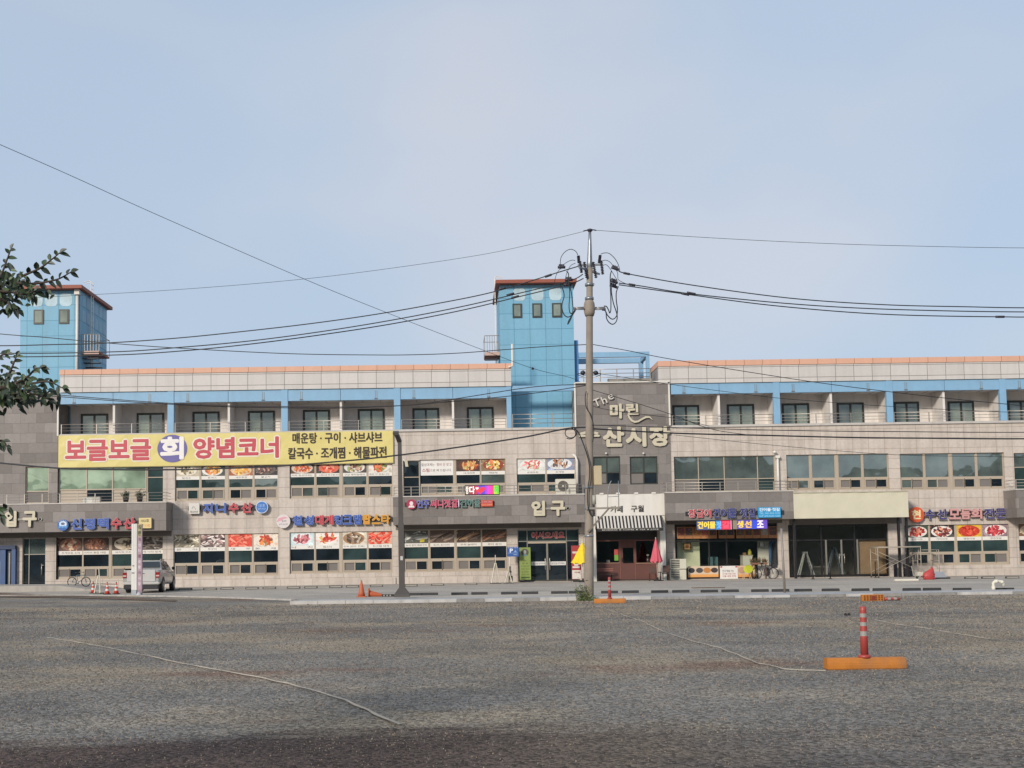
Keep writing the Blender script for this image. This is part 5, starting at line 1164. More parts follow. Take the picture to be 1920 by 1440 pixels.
mb = MB(); cp = [(1177.5, 777), (1180, 783), (1184.5, 788.5), (1190, 791), (1196.5, 790), (1204, 785.5), (1211, 782), (1218, 782), (1224, 787.5)]
wd = [2.6, 3, 3.2, 3, 2.6, 2.6, 2.8, 2.2, .3]; up_, lo_ = [], []
for k, (u, v) in enumerate(cp):
    a = cp[max(k - 1, 0)]; b = cp[min(k + 1, len(cp) - 1)]; d = Vector((b[0] - a[0], b[1] - a[1])).normalized(); n_ = Vector((-d.y, d.x)) * wd[k] * .62
    pa, pb = P(u + n_.x, v + n_.y, y), P(u - n_.x, v - n_.y, y); up_.append((pa.x, pa.z)); lo_.append((pb.x, pb.z))
for k in range(len(cp) - 1): mb.prism([up_[k], up_[k + 1], lo_[k + 1], lo_[k]], y, y + .1, CRM, SIDE)
mb.build('wave', t)
for k, u in enumerate((1136.5, 1206.5)):
    p = P(u, 850.5, D - .2); mb = MB(); mb.lathe((p.x, D - .2, p.z), [(.04, -.04), (.07, 0), (.05, .07)], M_wht, 10); mb.tube([(p.x, D - .2, p.z), (p.x, D - .06, p.z + .05)], .03, M_alu, 6); tag(mb.build('wall_lamp'), ['little white lamp above the left window of the dark wall', 'little white lamp above the right window of the dark wall'][k], 'lamp', 'lamps on the dark wall')
# dried fish shop sign on the right canopy
Y = YC - .16; q = Rr(1290, 951, 1465, 973, Y); t = sgn('channel_letter_sign', 'red and navy dried fish sign with bright blue plate on right canopy', 'sign', q, Y, 'fish shop letter signs')
backbar(t, 1286, 1471, 962, Y, .13); NVY, NE = pm('33376f', .4), pm('8f8e9a', .4)
letters(t, [('장', 1291, 1305, RED, pm('d8c5c3', .4)), ('금', 1306.5, 1319.5, RED, pm('d8c5c3', .4)), ('이', 1320.5, 1333.5, RED, pm('d8c5c3', .4))], Y, 955, 970.5, .06)
letters(t, [('건', 1337, 1350, NVY, NE), ('어', 1351, 1366.5, NVY, NE), ('물', 1367, 1381, NVY, NE), ('젓', 1388, 1401, NVY, NE), ('갈', 1403.5, 1417.5, NVY, NE)], Y, 953, 971, .045)
q = Rr(1421.5, 951, 1464, 970.5, Y); mb = MB(); mb.box(q[0], q[1], Y - .02, Y + .15, q[2], q[3], pm('2f8fc2', .4)); mb.build('blue_plate', t, bevel=.01)
word(t, '건어물·젓갈', (q[0] + .07, q[1] - .05, q[3] - .25, q[3] - .04), Y - .024, pm('d2dce2'), None, .003, .04); word(t, 'TEL. 041-533-1233', (q[0] + .08, q[1] - .06, q[3] - .42, q[3] - .31), Y - .024, pm('a9d0e2'), None, .003, .03); word(t, 'H.P. 010-5233-1233', (q[0] + .08, q[1] - .06, q[3] - .59, q[3] - .48), Y - .024, pm('a9d0e2'), None, .003, .03)
# two LED boards under that canopy
def led(u0, u1, v0, v1, lab, bands, words):
    y = YC + .1; q = Rr(u0, v0, u1, v1, y); t = sgn('led_sign', lab, 'sign', q, y, 'LED boards of the dried fish shop'); W = q[1] - q[0]
    MB().box(q[0] - .03, q[1] + .03, y + .002, y + .1, q[2] - .03, q[3] + .03, pm('1c1a20')).build('case', t)
    mb = MB()
    for a, b, c_ in bands: mb.box(q[0] + W * a, q[0] + W * b - .002, y - .006, y, q[2], q[3], emi(c_, .7))
    mb.build('screen', t)
    for body, a, b, c_ in words: word(t, body, (q[0] + W * a, q[0] + W * b, q[2] + .05, q[3] - .05), y - .01, emi(c_, .9), None, .002, .05)
led(1306.5, 1372, 976, 993, 'left glowing LED board with yellow letters on blue and a red end', [(0, .55, '4a5578'), (.55, .68, '2f78b8'), (.68, .97, 'c42f48'), (.97, 1, '9a8ab8')], [('건어물', .02, .54, 'd8b838'), ('젓', .56, .70, '5a9ad0'), ('갈', .72, .95, 'd84a62')])
led(1374, 1438.5, 974.5, 991.5, 'right glowing LED board with yellow and white letters on violet', [(0, .12, '7a6f5a'), (.12, .56, '4f48a0'), (.56, .70, '2f48c0'), (.70, 1, '5a42a8')], [('생', .13, .31, 'd8b52f'), ('선', .34, .55, 'd8a83a'), ('조', .70, .90, 'dcd2e0')])
# orange round sign and navy/pink letters
Y = D - .26; q = Rr(1703, 950, 1889, 981, Y); t = sgn('channel_letter_sign', 'orange disc, navy and faded pink letters at the right end of the facade', 'sign', q, Y, 'fish shop letter signs')
backbar(t, 1720, 1889, 962.5, Y, .13)
NV2, NE2, FP = pm('34326f', .4), pm('aaa2a4', .4), pm('c08f8c', .5)
letters(t, [('수', 1734.5, 1753, NV2, NE2), ('산', 1758, 1777, NV2, NE2), ('모', 1780, 1800, FP, FP), ('듬', 1802, 1819.5, FP, FP), ('회', 1821, 1841.5, FP, FP), ('전', 1845.5, 1865, NV2, NE2), ('문', 1867, 1886.5, NV2, NE2)], Y, 954, 973, .05)
cx_, cz_ = XX(1718, 965, Y), ZZ(1718, 965, Y); mb = MB(); mb.disc(cx_, cz_, Y - .06, .47, pm('c4502c', .4), .2, 36); mb.build('round_emblem', t)
mb = MB(); mb.text('현', cx_ - .31, cx_ + .27, cz_ - .3, cz_ + .3, Y - .064, pm('d9c89a'), .003, .05); mb.build('lettering', t, fix=False)
# parking sign plate on a post, green stand banner, coffee stand banner
y = D - .9; q = Rr(950.5, 1025.5, 972.5, 1043.5, y); t = sgn('parking_sign', 'blue parking sign with white P on a pale post left of the entrance', 'sign', q, y); t.location.z = 0
MB().box(q[0], q[1], y, y + .03, q[2], q[3], pm('2f5596')).build('plate', t)
word(t, 'P', (q[0] + .17, q[0] + .38, q[2] + .24, q[3] - .1), y - .005, pm('d5dae0'), None, .003, .05)
mb = MB(); cx_ = q[0] + .52; mb.prism([(cx_ - .09, q[2] + .26), (cx_ + .09, q[2] + .26), (cx_, q[3] - .18)], y - .006, y - .001, pm('7f9fc8')); mb.box(q[0] + .05, q[1] - .05, y - .005, y - .001, q[2] + .2, q[2] + .225, pm('7f9fc8')); mb.box(q[0] + .4, q[1] - .1, y - .005, y - .001, q[2] + .1, q[2] + .13, pm('9fb5d5')); mb.build('symbol', t)
word(t, '주차장 안내', (q[0] + .05, q[1] - .05, q[3] - .085, q[3] - .01), y - .005, pm('c5cfdd'), None, .003, .03)
mb = MB(); px = q[0] + .16; mb.tube([(px, y + .05, .03), (px, y + .05, q[3])], .025, M_wht, 8); mb.build('post', t)
y = D - .35; q = Rr(974, 1026.5, 995, 1087, y); t = sgn('stand_banner', 'narrow green banner with round portrait standing left of the entrance doors', 'banner', q, y); t.location.z = .03
MB().box(q[0], q[1], y, y + .02, q[2], q[3], pm('7c8c48', var=.12, scale=2)).build('banner_sheet', t)
W, H = q[1] - q[0], q[3] - q[2]; cx_ = (q[0] + q[1]) / 2
mb = MB(); mb.disc(cx_, q[3] - H * .155, y - .008, W * .33, pm('4a4a44'), .007); mb.disc(cx_, q[3] - H * .14, y - .013, W * .13, pm('8f8f8c'), .004, 14, W * .18); mb.disc(cx_, q[3] - H * .24, y - .012, W * .22, pm('5f7a7a'), .003, 14, W * .1); mb.build('portrait', t)
for k, s_ in enumerate(('은', '행 동', '자격증보유', '전문 강사', '1월 개강접수', '(문의) 회원')):
    word(t, s_, (cx_ - W * .36 * min(1, .3 + len(s_) * .15), cx_ + W * .36 * min(1, .3 + len(s_) * .15), q[3] - H * (.43 + .087 * k), q[3] - H * (.385 + .087 * k)), y - .004, pm('34401c'), None, .002, .03)
MB().box(q[0] + .08, q[1] - .08, y - .004, y - .001, q[2] + H * .05, q[2] + H * .09, pm('34501c')).build('bottom_line', t)
mb = MB(); mb.box(q[0], q[1], y - .12, y + .2, .03, .09, M_black); mb.tube([(cx_, y + .05, .08), (cx_, y + .05, q[3])], .015, M_alu, 6); mb.build('stand', t)
y = D - 1.6; q = Rr(1071.5, 1023, 1089.5, 1086, y); t = sgn('stand_banner', 'red cafe stand banner with white coffee cup behind the yellow parasol', 'banner', q, y); t.location.z = 0
W, H = q[1] - q[0], q[3] - q[2]
MB().box(q[0], q[1], y, y + .02, q[2], q[3], pm('9a3436')).build('banner_sheet', t)
mb = MB(); z_ = q[2] + H * .40; mb.prism([(q[0] + W * .15, z_ + .2), (q[0] + W * .8, z_ + .2), (q[0] + W * .65, z_), (q[0] + W * .3, z_)], y - .01, y - .001, pm('d0cac2')); mb.box(q[0] + W * .1, q[0] + W * .85, y - .01, y - .001, z_ - .14, z_ - .03, pm('d0cac2')); mb.tube([(q[0] + W * .74, y - .01, z_ + .17), (q[0] + W * .9, y - .01, z_ + .14), (q[0] + W * .72, y - .01, z_ + .05)], .02, pm('d0cac2'), 5)
mb.build('coffee_cup_picture', t)
MB().box(q[0] + W * .06, q[1] - W * .04, y - .008, y - .001, q[2] + .02, q[2] + H * .27, pm('d0cac2')).build('white_panel', t)
word(t, '카페', (q[0] + W * .28, q[1] - W * .12, q[2] + H * .17, q[2] + H * .23), y - .012, pm('7a3a34'), None, .003, .04); word(t, '아메리카노', (q[0] + W * .1, q[1] - W * .1, q[3] - H * .25, q[3] - H * .17), y - .005, pm('d8cfc8'), None, .003, .05)
mb = MB(); mb.box(q[0] + .1, q[1] + .1, y - .2, y + .25, .02, .12, M_black); mb.tube([(q[0] + W * .8, y + .06, .1), (q[0] + W * .8, y + .06, q[3])], .018, M_black, 6); mb.build('stand', t)

# ================================================================== PARKING LOT OBJECTS
def wheel_stop(name, label, p, wd, dp, h, body, top, group, first=[None]):
    t = thing(name, label, 'wheel stop', p, group); w_ = wd / 2
    mb = MB(); mb.prismx([(-dp / 2, 0), (dp / 2, 0), (dp / 2 - .03, h), (-dp / 2 + .03, h)], -w_, w_, body); mb.build('bar', t, bevel=.008, local=True)
    if top:
        mb = MB(); mb.box(-w_ + .06, w_ - .06, -dp / 2 - .002, -dp / 2 + .012, h * .30, h * .74, top); mb.build('pale_band', t, local=True)
    return t
WALLST = [(324, 1107.5), (348, 1106.5), (394, 1106.5), (426, 1105.5), (472.6, 1105), (505, 1104.5), (550.6, 1103.7), (583, 1103.2), (629.7, 1102), (661, 1101.5), (706, 1100.5), (771, 1099.5), (820.5, 1098.3), (883, 1096.7), (1821, 1085.2), (1852.7, 1085), (1898, 1084.6), (1941, 1084)]
KERBST = [(775, 1116.5), (806, 1116), (861.6, 1115.5), (899, 1115), (955, 1114.5), (993.6, 1114), (1049, 1113.3), (1082, 1112.8), (1143, 1112.6), (1182, 1112), (1237, 1111.6), (1276.5, 1111.2), (1330, 1110.8), (1369, 1110.3), (1425, 1109.8), (1463.5, 1109.5), (1506, 1109), (1557.5, 1108.4), (1613.5, 1108.2), (1653, 1107.8), (1709.5, 1107.6), (1747.6, 1107.2), (1804, 1107.4), (1884, 1107.4)]
M_ws = mat('dark_recycled_rubber', '2b2a2b', .7, var=.2); M_wst = mat('faded_reflective_band', '9b968c', .6, var=.15); M_wsg = mat('dusty_rubber', '4a4744', .75, var=.2)
wa = wheel_stop('wheel_stop', 'low dusty wheel stop with a faded pale band, in the row along the stone wall', (0, 0, 0), .74, .14, .12, M_wsg, M_wst, 'wheel stops along the building wall')
wb = wheel_stop('wheel_stop', 'low plain black wheel stop, in the row behind the kerb', (0, 0, 0), .70, .15, .11, M_ws, None, 'wheel stops along the kerb')
for src, lst in ((wa, WALLST), (wb, KERBST)):
    for k, (u, v) in enumerate(lst):
        p = G(u, v, .02); r = src if k == 0 else dup(src, p)
        r.location = p; r.rotation_euler = (0, 0, random.uniform(-.02, .02))

# delineator posts on orange bases
M_or = mat('faded_orange_plastic', 'b06d24', .6, var=.2, scale=6, dirt=.45); M_rd = mat('red_plastic', '9c3f39', .45, var=.08); M_gw = mat('grey_reflective', '928f8a', .4, var=.08)
def delineator(label, p, w_, h, rot=0):
    t = thing('delineator_post', label, 'bollard', p, 'striped delineator posts'); t.rotation_euler = (0, 0, rot)
    mb = MB(); hb = .155; w2 = w_ / 2
    sec = [(-.10, 0), (.10, 0), (.10, .075), (.075, hb), (-.075, hb), (-.10, .075)]
    mb.prismx(sec, -w2, w2, M_or); mb.build('base', t, bevel=.012, local=True)
    mb = MB(); mb.lathe((0, 0, hb - .005), [(.085, 0), (.085, .03), (.06, .045)], M_rd, 16); mb.build('foot', t, local=True)
    z0 = hb + .03; H = h - z0; r0, r1 = .052, .044
    st = [0, .40, .50, .61, .69, .79, .87, .93, 1.0]; col = [M_rd, M_gw, M_rd, M_gw, M_rd, M_gw, M_rd, M_rd]
    mb = MB(); prof = [(r0 + (r1 - r0) * f, z0 + H * f) for f in st]
    prof += [(r1 * .6, z0 + H + .012)]; mb.lathe((0, 0, 0), prof, M_rd, 18, mats=col + [M_rd, M_rd]); mb.build('post', t, local=True)
    return t
delineator('near red and grey striped post on a wide orange base in the gravel', G(1622, 1254), 1.09, .84, .012)
delineator('far red striped post on an orange base beside the utility pole', G(1143.5, 1131), 1.07, .86, 0)
# knocked over one farther right
p = G(1637, 1127); t = thing('delineator_post', 'knocked over striped post with the honeycomb underside of its orange base showing', 'bollard', p, 'striped delineator posts')
mb = MB(); w2 = .36; mb.box(-w2, w2, -.02, .13, .0, .21, M_or)
mb.build('base', t, bevel=.01, local=True)
mb = MB()
for i in range(7):
    for j in range(3):
        if i == 3: continue
        x_ = -w2 + .06 + i * .093; mb.box(x_, x_ + .055, -.026, -.021, .025 + j * .06, .065 + j * .06, pm('5a2f12'))
mb.box(-.05, .06, -.04, -.021, .03, .18, pm('7a2f22')); mb.build('honeycomb', t, local=True)
mb = MB(); mb.lathe((0, 0, 0), [(.05, 0), (.05, .1), (.048, .2), (.046, .3), (.044, .4), (.04, .5)], M_rd, 12, mats=[M_rd, M_gw, M_rd, M_gw, M_rd, M_rd])
for v_ in mb.bm.verts: x_, y_, z_ = v_.co; v_.co = (w2 + .02 + z_, y_ + .05, x_ + .06)
mb.build('post', t, local=True)

# pale marking ropes pegged on the gravel
def rope(label, pts, w0, w1):
    P3 = [G(u, v, .02) for u, v in pts]; mb = MB(); rr = random.Random(len(pts)); fine = []
    for a, b in zip(P3, P3[1:]):
        n = max(2, int((b - a).length / .35))
        for k in range(n): fine.append(a.lerp(b, k / n) + Vector((rr.uniform(-.018, .018), rr.uniform(-.018, .018), 0)))
    fine.append(P3[-1]); N = len(fine); L_, R2 = [], []
    for k, p in enumerate(fine):
        d = (fine[min(k + 1, N - 1)] - fine[max(k - 1, 0)]).normalized(); n_ = Vector((-d.y, d.x, 0)) * (w0 + (w1 - w0) * k / N) / 2 * rr.uniform(.75, 1.15)
        dz = Vector((0, 0, rr.uniform(-.008, .006)))
        L_.append(p + n_ + dz); R2.append(p - n_ + dz)
    m_ = mat('dusty_white_rope', 'a0978a', .9, var=.25, scale=9)
    for k in range(N - 1):
        c = (fine[k] + fine[k + 1]) / 2 + Vector((0, 0, .012)); mb.face([L_[k], L_[k + 1], fine[k + 1] + Vector((0, 0, .006)), fine[k] + Vector((0, 0, .006))], m_); mb.face([fine[k] + Vector((0, 0, .006)), fine[k + 1] + Vector((0, 0, .006)), R2[k + 1], R2[k]], m_)
    tag(mb.build('ground_rope', fix=False), label, 'rope', 'marking ropes on the gravel')
rope('long pale flat rope curving over the gravel at lower left', [(90, 1195), (160, 1206), (240, 1222), (300, 1234), (340, 1243), (420, 1257), (480, 1268), (540, 1281), (600, 1298), (650, 1313), (690, 1330), (725, 1347), (751, 1358)], .016, .052)
rope('thin pale rope from the orange base near the pole to the near striped post', [(1122, 1137), (1160, 1150), (1205, 1165), (1250, 1186), (1300, 1202), (1350, 1214), (1390, 1230), (1420, 1243), (1440, 1246), (1470, 1254), (1500, 1256), (1548, 1257)], .026, .028)
rope('faint rope half buried in the gravel at the far right', [(1634, 1160), (1680, 1170), (1740, 1178), (1800, 1189), (1860, 1198), (1935, 1206)], .014, .014)
# small dark clod, plank, white pipe
p = G(1588, 1154); mb = MB(); rr = random.Random(4)
for k in range(5): mb.lathe(p + Vector((rr.uniform(-.07, .07), rr.uniform(-.03, .03), 0)), [(.035, 0), (.04, .02), (.025, .04 + .02 * rr.random()), (.008, .065)], pm('2a2522', .9), 7)
tag(mb.build('debris_lump'), 'small dark lump of debris on the gravel left of the near striped post', 'debris')
a, b = G(1297, 1103, .03), G(1359, 1102, .03); mb = MB(); mb.bar(a + Vector((0, 0, .02)), b + Vector((0, 0, .02)), .12, .035, pm('6a5846', .8)); tag(mb.build('wood_plank'), 'thin weathered plank lying on the apron before the dried fish shop', 'plank')
pa = G(1863, 1108.5, .02); s_ = pa.y / F
mb = MB(); w_ = 18 * s_; h_ = 18 * s_
pp = [(0, 0), (0, h_ * .55), (0, h_ * .85), (.06, h_), (w_ * .5, h_ + .01), (w_ - .06, h_), (w_, h_ * .85), (w_ + .02, h_ * .50)]
mb.tube([(pa.x + a, pa.y, .02 + b) for a, b in pp], .055, pm('d0cabb', .4), 12)
for q in (0, 3, 5): mb.tube([(pa.x + pp[q][0], pa.y, .02 + pp[q][1] - .0), (pa.x + pp[q + 1][0], pa.y, .02 + pp[q + 1][1])], .07, pm('d0cabb', .4), 12)
tag(mb.build('vent_pipe'), 'white bent plastic pipe sticking out of the apron at the right', 'pipe')

# traffic cones
def cone(label, p, h, red, stripes, group, r=.18, rot=None):
    t = thing('traffic_cone', label, 'traffic cone', p, group)
    mb = MB(); mb.box(-r, r, -r, r, 0, .04, red if not stripes else M_black); mb.build('base', t, bevel=.01, local=True)
    prof = [(r * .78, .04), (r * .60, h * .30), (r * .5, h * .46), (r * .36, h * .62), (r * .28, h * .76), (r * .16, h * .93), (.02, h)]
    mb = MB(); mb.lathe((0, 0, 0), prof, red, 16, mats=[red, pm('c9c5bd') if stripes else red, red, pm('c9c5bd') if stripes else red, red, M_black if stripes else red, red]); mb.build('body', t, local=True)
    return t
M_cone = mat('red_cone_plastic', 'c23a2c', .45, var=.08); M_fcone = mat('faded_orange_cone', 'b55a35', .6, var=.15, dirt=.15)
for k, (u, v) in enumerate(((174.5, 1112.5), (201, 1114.8), (218, 1114.2))):
    cone(['striped red cone leftmost of the three, beside the bicycle', 'striped red cone in the middle of the three joined by a bar', 'striped red cone nearest the white sign pillar'][k], G(u, v, .02), .62, M_cone, True, 'red cones beside the white pillar', .16)
a, b = G(172, 1112.5, .02), G(220, 1114.2, .02); mb = MB(); mb.tube([a + Vector((0, -.02, .5)), b + Vector((0, -.02, .5))], .02, M_black, 6); tag(mb.build('cone_bar'), 'dark bar joining the tops of the red cones', 'bar')
cone('big faded orange cone standing left of the dark lamp post', G(678, 1119.5, .02), .70, M_fcone, False, 'faded cones by the lamp post', .2)
p = G(706, 1118.5, .02); t = thing('traffic_cone', 'faded orange cone lying on its side by the lamp post', 'traffic cone', p, 'faded cones by the lamp post')
mb = MB(); mb.lathe((0, 0, 0), [(.15, 0), (.13, .1), (.1, .3), (.06, .5), (.03, .62)], M_fcone, 14)
for v_ in mb.bm.verts: x_, y_, z_ = v_.co; v_.co = (-.3 + z_, y_, x_ + .12 - z_ * .12)
mb.build('body', t, local=True); mb = MB(); mb.obox((-.32, 0, .16), Vector((.02, 0, 0)), Vector((0, .2, 0)), Vector((0, 0, .19)), M_fcone); mb.build('base', t, local=True)
a = G(716, 1119, .02); mb = MB(); mb.box(a.x, a.x + .62, a.y, a.y + .12, .02, .12, M_black)
for k in range(3): mb.box(a.x + .06 + k * .13, a.x + .12 + k * .13, a.y - .006, a.y - .001, .04, .1, M_gw)
tag(mb.build('rubber_block'), 'black rubber block with grey marks beside the fallen cone', 'block')

# ---- pickup truck seen from behind
pr = G(302.5, 1111.6, .02); pl = G(243, 1113.0, .02)
t = thing('pickup_truck', 'silver pickup truck parked nose to the wall behind the white sign pillar', 'truck', ((pr.x + pl.x) / 2 - .30, pr.y, .02)); t.rotation_euler = (0, 0, R_(3.5))
M_sil = mat('silver_car_paint', 'a9a7a3', .32, .35, var=.03, coat=.5); M_silw = mat('silver_white_paint', 'c0beba', .35, .2, var=.03, coat=.4)
M_cg = glass_mat('car_window_glass', (.015, .013, .018, 1), .10); M_dkp = mat('dark_car_plastic', '24232a', .6)
W2 = .94
mb = MB()   # body: lofted cross sections along y, narrower at the shoulder
def loft(mb, secs, m):
    R0 = None
    for y, pts_ in secs:
        r = [mb.bm.verts.new((x, y, z)) for x, z in pts_]
        if R0:
            for k in range(len(r)):
                f = mb.bm.faces.new((R0[k], R0[(k + 1) % len(r)], r[(k + 1) % len(r)], r[k])); f.material_index = mb.mi(m); f.smooth = True
        else: mb.bm.faces.new(r[::-1]).material_index = mb.mi(m)
        R0 = r
    mb.bm.faces.new(R0).material_index = mb.mi(m)
def sec(w_, zb, zt, sh=.05): return [(-w_ + .04, zb), (w_ - .04, zb), (w_, zb + .12), (w_, zt - .22), (w_ - sh, zt - .04), (w_ - sh - .05, zt), (-w_ + sh + .05, zt), (-w_ + sh, zt - .04), (-w_, zt - .22), (-w_, zb + .12)]
loft(mb, [(.02, sec(.86, .52, 1.16)), (.10, sec(.93, .50, 1.18)), (1.5, sec(W2, .42, 1.17)), (3.3, sec(W2, .40, 1.15)), (4.2, sec(.93, .42, 1.08)), (4.85, sec(.88, .42, .98)), (5.05, sec(.78, .45, .80))], M_sil)
mb.build('body', t, local=True)
mb = MB(); gh = [(1.30, .82, 1.14), (1.48, .80, 1.2), (1.88, .66, 1.62), (2.15, .62, 1.675), (3.0, .62, 1.67), (3.35, .66, 1.58), (4.05, .80, 1.12)]
loft(mb, [(y, [(-w_, 1.1), (w_, 1.1), (w_ * .97, zt - .03), (w_ * .9, zt), (-w_ * .9, zt), (-w_ * .97, zt - .03)]) for y, w_, zt in gh], M_sil)
mb.build('cab', t, local=True)
mb = MB(); mb.face([(-.68, 1.53, 1.30), (.68, 1.53, 1.30), (.59, 1.825, 1.60), (-.59, 1.825, 1.60)], M_cg); mb.build('rear_window', t, fix=False, local=True)
for s in (-1, 1):
    mb = MB(); mb.face([(s * .815, 1.62, 1.20), (s * .815, 3.8, 1.2), (s * .665, 3.2, 1.60), (s * .665, 2.0, 1.615)], M_cg); mb.build('side_window', t, fix=False, local=True)
    mb = MB(); mb.box(s * W2 - (.0 if s > 0 else .16), s * W2 + (.16 if s > 0 else 0), 3.35, 3.5, 1.15, 1.32, M_dkp); mb.build('wing_mirror', t, bevel=.03, local=True)
    mb = MB(); mb.box(s * .83 - .10, s * .83 + .10, -.02, .10, .78, 1.06, mat('tail_light_red', '8a1f22', .25)); mb.box(s * .83 - .085, s * .83 + .085, -.026, -.021, .84, .92, pm('c9a5a0', .3)); mb.build('tail_light', t, bevel=.012, local=True)
    for y in (.98, 4.06):
        wb_ = MB(); wb_.lathe((s * .84, y, .36), [(.26, -.11), (.34, -.105), (.36, -.06), (.36, .06), (.34, .105), (.26, .11)], M_black, 22)
        for v_ in wb_.bm.verts: dx, dy, dz = v_.co - Vector((s * .84, y, .36)); v_.co = Vector((s * .84 + dz, y + dx, .36 + dy))
        wh = wb_.build('wheel', t, local=True)
        rb = MB(); rb.lathe((0, 0, 0), [(.255, 0), (.24, .02), (.08, .01), (.07, .025)], mat('alloy_rim', '9a9894', .3, .7), 18)
        for k in range(6):
            a = k * math.pi / 3; rb.obox((.16 * math.cos(a), .16 * math.sin(a), .018), Vector((.09 * math.cos(a), .09 * math.sin(a), 0)), Vector((-.02 * math.sin(a), .02 * math.cos(a), 0)), Vector((0, 0, .012)), MATS['alloy_rim'])
        for v_ in rb.bm.verts: dx, dy, dz = v_.co; v_.co = Vector((s * (.84 + .105 + dz), y + dx, .36 + dy))
        rb.build('rim', wh, local=True)
        ab = MB(); ab.prismx([(y + .44 * math.cos(q * math.pi / 10), .38 + .44 * math.sin(q * math.pi / 10)) for q in range(11)], s * (W2 - .01), s * (W2 + .008), M_dkp); ab.build('wheel_arch', t, local=True)
mb = MB(); mb.box(-.72, .72, -.02, .06, .58, 1.175, M_silw); mb.build('tailgate', t, bevel=.02, local=True)
mb = MB(); mb.box(-.27, .2, -.024, -.016, .86, .98, pm('b5b2ab')); mb.build('number_plate', t, local=True)
mb = MB(); mb.box(-.25, .18, -.028, -.025, .99, 1.02, M_dkp); mb.build('tailgate_handle', t, local=True)
mb = MB(); mb.box(-.93, .93, -.10, .2, .44, .565, M_silw); mb.build('bumper', t, bevel=.03, local=True)
mb = MB(); mb.box(-.88, .88, -.06, .22, .2, .438, M_dkp); mb.build('bumper_skirt', t, bevel=.03, local=True)
mb = MB()
for s in (-1, 1): mb.tube([(s * .57, 2.1, 1.67), (s * .57, 2.15, 1.72), (s * .57, 3.0, 1.72), (s * .57, 3.1, 1.67)], .02, M_steel, 6)
mb.build('roof_rail', t, local=True)

# ---- white and lilac sign pillar
yp = G(256, 1117, .0).y; s_ = yp / F
q = Rr(246.3, 982, 256.5, 1116, yp); q2 = Rr(257, 982, 265.5, 1116, yp)
t = thing('sign_pillar', 'slim white pillar sign with a narrow lettered lilac face before the pickup', 'sign', ((q[0] + q2[1]) / 2, yp, 0)); zt = q[3]
mb = MB()
for k in range(3): a = q[0] + (q[1] - q[0]) * k / 3; mb.box(a + .004, a + (q[1] - q[0]) / 3 - .004, yp, yp + .2, .28, zt, pm('d6d3ce', .4))
mb.box(q[0] + .01, q[1] - .01, yp + .02, yp + .18, .25, zt - .02, pm('b9b6b0')); mb.build('white_face', t)
MB().box(q2[0] + .002, q2[1], yp + .03, yp + .19, .28, zt - .01, pm('a58c98', .5)).build('lettered_face', t)
mb = MB(); mb.box(q2[0] + .006, q2[1] - .004, yp + .022, yp + .029, zt - .62, zt - .02, pm('a39a70')); mb.build('yellow_panel', t)
for k, ch in enumerate('직판'): word(t, ch, (q2[0] + .03, q2[1] - .03, zt - .3 - .27 * k, zt - .07 - .27 * k), yp + .018, pm('3a3a2c'), None, .003, .04)
for k, ch in enumerate('회센터1층활어시장'): word(t, ch, (q2[0] + .045, q2[1] - .045, zt - .84 - .265 * k, zt - .68 - .265 * k), yp + .024, pm('d2c4cc') if k % 3 else pm('7a5568'), None, .003, .03)
mb = MB(); mb.box(q[0], q[1] - .02, yp + .01, yp + .19, 0, .27, pm('9aa0a6')); mb.box(q2[0], q2[1], yp + .04, yp + .18, 0, .275, pm('8f7c86')); mb.lathe(((q2[0] + q2[1]) / 2, yp - .05, 0), [(.15, 0), (.13, .06), (.05, .17)], pm('b0aeb0'), 10); mb.build('foot', t)
mb = MB(); mb.box(q[0] + .02, q[0] + .14, yp - .03, yp - .002, 1.08, 1.11, M_black); mb.box(q[0] + .06, q[0] + .13, yp - .03, yp - .002, 1.42, 1.45, M_black); mb.build('bracket', t)

# ---- dark street lamp post
pb = G(754, 1119, .08); yl = pb.y
t = thing('street_lamp', 'tall dark bronze square lamp post with flared foot in front of the canopy', 'street lamp', pb); M_bz = mat('dark_bronze_paint', '45413e', .5, var=.08, dirt=.1)
top = P(748, 826, yl); base_w = .30
mb = MB(); k_ = 10
def frustum(mb, c0, w0, c1, w1, m):
    a = [Vector((c0.x + sx * w0 / 2, c0.y + sy * w0 / 2, c0.z)) for sx, sy in ((-1, -1), (1, -1), (1, 1), (-1, 1))]; b = [Vector((c1.x + sx * w1 / 2, c1.y + sy * w1 / 2, c1.z)) for sx, sy in ((-1, -1), (1, -1), (1, 1), (-1, 1))]
    a = [mb.bm.verts.new(p) for p in a]; b = [mb.bm.verts.new(p) for p in b]; i = mb.mi(m)
    for f in ((a[::-1]), b, *[(a[q], a[(q + 1) % 4], b[(q + 1) % 4], b[q]) for q in range(4)]): mb.bm.faces.new(f).material_index = i
tz = Vector((pb.x - .03, yl, top.z))
frustum(mb, pb + Vector((0, 0, .25)), .23, Vector((pb.x - .015, yl, 3.0)), .22, M_bz); frustum(mb, Vector((pb.x - .015, yl, 3.0)), .19, tz, .15, M_bz); mb.build('post', t)
mb = MB(); frustum(mb, pb, .62, pb + Vector((0, 0, .12)), .60, M_bz); frustum(mb, pb + Vector((0, 0, .121)), .58, pb + Vector((0, 0, .36)), .25, M_bz); mb.build('base', t)
mb = MB(); h0 = tz + Vector((0, 0, -.05)); h1 = P(743.5, 813.5, yl) + Vector((0, -.5, 0)); mb.bar(h0, h1, .16, .12, M_bz); mb.build('lamp_arm', t)
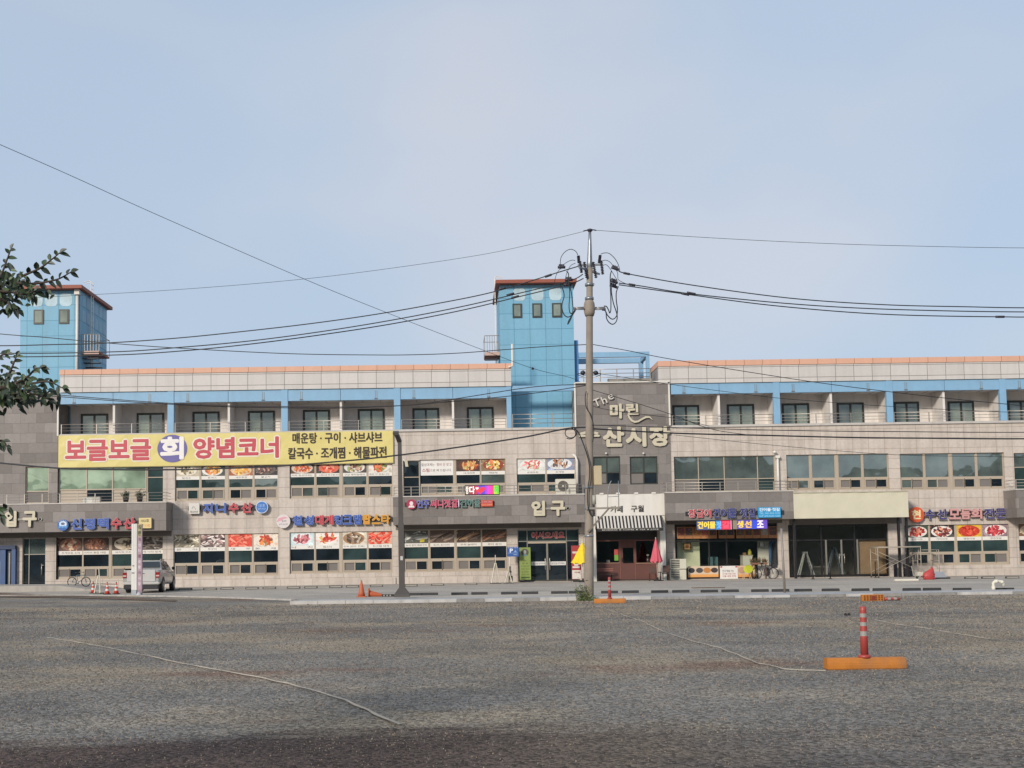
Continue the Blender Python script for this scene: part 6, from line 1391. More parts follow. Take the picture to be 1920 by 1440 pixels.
mb = MB(); mb.obox(h1 + Vector((0, -.1, -.02)), Vector((.11, 0, 0)), Vector((0, .2, .05)), Vector((0, -.01, .05)), M_bz); mb.obox(h1 + Vector((0, -.12, -.08)), Vector((.08, 0, 0)), Vector((0, .14, .035)), Vector((0, -.003, .012)), pm('b0aca0', .3)); mb.build('lamp_head', t)
mb = MB(); c_ = P(753, 1047, yl - .12); mb.box(c_.x - .05, c_.x + .05, yl - .125, yl - .112, c_.z - .07, c_.z + .09, pm('b5b5b2')); mb.build('sticker', t)
# small white flood camera on the wall beside it
p = P(757, 862, D - .4); mb = MB(); mb.tube([(p.x, D - .02, p.z), (p.x, D - .4, p.z), (p.x + .08, D - .45, p.z - .1)], .05, M_wht, 8); mb.obox((p.x + .17, D - .5, p.z - .25), Vector((.09, 0, 0)), Vector((0, .12, 0)), Vector((-.03, 0, .2)), pm('b5ac98')); tag(mb.build('flood_lamp'), 'small cream flood lamp on a white bracket behind the lamp post', 'lamp')

# ---- A-frame stands, bicycles, chairs and clutter by the wall
def a_frame(label, u, v, vt, half, lean=.3):
    p = G(u, v, .02); s_ = p.y / F; h = (v - vt) * s_; t = thing('folding_stand', label, 'stand', p); w_ = half * s_
    for s in (-1, 1): mb = MB(); mb.bar((s * .03, 0, h * .72), (s * w_, -lean, .02), .05, .04, pm('c0b9aa')); mb.build('leg', t, local=True)
    mb = MB(); mb.bar((0, 0, h), (0, lean, .02), .045, .045, pm('c0b9aa')); mb.build('rear_leg', t, local=True)
    mb = MB(); mb.box(-w_ * 1.25, w_ * 1.25, -lean - .1, lean + .1, 0, .05, pm('4a4542')); mb.build('foot_board', t, local=True)
a_frame('tall cream A shaped stand against the wall under the dark windows', 929.5, 1094.5, 1041, 8)
a_frame('second cream A shaped stand with black wheels below the parking sign', 953.5, 1094, 1064, 7)
a_frame('white folding stand between the red cones left of the pickup', 185, 1113.3, 1066, 5)
t = thing('hand_cart', 'small black hand cart leaning on the stand under the parking sign', 'cart', G(957, 1093, .02)); 
for s in (-1, 1):
    mb = MB(); mb.lathe((0, 0, 0), [(.05, -.04), (.2, -.04), (.22, 0), (.2, .04), (.05, .04)], M_black, 16)
    for v_ in mb.bm.verts: x_, y_, z_ = v_.co; v_.co = (s * .10 + z_, x_, y_ + .22)
    mb.build('wheel', t, local=True)
mb = MB(); mb.bar((-.05, 0, .2), (-.03, .2, 1.0), .04, .04, M_black); mb.bar((.05, 0, .2), (.03, .2, 1.0), .04, .04, M_black); mb.box(-.22, .22, .16, .22, .62, .72, pm('c0b9aa')); mb.build('frame', t, local=True)
def bicycle(label, p, rot, fm, scale=1.0, basket=True):
    t = thing('bicycle', label, 'bicycle', p); t.rotation_euler = (0, 0, rot); r = .33 * scale; wb_ = 1.05 * scale
    for x in (0, wb_):
        mb = MB(); mb.tube([(x + r * math.cos(a), 0, r + r * math.sin(a)) for a in [2 * math.pi * k / 28 for k in range(29)]], .026, M_black, 6, cap=False); wh = mb.build('wheel', t, local=True)
        mb = MB()
        for k in range(12): a = math.pi * k / 6; mb.tube([(x, 0, r), (x + r * .96 * math.cos(a), 0, r + r * .96 * math.sin(a))], .005, M_alu, 4)
        mb.tube([(x, -.05, r), (x, .05, r)], .03, M_alu, 8); mb.build('spokes', wh, local=True)
    bb, st, hd, hb = Vector((.45 * scale, 0, r * .85)), Vector((.36 * scale, 0, .82 * scale)), Vector((.93 * scale, 0, .80 * scale)), Vector((.96 * scale, 0, .62 * scale))
    mb = MB()
    for a, b in ((bb, st), (bb, hb), (st, hd), (bb, Vector((0, 0, r))), (st, Vector((0, 0, r))), (hd, Vector((wb_, 0, r)))): mb.tube([a, b], .02, fm, 8)
    mb.build('frame', t, local=True)
    mb = MB(); mb.tube([hd, hd + Vector((-.03, 0, .16)), hd + Vector((-.12, .26, .2)), hd + Vector((-.22, .28, .18))], .013, M_alu, 6); mb.tube([hd + Vector((-.03, 0, .16)), hd + Vector((-.12, -.26, .2)), hd + Vector((-.22, -.28, .18))], .013, M_alu, 6); mb.build('handlebar', t, local=True)
    mb = MB(); mb.lathe(st + Vector((0, 0, .1)), [(.03, -.1), (.03, 0), (.12, .02), (.11, .06)], M_black, 10); mb.build('saddle', t, local=True)
    if basket:
        mb = MB(); c = hd + Vector((.22, 0, .0))
        mb.box(c.x - .16, c.x + .16, -.17, .17, c.z - .14, c.z + .12, pm('2f2d30', .7)); mb.build('basket', t, bevel=.02, local=True)
    mb = MB(); mb.tube([(bb.x, -.08, bb.z), (bb.x + .12, -.08, bb.z - .12)], .012, M_alu, 5); mb.lathe((bb.x, -.04, bb.z), [(.02, 0), (.09, 0), (.09, .01)], M_alu, 12, axis='y'); mb.build('crank', t, local=True)
    return t
pbk = G(1430, 1086.5, .02); bicycle('black city bicycle with front basket leaning before the dried fish shop', (pbk.x, D - .9, .02), R_(4), pm('3f3a3a', .4), 1.0)
pbk = G(163, 1105, .02); t = bicycle('small blue grey bicycle standing on the ramp side left of the red cones', (XX(135, 1100, 68.5), 68.5, .25), R_(-6), pm('5a6a74', .4), .8, False)
# lime stool/chair, flower box on bicycle rack
yq = D - 1.0; p = P(1402, 1086, yq); t = thing('garden_chair', 'lime green round backed chair with pale wooden legs in front of the fish shop', 'chair', (p.x, yq, .02))
mb = MB(); c_ = P(1402.5, 1067, yq); n = 20
prof = [(c_.x - p.x + .29 * math.cos(a), c_.z - .02 + .25 * math.sin(a)) for a in [2 * math.pi * k / n for k in range(n)]]
ring0 = [mb.bm.verts.new((x, -.12 + .4 * abs(x) ** 1.5, z)) for x, z in prof]; ring1 = [mb.bm.verts.new((x * .95, -.08 + .4 * abs(x) ** 1.5, z)) for x, z in prof]; lm = pm('b0b52a', .4)
for rg in (ring0, ring1[::-1]): mb.bm.faces.new(rg).material_index = mb.mi(lm)
for k in range(n): mb.bm.faces.new((ring0[k], ring0[(k + 1) % n], ring1[(k + 1) % n], ring1[k])).material_index = mb.mi(lm)
mb.build('backrest', t, local=True)
mb = MB(); mb.box(-.24, .24, -.06, .38, .44, .48, lm); mb.build('seat', t, bevel=.02, local=True)
for sx in (-1, 1):
    for y in (0, .34): mb = MB(); mb.bar((sx * .17, y, .44), (sx * .22, y, 0), .035, .035, pm('b59a78')); mb.build('leg', t, local=True)
p = P(1424, 1058, D - .7); t = thing('planter_box', 'narrow brown planter of dry plants on the ledge behind the bicycle', 'planter', (p.x, D - .55, .9))
mb = MB(); mb.box(-.5, .5, -.1, .1, 0, .12, pm('7a5844')); mb.build('box', t, local=True); mb = MB(); mb.box(-.44, -.40, -.08, .08, -.88, 0, pm('6a4c3a')); mb.box(.40, .44, -.08, .08, -.88, 0, pm('6a4c3a')); mb.build('stand', t, local=True)
mb = MB(); rr = random.Random(9)
for k in range(130):
    a = Vector((rr.uniform(-.5, .5), rr.uniform(-.1, .1), .1)); d = Vector((rr.uniform(-.14, .14), rr.uniform(-.1, .1), rr.uniform(.1, .4))); n_ = Vector((rr.uniform(-1, 1), rr.uniform(-1, 1), 0)).normalized() * .03
    mb.face([a, a + d * .5 + n_, a + d, a + d * .5 - n_], pm(rr.choice(['5a4a3a', '3f4a34', '7a5a44'])))
mb.build('plants', t, fix=False, local=True)
# two stacked outdoor units with black louvres
yu = D - .55
for k, (v0, v1) in enumerate(((1048, 1067), (1068, 1087.5))):
    q = Rr(1256, v0, 1287, v1, yu); t = thing('condenser_unit', ['upper white outdoor unit with black louvres stacked beside the pink parasol', 'lower white outdoor unit with black louvres standing on the apron'][k], 'outdoor unit', ((q[0] + q[1]) / 2, yu, q[2]), 'stacked outdoor units by the fish shop')
    zb_ = q[2] if k == 0 else .03
    MB().box(q[0], q[1], yu, yu + .38, zb_ + (.005 if k == 0 else 0), q[3], pm('c2bfae', .5)).build('casing', t, bevel=.015)
    mb = MB()
    for j in range(5):
        z = zb_ + .1 + j * .105; mb.box(q[0] + .08, q[0] + .60, yu - .02, yu - .002, z, z + .055, M_black)
    mb.build('louvres', t)
# wall outdoor unit behind the canopy railing
y = YC + .5; q = Rr(1042, 898, 1080, 925.5, y); t = thing('condenser_unit', 'large white outdoor unit with round fan on the middle canopy', 'outdoor unit', ((q[0] + q[1]) / 2, y, c2[3] + .07))
MB().box(q[0], q[1], y, y + .4, c2[3] + .072, q[3], pm('c5c0b2', .5)).build('casing', t, bevel=.015)
fx, fz = q[0] + .45, (q[2] + q[3]) / 2 + .02; mb = MB(); mb.disc(fx, fz, y - .012, .33, pm('4f4b46'), .01); mb.build('fan_opening', t)
mb = MB()
for k in range(7): mb.tube([(fx + (.05 + .045 * k) * math.cos(a), y - .02, fz + (.05 + .045 * k) * math.sin(a)) for a in [2 * math.pi * j / 20 for j in range(21)]], .006, pm('8f8a80'), 4, cap=False)
mb.disc(fx, fz, y - .022, .06, pm('c5c0b2'), .01); mb.build('fan_grille', t)
mb = MB(); xx = XX(1082, 890, D - .3); mb.tube([P(1074, 852, D - .2), P(1079, 856, D - .3), P(1082, 864, D - .3), (xx, D - .3, c2[3] + .1)], .07, M_wht, 8); tag(mb.build('pipe_run'), 'white bent pipe running down beside the outdoor unit on the canopy', 'pipe')
# low white outdoor unit on the left canopy
y = YC + .6; q = Rr(155, 932, 187, 942, y); mb = MB(); mb.box(q[0], q[1], y, y + .3, c1[3] + .072, q[3], pm('bdb8ac')); mb.box(q[0] + .05, q[0] + .6, y - .01, y - .001, c1[3] + .1, q[3] - .06, pm('d5d2c8')); tag(mb.build('storage_box'), 'low white box on the left canopy behind the railing', 'box')
for k, u in enumerate((236, 262)):
    p = P(u, 933, YC + .7); t = thing('potted_plant', ['dark potted shrub on the left canopy below the wide pane', 'smaller potted shrub on the left canopy beside the green pane'][k], 'plant', (p.x, YC + .7, c1[3] + .072), 'pots on the left canopy'); rr = random.Random(k + 60)
    mb = MB(); mb.lathe((0, 0, 0), [(.14, 0), (.2, .3), (.2, .32)], pm('2c2a2a'), 12); mb.build('pot', t, local=True); mb = MB()
    for j in range(150):
        c = Vector((rr.gauss(0, .12), rr.gauss(0, .1), .36 + abs(rr.gauss(0, .17 - .04 * k)))); a = Vector((rr.uniform(-1, 1), rr.uniform(-1, 1), rr.uniform(-.4, 1))).normalized() * .09; b = a.cross(Vector((rr.random(), rr.random(), rr.random()))).normalized() * .03
        mb.face([c - a, c + b, c + a, c - b], pm(rr.choice(['2c3b26', '3a4a2c', '22301f'])))
    mb.build('foliage', t, fix=False, local=True)
mb = MB(); q = Rr(1446, 852, 1463, 918, D - .2); x_ = XX(1459, 890, D - .2); mb.tube([(x_, D - .2, c3[3]), (x_, D - .2, ZZ(1459, 858, D - .2))], .07, M_wht, 10); mb.box(x_ - .12, x_ + .12, D - .3, D - .01, ZZ(1459, 859, D - .2), ZZ(1459, 854, D - .2), M_wht); mb.lathe((x_ - .18, D - .25, ZZ(1455, 848, D - .2)), [(.03, -.08), (.1, -.04), (.11, .04), (.05, .1)], M_wht, 12); tag(mb.build('white_downpipe'), 'white pipe with a domed head on the wall right of the upper green door', 'pipe')

# closed parasols
def parasol(label, u, vt, vb, vbase, wpx, Y, col, colpole, group, lean=0):
    tp, bt = P(u, vt, Y), P(u, vb, Y); t = thing('parasol', label, 'parasol', (tp.x, Y, .02), group); s_ = Y / F; r = wpx * s_ / 2; h = tp.z - bt.z; n = 40
    mb = MB(); rings = []
    for f in (0, .03, .2, .38, .40, .42, .6, .8, 1.0):
        rad = .03 + (r - .03) * f ** .85; rings.append([])
        for k in range(n):
            a = 2 * math.pi * k / n; w_ = 1 + (.22 * f) * math.cos(a * 8) + .05 * math.sin(a * 3); rad2 = rad * (.93 if f == .40 else 1)
            rings[-1].append(mb.bm.verts.new((rad2 * w_ * math.cos(a), rad2 * w_ * math.sin(a) * .8, tp.z - .02 - h * f + .05 * h * math.cos(a * 8) * (f == 1.0))))
    for a, b in zip(rings, rings[1:]):
        for k in range(n): fc = mb.bm.faces.new((a[k], a[(k + 1) % n], b[(k + 1) % n], b[k])); fc.material_index = mb.mi(col); fc.smooth = True
    mb.bm.faces.new(rings[0]).material_index = mb.mi(col); mb.build('canopy', t, local=True)
    mb = MB(); mb.tube([(lean, 0, 0), (0, 0, tp.z + .03)], .026, colpole, 8); mb.lathe((0, 0, tp.z), [(.03, 0), (.035, .04), (.01, .09)], colpole, 8); mb.build('pole', t, local=True)
    mb = MB(); mb.lathe((lean, 0, 0), [(.26, 0), (.26, .06), (.06, .09), (.05, .22)], M_black, 16); mb.build('foot', t, local=True)
parasol('closed yellow parasol half hidden by the utility pole', 1091.5, 1018, 1056.5, 1093, 36, D - 2.6, mat('yellow_cloth', 'd9bd1a', .7, var=.05), M_wht, 'closed parasols')
parasol('closed pink red parasol at the right end of the cafe', 1229.5, 1010.5, 1054, 1094, 20, D - 2.4, mat('pink_red_cloth', 'bd5361', .7, var=.06), pm('b5a89a', .5), 'closed parasols', .06)
# cafe chairs, table and bench
def cafe_chair(label, u, y, rot, col, h=.82):
    x = XX(u, 1085, y); t = thing('cafe_chair', label, 'chair', (x, y, .02), 'chairs outside the cafe'); t.rotation_euler = (0, 0, rot)
    mb = MB(); mb.box(-.21, .21, -.21, .21, .42, .47, col); mb.build('seat', t, bevel=.015, local=True)
    mb = MB(); mb.box(-.21, .21, .19, .23, .50, h, col); mb.build('backrest', t, bevel=.015, local=True)
    for sx in (-1, 1):
        for sy in (-1, 1): mb = MB(); mb.bar((sx * .18, sy * .18, .42), (sx * .21, sy * .21, 0), .03, .03, col); mb.build('leg', t, local=True)
M_rat = mat('brown_rattan', '4a352d', .7, var=.2, scale=30)
cafe_chair('brown rattan chair against the white pier right of the pink parasol', 1248.5, D - 1.7, R_(180), M_rat, .92)
cafe_chair('dark chair in front of the cafe wall left of the pink parasol', 1224, D - 1.5, R_(165), M_rat)
p = P(1237, 1085, D - 1.8); t = thing('cafe_table', 'low table with white trim between the rattan chair and parasol', 'table', (XX(1240, 1085, D - 2.2), D - 2.0, .02)); mb = MB(); mb.lathe((0, 0, .50), [(.28, 0), (.3, .02), (.28, .04)], pm('3a2a26'), 18); mb.build('tabletop', t, local=True)
mb = MB(); mb.tube([(0, 0, .02), (0, 0, .5)], .03, M_black, 8); mb.lathe((0, 0, 0), [(.2, 0), (.2, .03), (.04, .06)], M_black, 14); mb.build('leg', t, local=True)
x0, x1 = XX(1119, 1075, D - .7), XX(1150, 1075, D - .7); t = thing('bench', 'dark slatted bench against the brown cafe front', 'bench', ((x0 + x1) / 2, D - .7, .02))
mb = MB(); mb.box(x0, x1, D - 1.0, D - .6, .42, .47, pm('3a2825')); mb.build('seat', t); mb = MB(); mb.box(x0, x1, D - .6, D - .56, .62, .68, pm('8a5a50')); mb.box(x0, x1, D - .6, D - .56, .74, .80, pm('8a5a50')); mb.build('backrest', t)
for x in (x0 + .05, x1 - .1): mb = MB(); mb.box(x, x + .05, D - 1.0, D - .56, .02, .419, pm('2f2220')); mb.build('leg', t)

# ---- steel scaffold frames, bags and sheets at the right
M_sc = mat('galvanised_tube', 'a39a8c', .5, .2, var=.1)
def sc_frame(label, y, uL, uR, vt, splits, brace):
    q = Rr(uL, vt, uR, 1085, y); t = thing('scaffold_frame', label, 'scaffold', ((q[0] + q[1]) / 2, y, .02), 'scaffold frames before the pier'); zt = q[3]
    for k, (a, b) in enumerate(((0, 0), (0, 1.25), (1, 0), (1, 1.25))):
        x = q[0] if a == 0 else q[1]; mb = MB(); mb.tube([(x, y + b, .05), (x, y + b, zt)], .024, M_sc, 8); mb.lathe((x, y + b, .02), [(.05, 0), (.05, .05), (.03, .07)], M_black, 8); mb.build('upright', t)
    mb = MB()
    for x in (q[0], q[1]):
        mb.tube([(x, y, zt), (x, y + 1.25, zt)], .022, M_sc, 6); mb.tube([(x, y, zt * .6), (x, y + 1.25, zt * .6)], .02, M_sc, 6); mb.tube([(x, y + .3, zt * .6), (x, y + .3, zt)], .018, M_sc, 6)
    for yy in (y, y + 1.25): mb.tube([(q[0], yy, zt), (q[1], yy, zt)], .022, M_sc, 6)
    mb.build('cross_rail', t)
    if brace:
        mb = MB()
        for yy in (y, y + 1.25): mb.tube([(q[0], yy, .35), (q[1], yy, zt * .88)], .014, M_sc, 6); mb.tube([(q[0], yy + .02, zt * .88), (q[1], yy + .02, .35)], .014, M_sc, 6)
        mb.build('diagonal_brace', t)
    return q
qs = sc_frame('larger braced scaffold frame in front of the plywood and pier', D - 2.2, 1646.5, 1727, 1026.5, 2, True)
MB().box(qs[0] - .02, qs[1] + .02, D - 2.22, D - .95, qs[3] + .026, qs[3] + .07, M_sc).build('deck', bpy.data.objects['scaffold_frame'])
sc_frame('smaller bare scaffold frame under the red food posters', D - 1.6, 1721, 1761, 1031, 2, False)
p = G(1701, 1089.5, .02); mb = MB(); mb.box(p.x - .62, p.x + .62, p.y, p.y + .25, .02, .13, pm('d0cabd', .5)); tag(mb.build('foam_beam', bevel=.02), 'long white foam beam lying on the apron in front of the scaffold', 'beam')
p = G(1746, 1087, .02); t = thing('refuse_sack', 'big red plastic sack standing under the smaller scaffold frame', 'sack', p)
mb = MB(); n, mth = 18, 9; rings = []; rr = random.Random(2); s_ = p.y / F
for j in range(mth + 1):
    f = j / mth; z = 22 * s_ * f; r = [.26, .31, .33, .33, .31, .28, .23, .16, .09, .04][j]; cx_ = [0, 0, -.01, -.01, .0, .03, .07, .12, .16, .18][j]
    rings.append([mb.bm.verts.new((cx_ + r * math.cos(a) * (1 + rr.uniform(-.16, .16)), .3 + r * .7 * math.sin(a), z + rr.uniform(-.02, .02) * (j > 0))) for a in [2 * math.pi * k / n for k in range(n)]])
for a, b in zip(rings, rings[1:]):
    for k in range(n): f_ = mb.bm.faces.new((a[k], a[(k + 1) % n], b[(k + 1) % n], b[k])); f_.material_index = mb.mi(mat('red_plastic_sack', 'a83a38', .5, var=.15, scale=6))
mb.bm.faces.new(rings[0][::-1]); mb.bm.faces.new(rings[-1]); mb.build('sack_body', t, local=True)
mb = MB(); mb.lathe((.17, .3, 22 * s_ - .05), [(.03, 0), (.06, .06), (.05, .1)], MATS['red_plastic_sack'], 8); mb.build('tied_neck', t, local=True)
p = G(1765, 1085.5, .02); mb = MB(); mb.obox((p.x, p.y + .5, .22), Vector((.42, 0, 0)), Vector((0, .25, .18)), Vector((0, -.01, .02)), pm('8b8e92', .5)); mb.box(p.x - .4, p.x + .55, p.y + .1, p.y + .24, .02, .1, M_black); tag(mb.build('metal_sheet'), 'grey metal sheet propped on a black wheel stop right of the red sack', 'sheet')
p = G(1729, 1087, .02); t = thing('hand_truck', 'pale two wheeled trolley between the scaffold frames', 'trolley', p)
mb = MB(); mb.box(-.28, .28, 0, .5, .2, .26, pm('a8a49a')); mb.box(-.2, .1, .1, .4, .261, .42, pm('b9b4a5')); mb.build('tray', t, local=True)
for sx in (-1, 1): mb = MB(); mb.lathe((0, 0, 0), [(.02, -.03), (.1, -.03), (.11, 0), (.1, .03), (.02, .03)], M_black, 12); [setattr(v_, 'co', Vector((sx * .25 + v_.co.z, .06 + v_.co.x, .11 + v_.co.y))) for v_ in list(mb.bm.verts)]; mb.build('wheel', t, local=True)
mb = MB(); mb.bar((-.25, .5, .2), (-.32, .6, .75), .03, .03, M_sc); mb.build('handle', t, local=True)
# thin grey sign post on the apron at the right
a = G(1471.5, 1111.5, .02); mb = MB(); b = P(1465, 991, a.y); mb.tube([a, Vector((b.x, a.y, b.z))], .045, mat('weathered_grey_tube', '8a837c', .55, .2, var=.15), 10); tag(mb.build('bare_pole'), 'slim bare grey pole standing on the apron right of the fish shop', 'pole')

# ================================================================== UTILITY POLE
pb = G(1104.5, 1123.5, .0); PY = pb.y; sP = PY / F
def PP(u, v, dy=0.0): p = P(u, v, PY); return Vector((p.x, PY + dy, p.z))
M_pole = mat('weathered_concrete_pole', '8a8075', .85, var=.16, scale=3, dirt=.35); M_ins = mat('dark_polymer_insulator', '2c2a34', .5); M_cab = mat('black_cable', '1d1e24', .6); M_galv = mat('galvanised_steel', '8b8f94', .4, .6, var=.12)
UP_ = thing('utility_pole', 'tall tapered concrete utility pole with insulators, cable loops and boxes before the market', 'utility pole', pb)
mb = MB(); a, b = pb.copy(), PP(1105.5, 502); n = 14
mb.tube([a.lerp(b, k / n) for k in range(n + 1)], 8.8 * sP, M_pole, 20, r1=5.8 * sP); mb.build('pole', UP_)
mb = MB(); c0, c1_ = PP(1105.5, 512), PP(1106, 434); mb.tube([c0.lerp(c1_, k / 4) for k in range(5)], 5.8 * sP, M_galv, 12, r1=2.6 * sP)
for k in range(6): mb.obox(c0.lerp(c1_, .15 + k * .13) + Vector((0, -.11 + .01 * k, 0)), Vector((.012, 0, 0)), Vector((0, .012, 0)), Vector((0, 0, .05)), M_galv)
mb.build('steel_top', UP_)
mb = MB(); p = PP(1106, 431.5); mb.lathe(p, [(.05, -.08), (.1, -.02), (.11, .02), (.05, .05)], M_ins, 12); mb.tube([PP(1094, 433), PP(1099, 432), p, PP(1113, 431), PP(1118, 432)], .022, M_ins, 6); mb.build('top_clamp', UP_)
# cross arms
mb = MB(); mb.bar(PP(1084, 496, .12), PP(1130, 494.5, .12), .07, .07, M_galv); mb.build('cross_arm', UP_)
mb = MB(); mb.bar(PP(1083, 507, -.5), PP(1127, 508, .5), .06, .06, M_galv); mb.build('cross_arm', UP_)
for (v, w_) in ((534, 8), (560, 7), (578, 9)):
    mb = MB(); mb.bar(PP(1105 - w_, v, -.05), PP(1105 + w_ + 1, v - .3, -.05), .10, .07, M_galv); mb.lathe(PP(1105, v), [(.165, -.05), (.17, 0), (.165, .05)], M_galv, 16); mb.build('pole_band', UP_)
# leaning black strain insulators beside the steel top
for (u0, v0, u1, v1, dy) in ((1094.5, 493, 1099.5, 523, -.15), (1111, 493, 1117, 523, -.15), (1085, 478, 1086, 492, .1), (1086, 492, 1089.5, 514, -.2), (1126, 477, 1124, 492, .1), (1126, 491, 1129, 517, -.2)):
    mb = MB(); a, b = PP(u0, v0, dy), PP(u1, v1, dy); d = (b - a); m_ = 9
    pts_ = []; mb.tube([a, b], .03, M_ins, 8)
    for k in range(m_):
        c = a.lerp(b, (k + .5) / m_); mb.tube([c - d * .018, c + d * .018], .062, M_ins, 10)
    mb.build('insulator', UP_)
# strain clamps where the insulated cables arrive
CL = [(1052, 507, -1, -.2), (1067, 527, -1, .1), (1066, 533, -1, .4), (1152, 506, 1, -.2), (1152, 527, 1, .1), (1153, 532, 1, .4)]
for u, v, sg, dy in CL:
    mb = MB(); a, b = PP(u - 7, v + 3.5 * -sg * -1 if sg < 0 else v - 2.5, dy), PP(u + 7, v - 3.5 if sg < 0 else v + 2.5, dy)
    mb.tube([a, a.lerp(b, .3), a.lerp(b, .7), b], .055, M_ins, 8); c = a.lerp(b, .5)
    for f in (.25, .5, .75): q_ = a.lerp(b, f) + Vector((0, 0, .07)); mb.obox(q_, Vector((.03, 0, 0)), Vector((0, .03, 0)), Vector((0, 0, .04)), M_ins)
    mb.build('strain_clamp', UP_)
def smooth(pts, n=8):
    out_ = []
    for k in range(len(pts) - 1):
        p0, p1, p2, p3 = pts[max(k - 1, 0)], pts[k], pts[k + 1], pts[min(k + 2, len(pts) - 1)]
        for q in range(n):
            t_ = q / n
            out_.append(.5 * ((2 * p1) + (-p0 + p2) * t_ + (2 * p0 - 5 * p1 + 4 * p2 - p3) * t_ ** 2 + (-p0 + 3 * p1 - 3 * p2 + p3) * t_ ** 3))
    out_.append(pts[-1]); return out_
def px(l, dy=0.0): return [PP(u, v, dy) for u, v in l]
JL = [  # jumper loops, traced at the pole's own distance
 ([(1084, 477), (1080, 470), (1071, 466), (1061, 470), (1053, 480), (1051, 492), (1052, 504)], .014, .1),
 ([(1080, 485), (1074, 484), (1064, 488), (1055, 496), (1046, 508), (1042, 520), (1041, 528)], .012, .3),
 ([(1080, 491), (1073, 494), (1068, 500), (1063, 512), (1060, 524)], .012, .2),
 ([(1127, 475), (1134, 473), (1143, 474), (1153, 483), (1160, 495), (1163, 508)], .014, .1),
 ([(1128, 487), (1137, 484), (1146, 488), (1155, 500), (1160, 508), (1161, 520), (1168, 525), (1179, 530)], .012, .3),
 ([(1132, 495), (1138, 494), (1145, 501), (1153, 514), (1159, 524)], .012, .2),
 ([(1061, 511), (1065, 516), (1065, 530), (1067, 545), (1067, 560), (1066, 575), (1067, 586), (1070, 590), (1075, 586), (1078, 579)], .02, -.2),
 ([(1052, 533), (1057, 545), (1058, 555), (1055, 566), (1054, 576), (1057, 587), (1063, 593), (1070, 592), (1076, 584), (1079, 579)], .022, .1),
 ([(1070, 533), (1073, 545), (1075, 562), (1076, 578), (1073, 592), (1068, 602), (1066, 604), (1069, 596), (1076, 586), (1081, 578)], .022, .35),
 ([(1145, 511), (1143, 520), (1143, 540), (1144, 560), (1144, 582), (1142, 589), (1140, 584), (1136, 577), (1131, 576)], .022, -.2),
 ([(1150, 531), (1147, 540), (1148, 553), (1151, 568), (1156, 583), (1158, 593), (1156, 602), (1150, 607), (1143, 604), (1138, 596), (1137, 586), (1134, 578), (1130, 577)], .022, .1),
 ([(1162, 533), (1158, 544), (1158, 560), (1160, 575), (1159, 587), (1154, 594), (1148, 594), (1141, 587), (1137, 579), (1131, 578)], .022, .35)]
for pts_, r_, dy in JL: MB().tube(smooth(px(pts_, dy), 5), r_ * .95, M_cab, 6).build('jumper_cable', UP_)
for s, us in ((-1, (1075, 1096)), (1, (1115, 1135))):
    mb = MB(); c = PP(us[0], 578.5); d = PP(us[1], 578)
    for k in range(3): mb.tube([c + Vector((0, .1 * k - .1, .05 * k - .05)), d + Vector((0, .1 * k - .1, .05 * k - .05))], .03, M_galv if k != 1 else pm('6a5a4a'), 8)
    mb.build('cable_holder', UP_)
mb = MB(); mb.lathe(PP(1105, 578), [(.16, -.3), (.2, -.18), (.215, 0), (.2, .18), (.15, .3)], M_pole, 16); mb.build('pole_collar', UP_)
# service boxes and bracket lower down
mb = MB(); c = PP(1119.5, 892, -.12); mb.obox(c, Vector((7.2 * sP, 0, 0)), Vector((0, .16, 0)), Vector((0, 0, 18 * sP)), pm('b3a587', .5)); [mb.obox(c + Vector((7.4 * sP, -.05, dz)), Vector((.03, 0, 0)), Vector((0, .03, 0)), Vector((0, 0, .03)), M_galv) for dz in (-.25, 0, .25)]; mb.build('service_box', UP_, bevel=.012)
mb = MB(); mb.tube([PP(1113, 946, -.15), PP(1113, 929, -.15)], .07, pm('9a9a92', .5), 10); mb.build('meter_tube', UP_)
mb = MB(); mb.bar(PP(1098, 954, -.2), PP(1160, 952.5, -.2), .06, .07, pm('8a8378')); mb.build('bracket_arm', UP_)
mb = MB(); mb.bar(PP(1101, 998, -.22), PP(1141, 953, -.22), .05, .06, pm('6f675d')); mb.build('bracket_brace', UP_)
mb = MB(); mb.tube(smooth([PP(1138, 952, -.2), PP(1138.5, 925, -.2), PP(1141, 910, -.2), PP(1145, 902, -.2)], 5), .014, M_galv, 6); mb.tube([PP(1159, 952, -.2), PP(1158, 902, -.2)], .014, M_galv, 6); mb.tube([PP(1139, 932, -.2), PP(1159, 931, -.2)], .012, M_galv, 6); mb.build('bracket_frame', UP_)
for v in (953, 914, 1005): mb = MB(); mb.lathe(PP(1104.5, v), [(8.6 * sP, -.04), (8.9 * sP, 0), (8.6 * sP, .04)], M_galv, 18); mb.build('pole_band', UP_)
mb = MB(); mb.tube(smooth(px([(1098, 735), (1096, 748), (1098, 765), (1105, 778), (1111, 795), (1112, 815), (1110, 830)], -.22), 6), .018, M_cab, 6); mb.build('down_cable', UP_)
mb = MB(); mb.tube(smooth(px([(1075, 806), (1083, 812), (1091, 830), (1098, 850), (1103, 870), (1104, 893), (1101, 915), (1100, 935), (1102, 955), (1107, 967), (1111, 968), (1112, 960)], -.26), 6), .022, M_cab, 6); mb.build('down_cable', UP_)
mb = MB(); mb.tube([PP(1071 + 10.5 * math.cos(a), 811 + 9.5 * math.sin(a), -.1 + .02 * k) for k, a in enumerate([2 * math.pi * q / 20 for q in range(-5, 28)])], .018, M_cab, 6); mb.build('cable_coil', UP_)
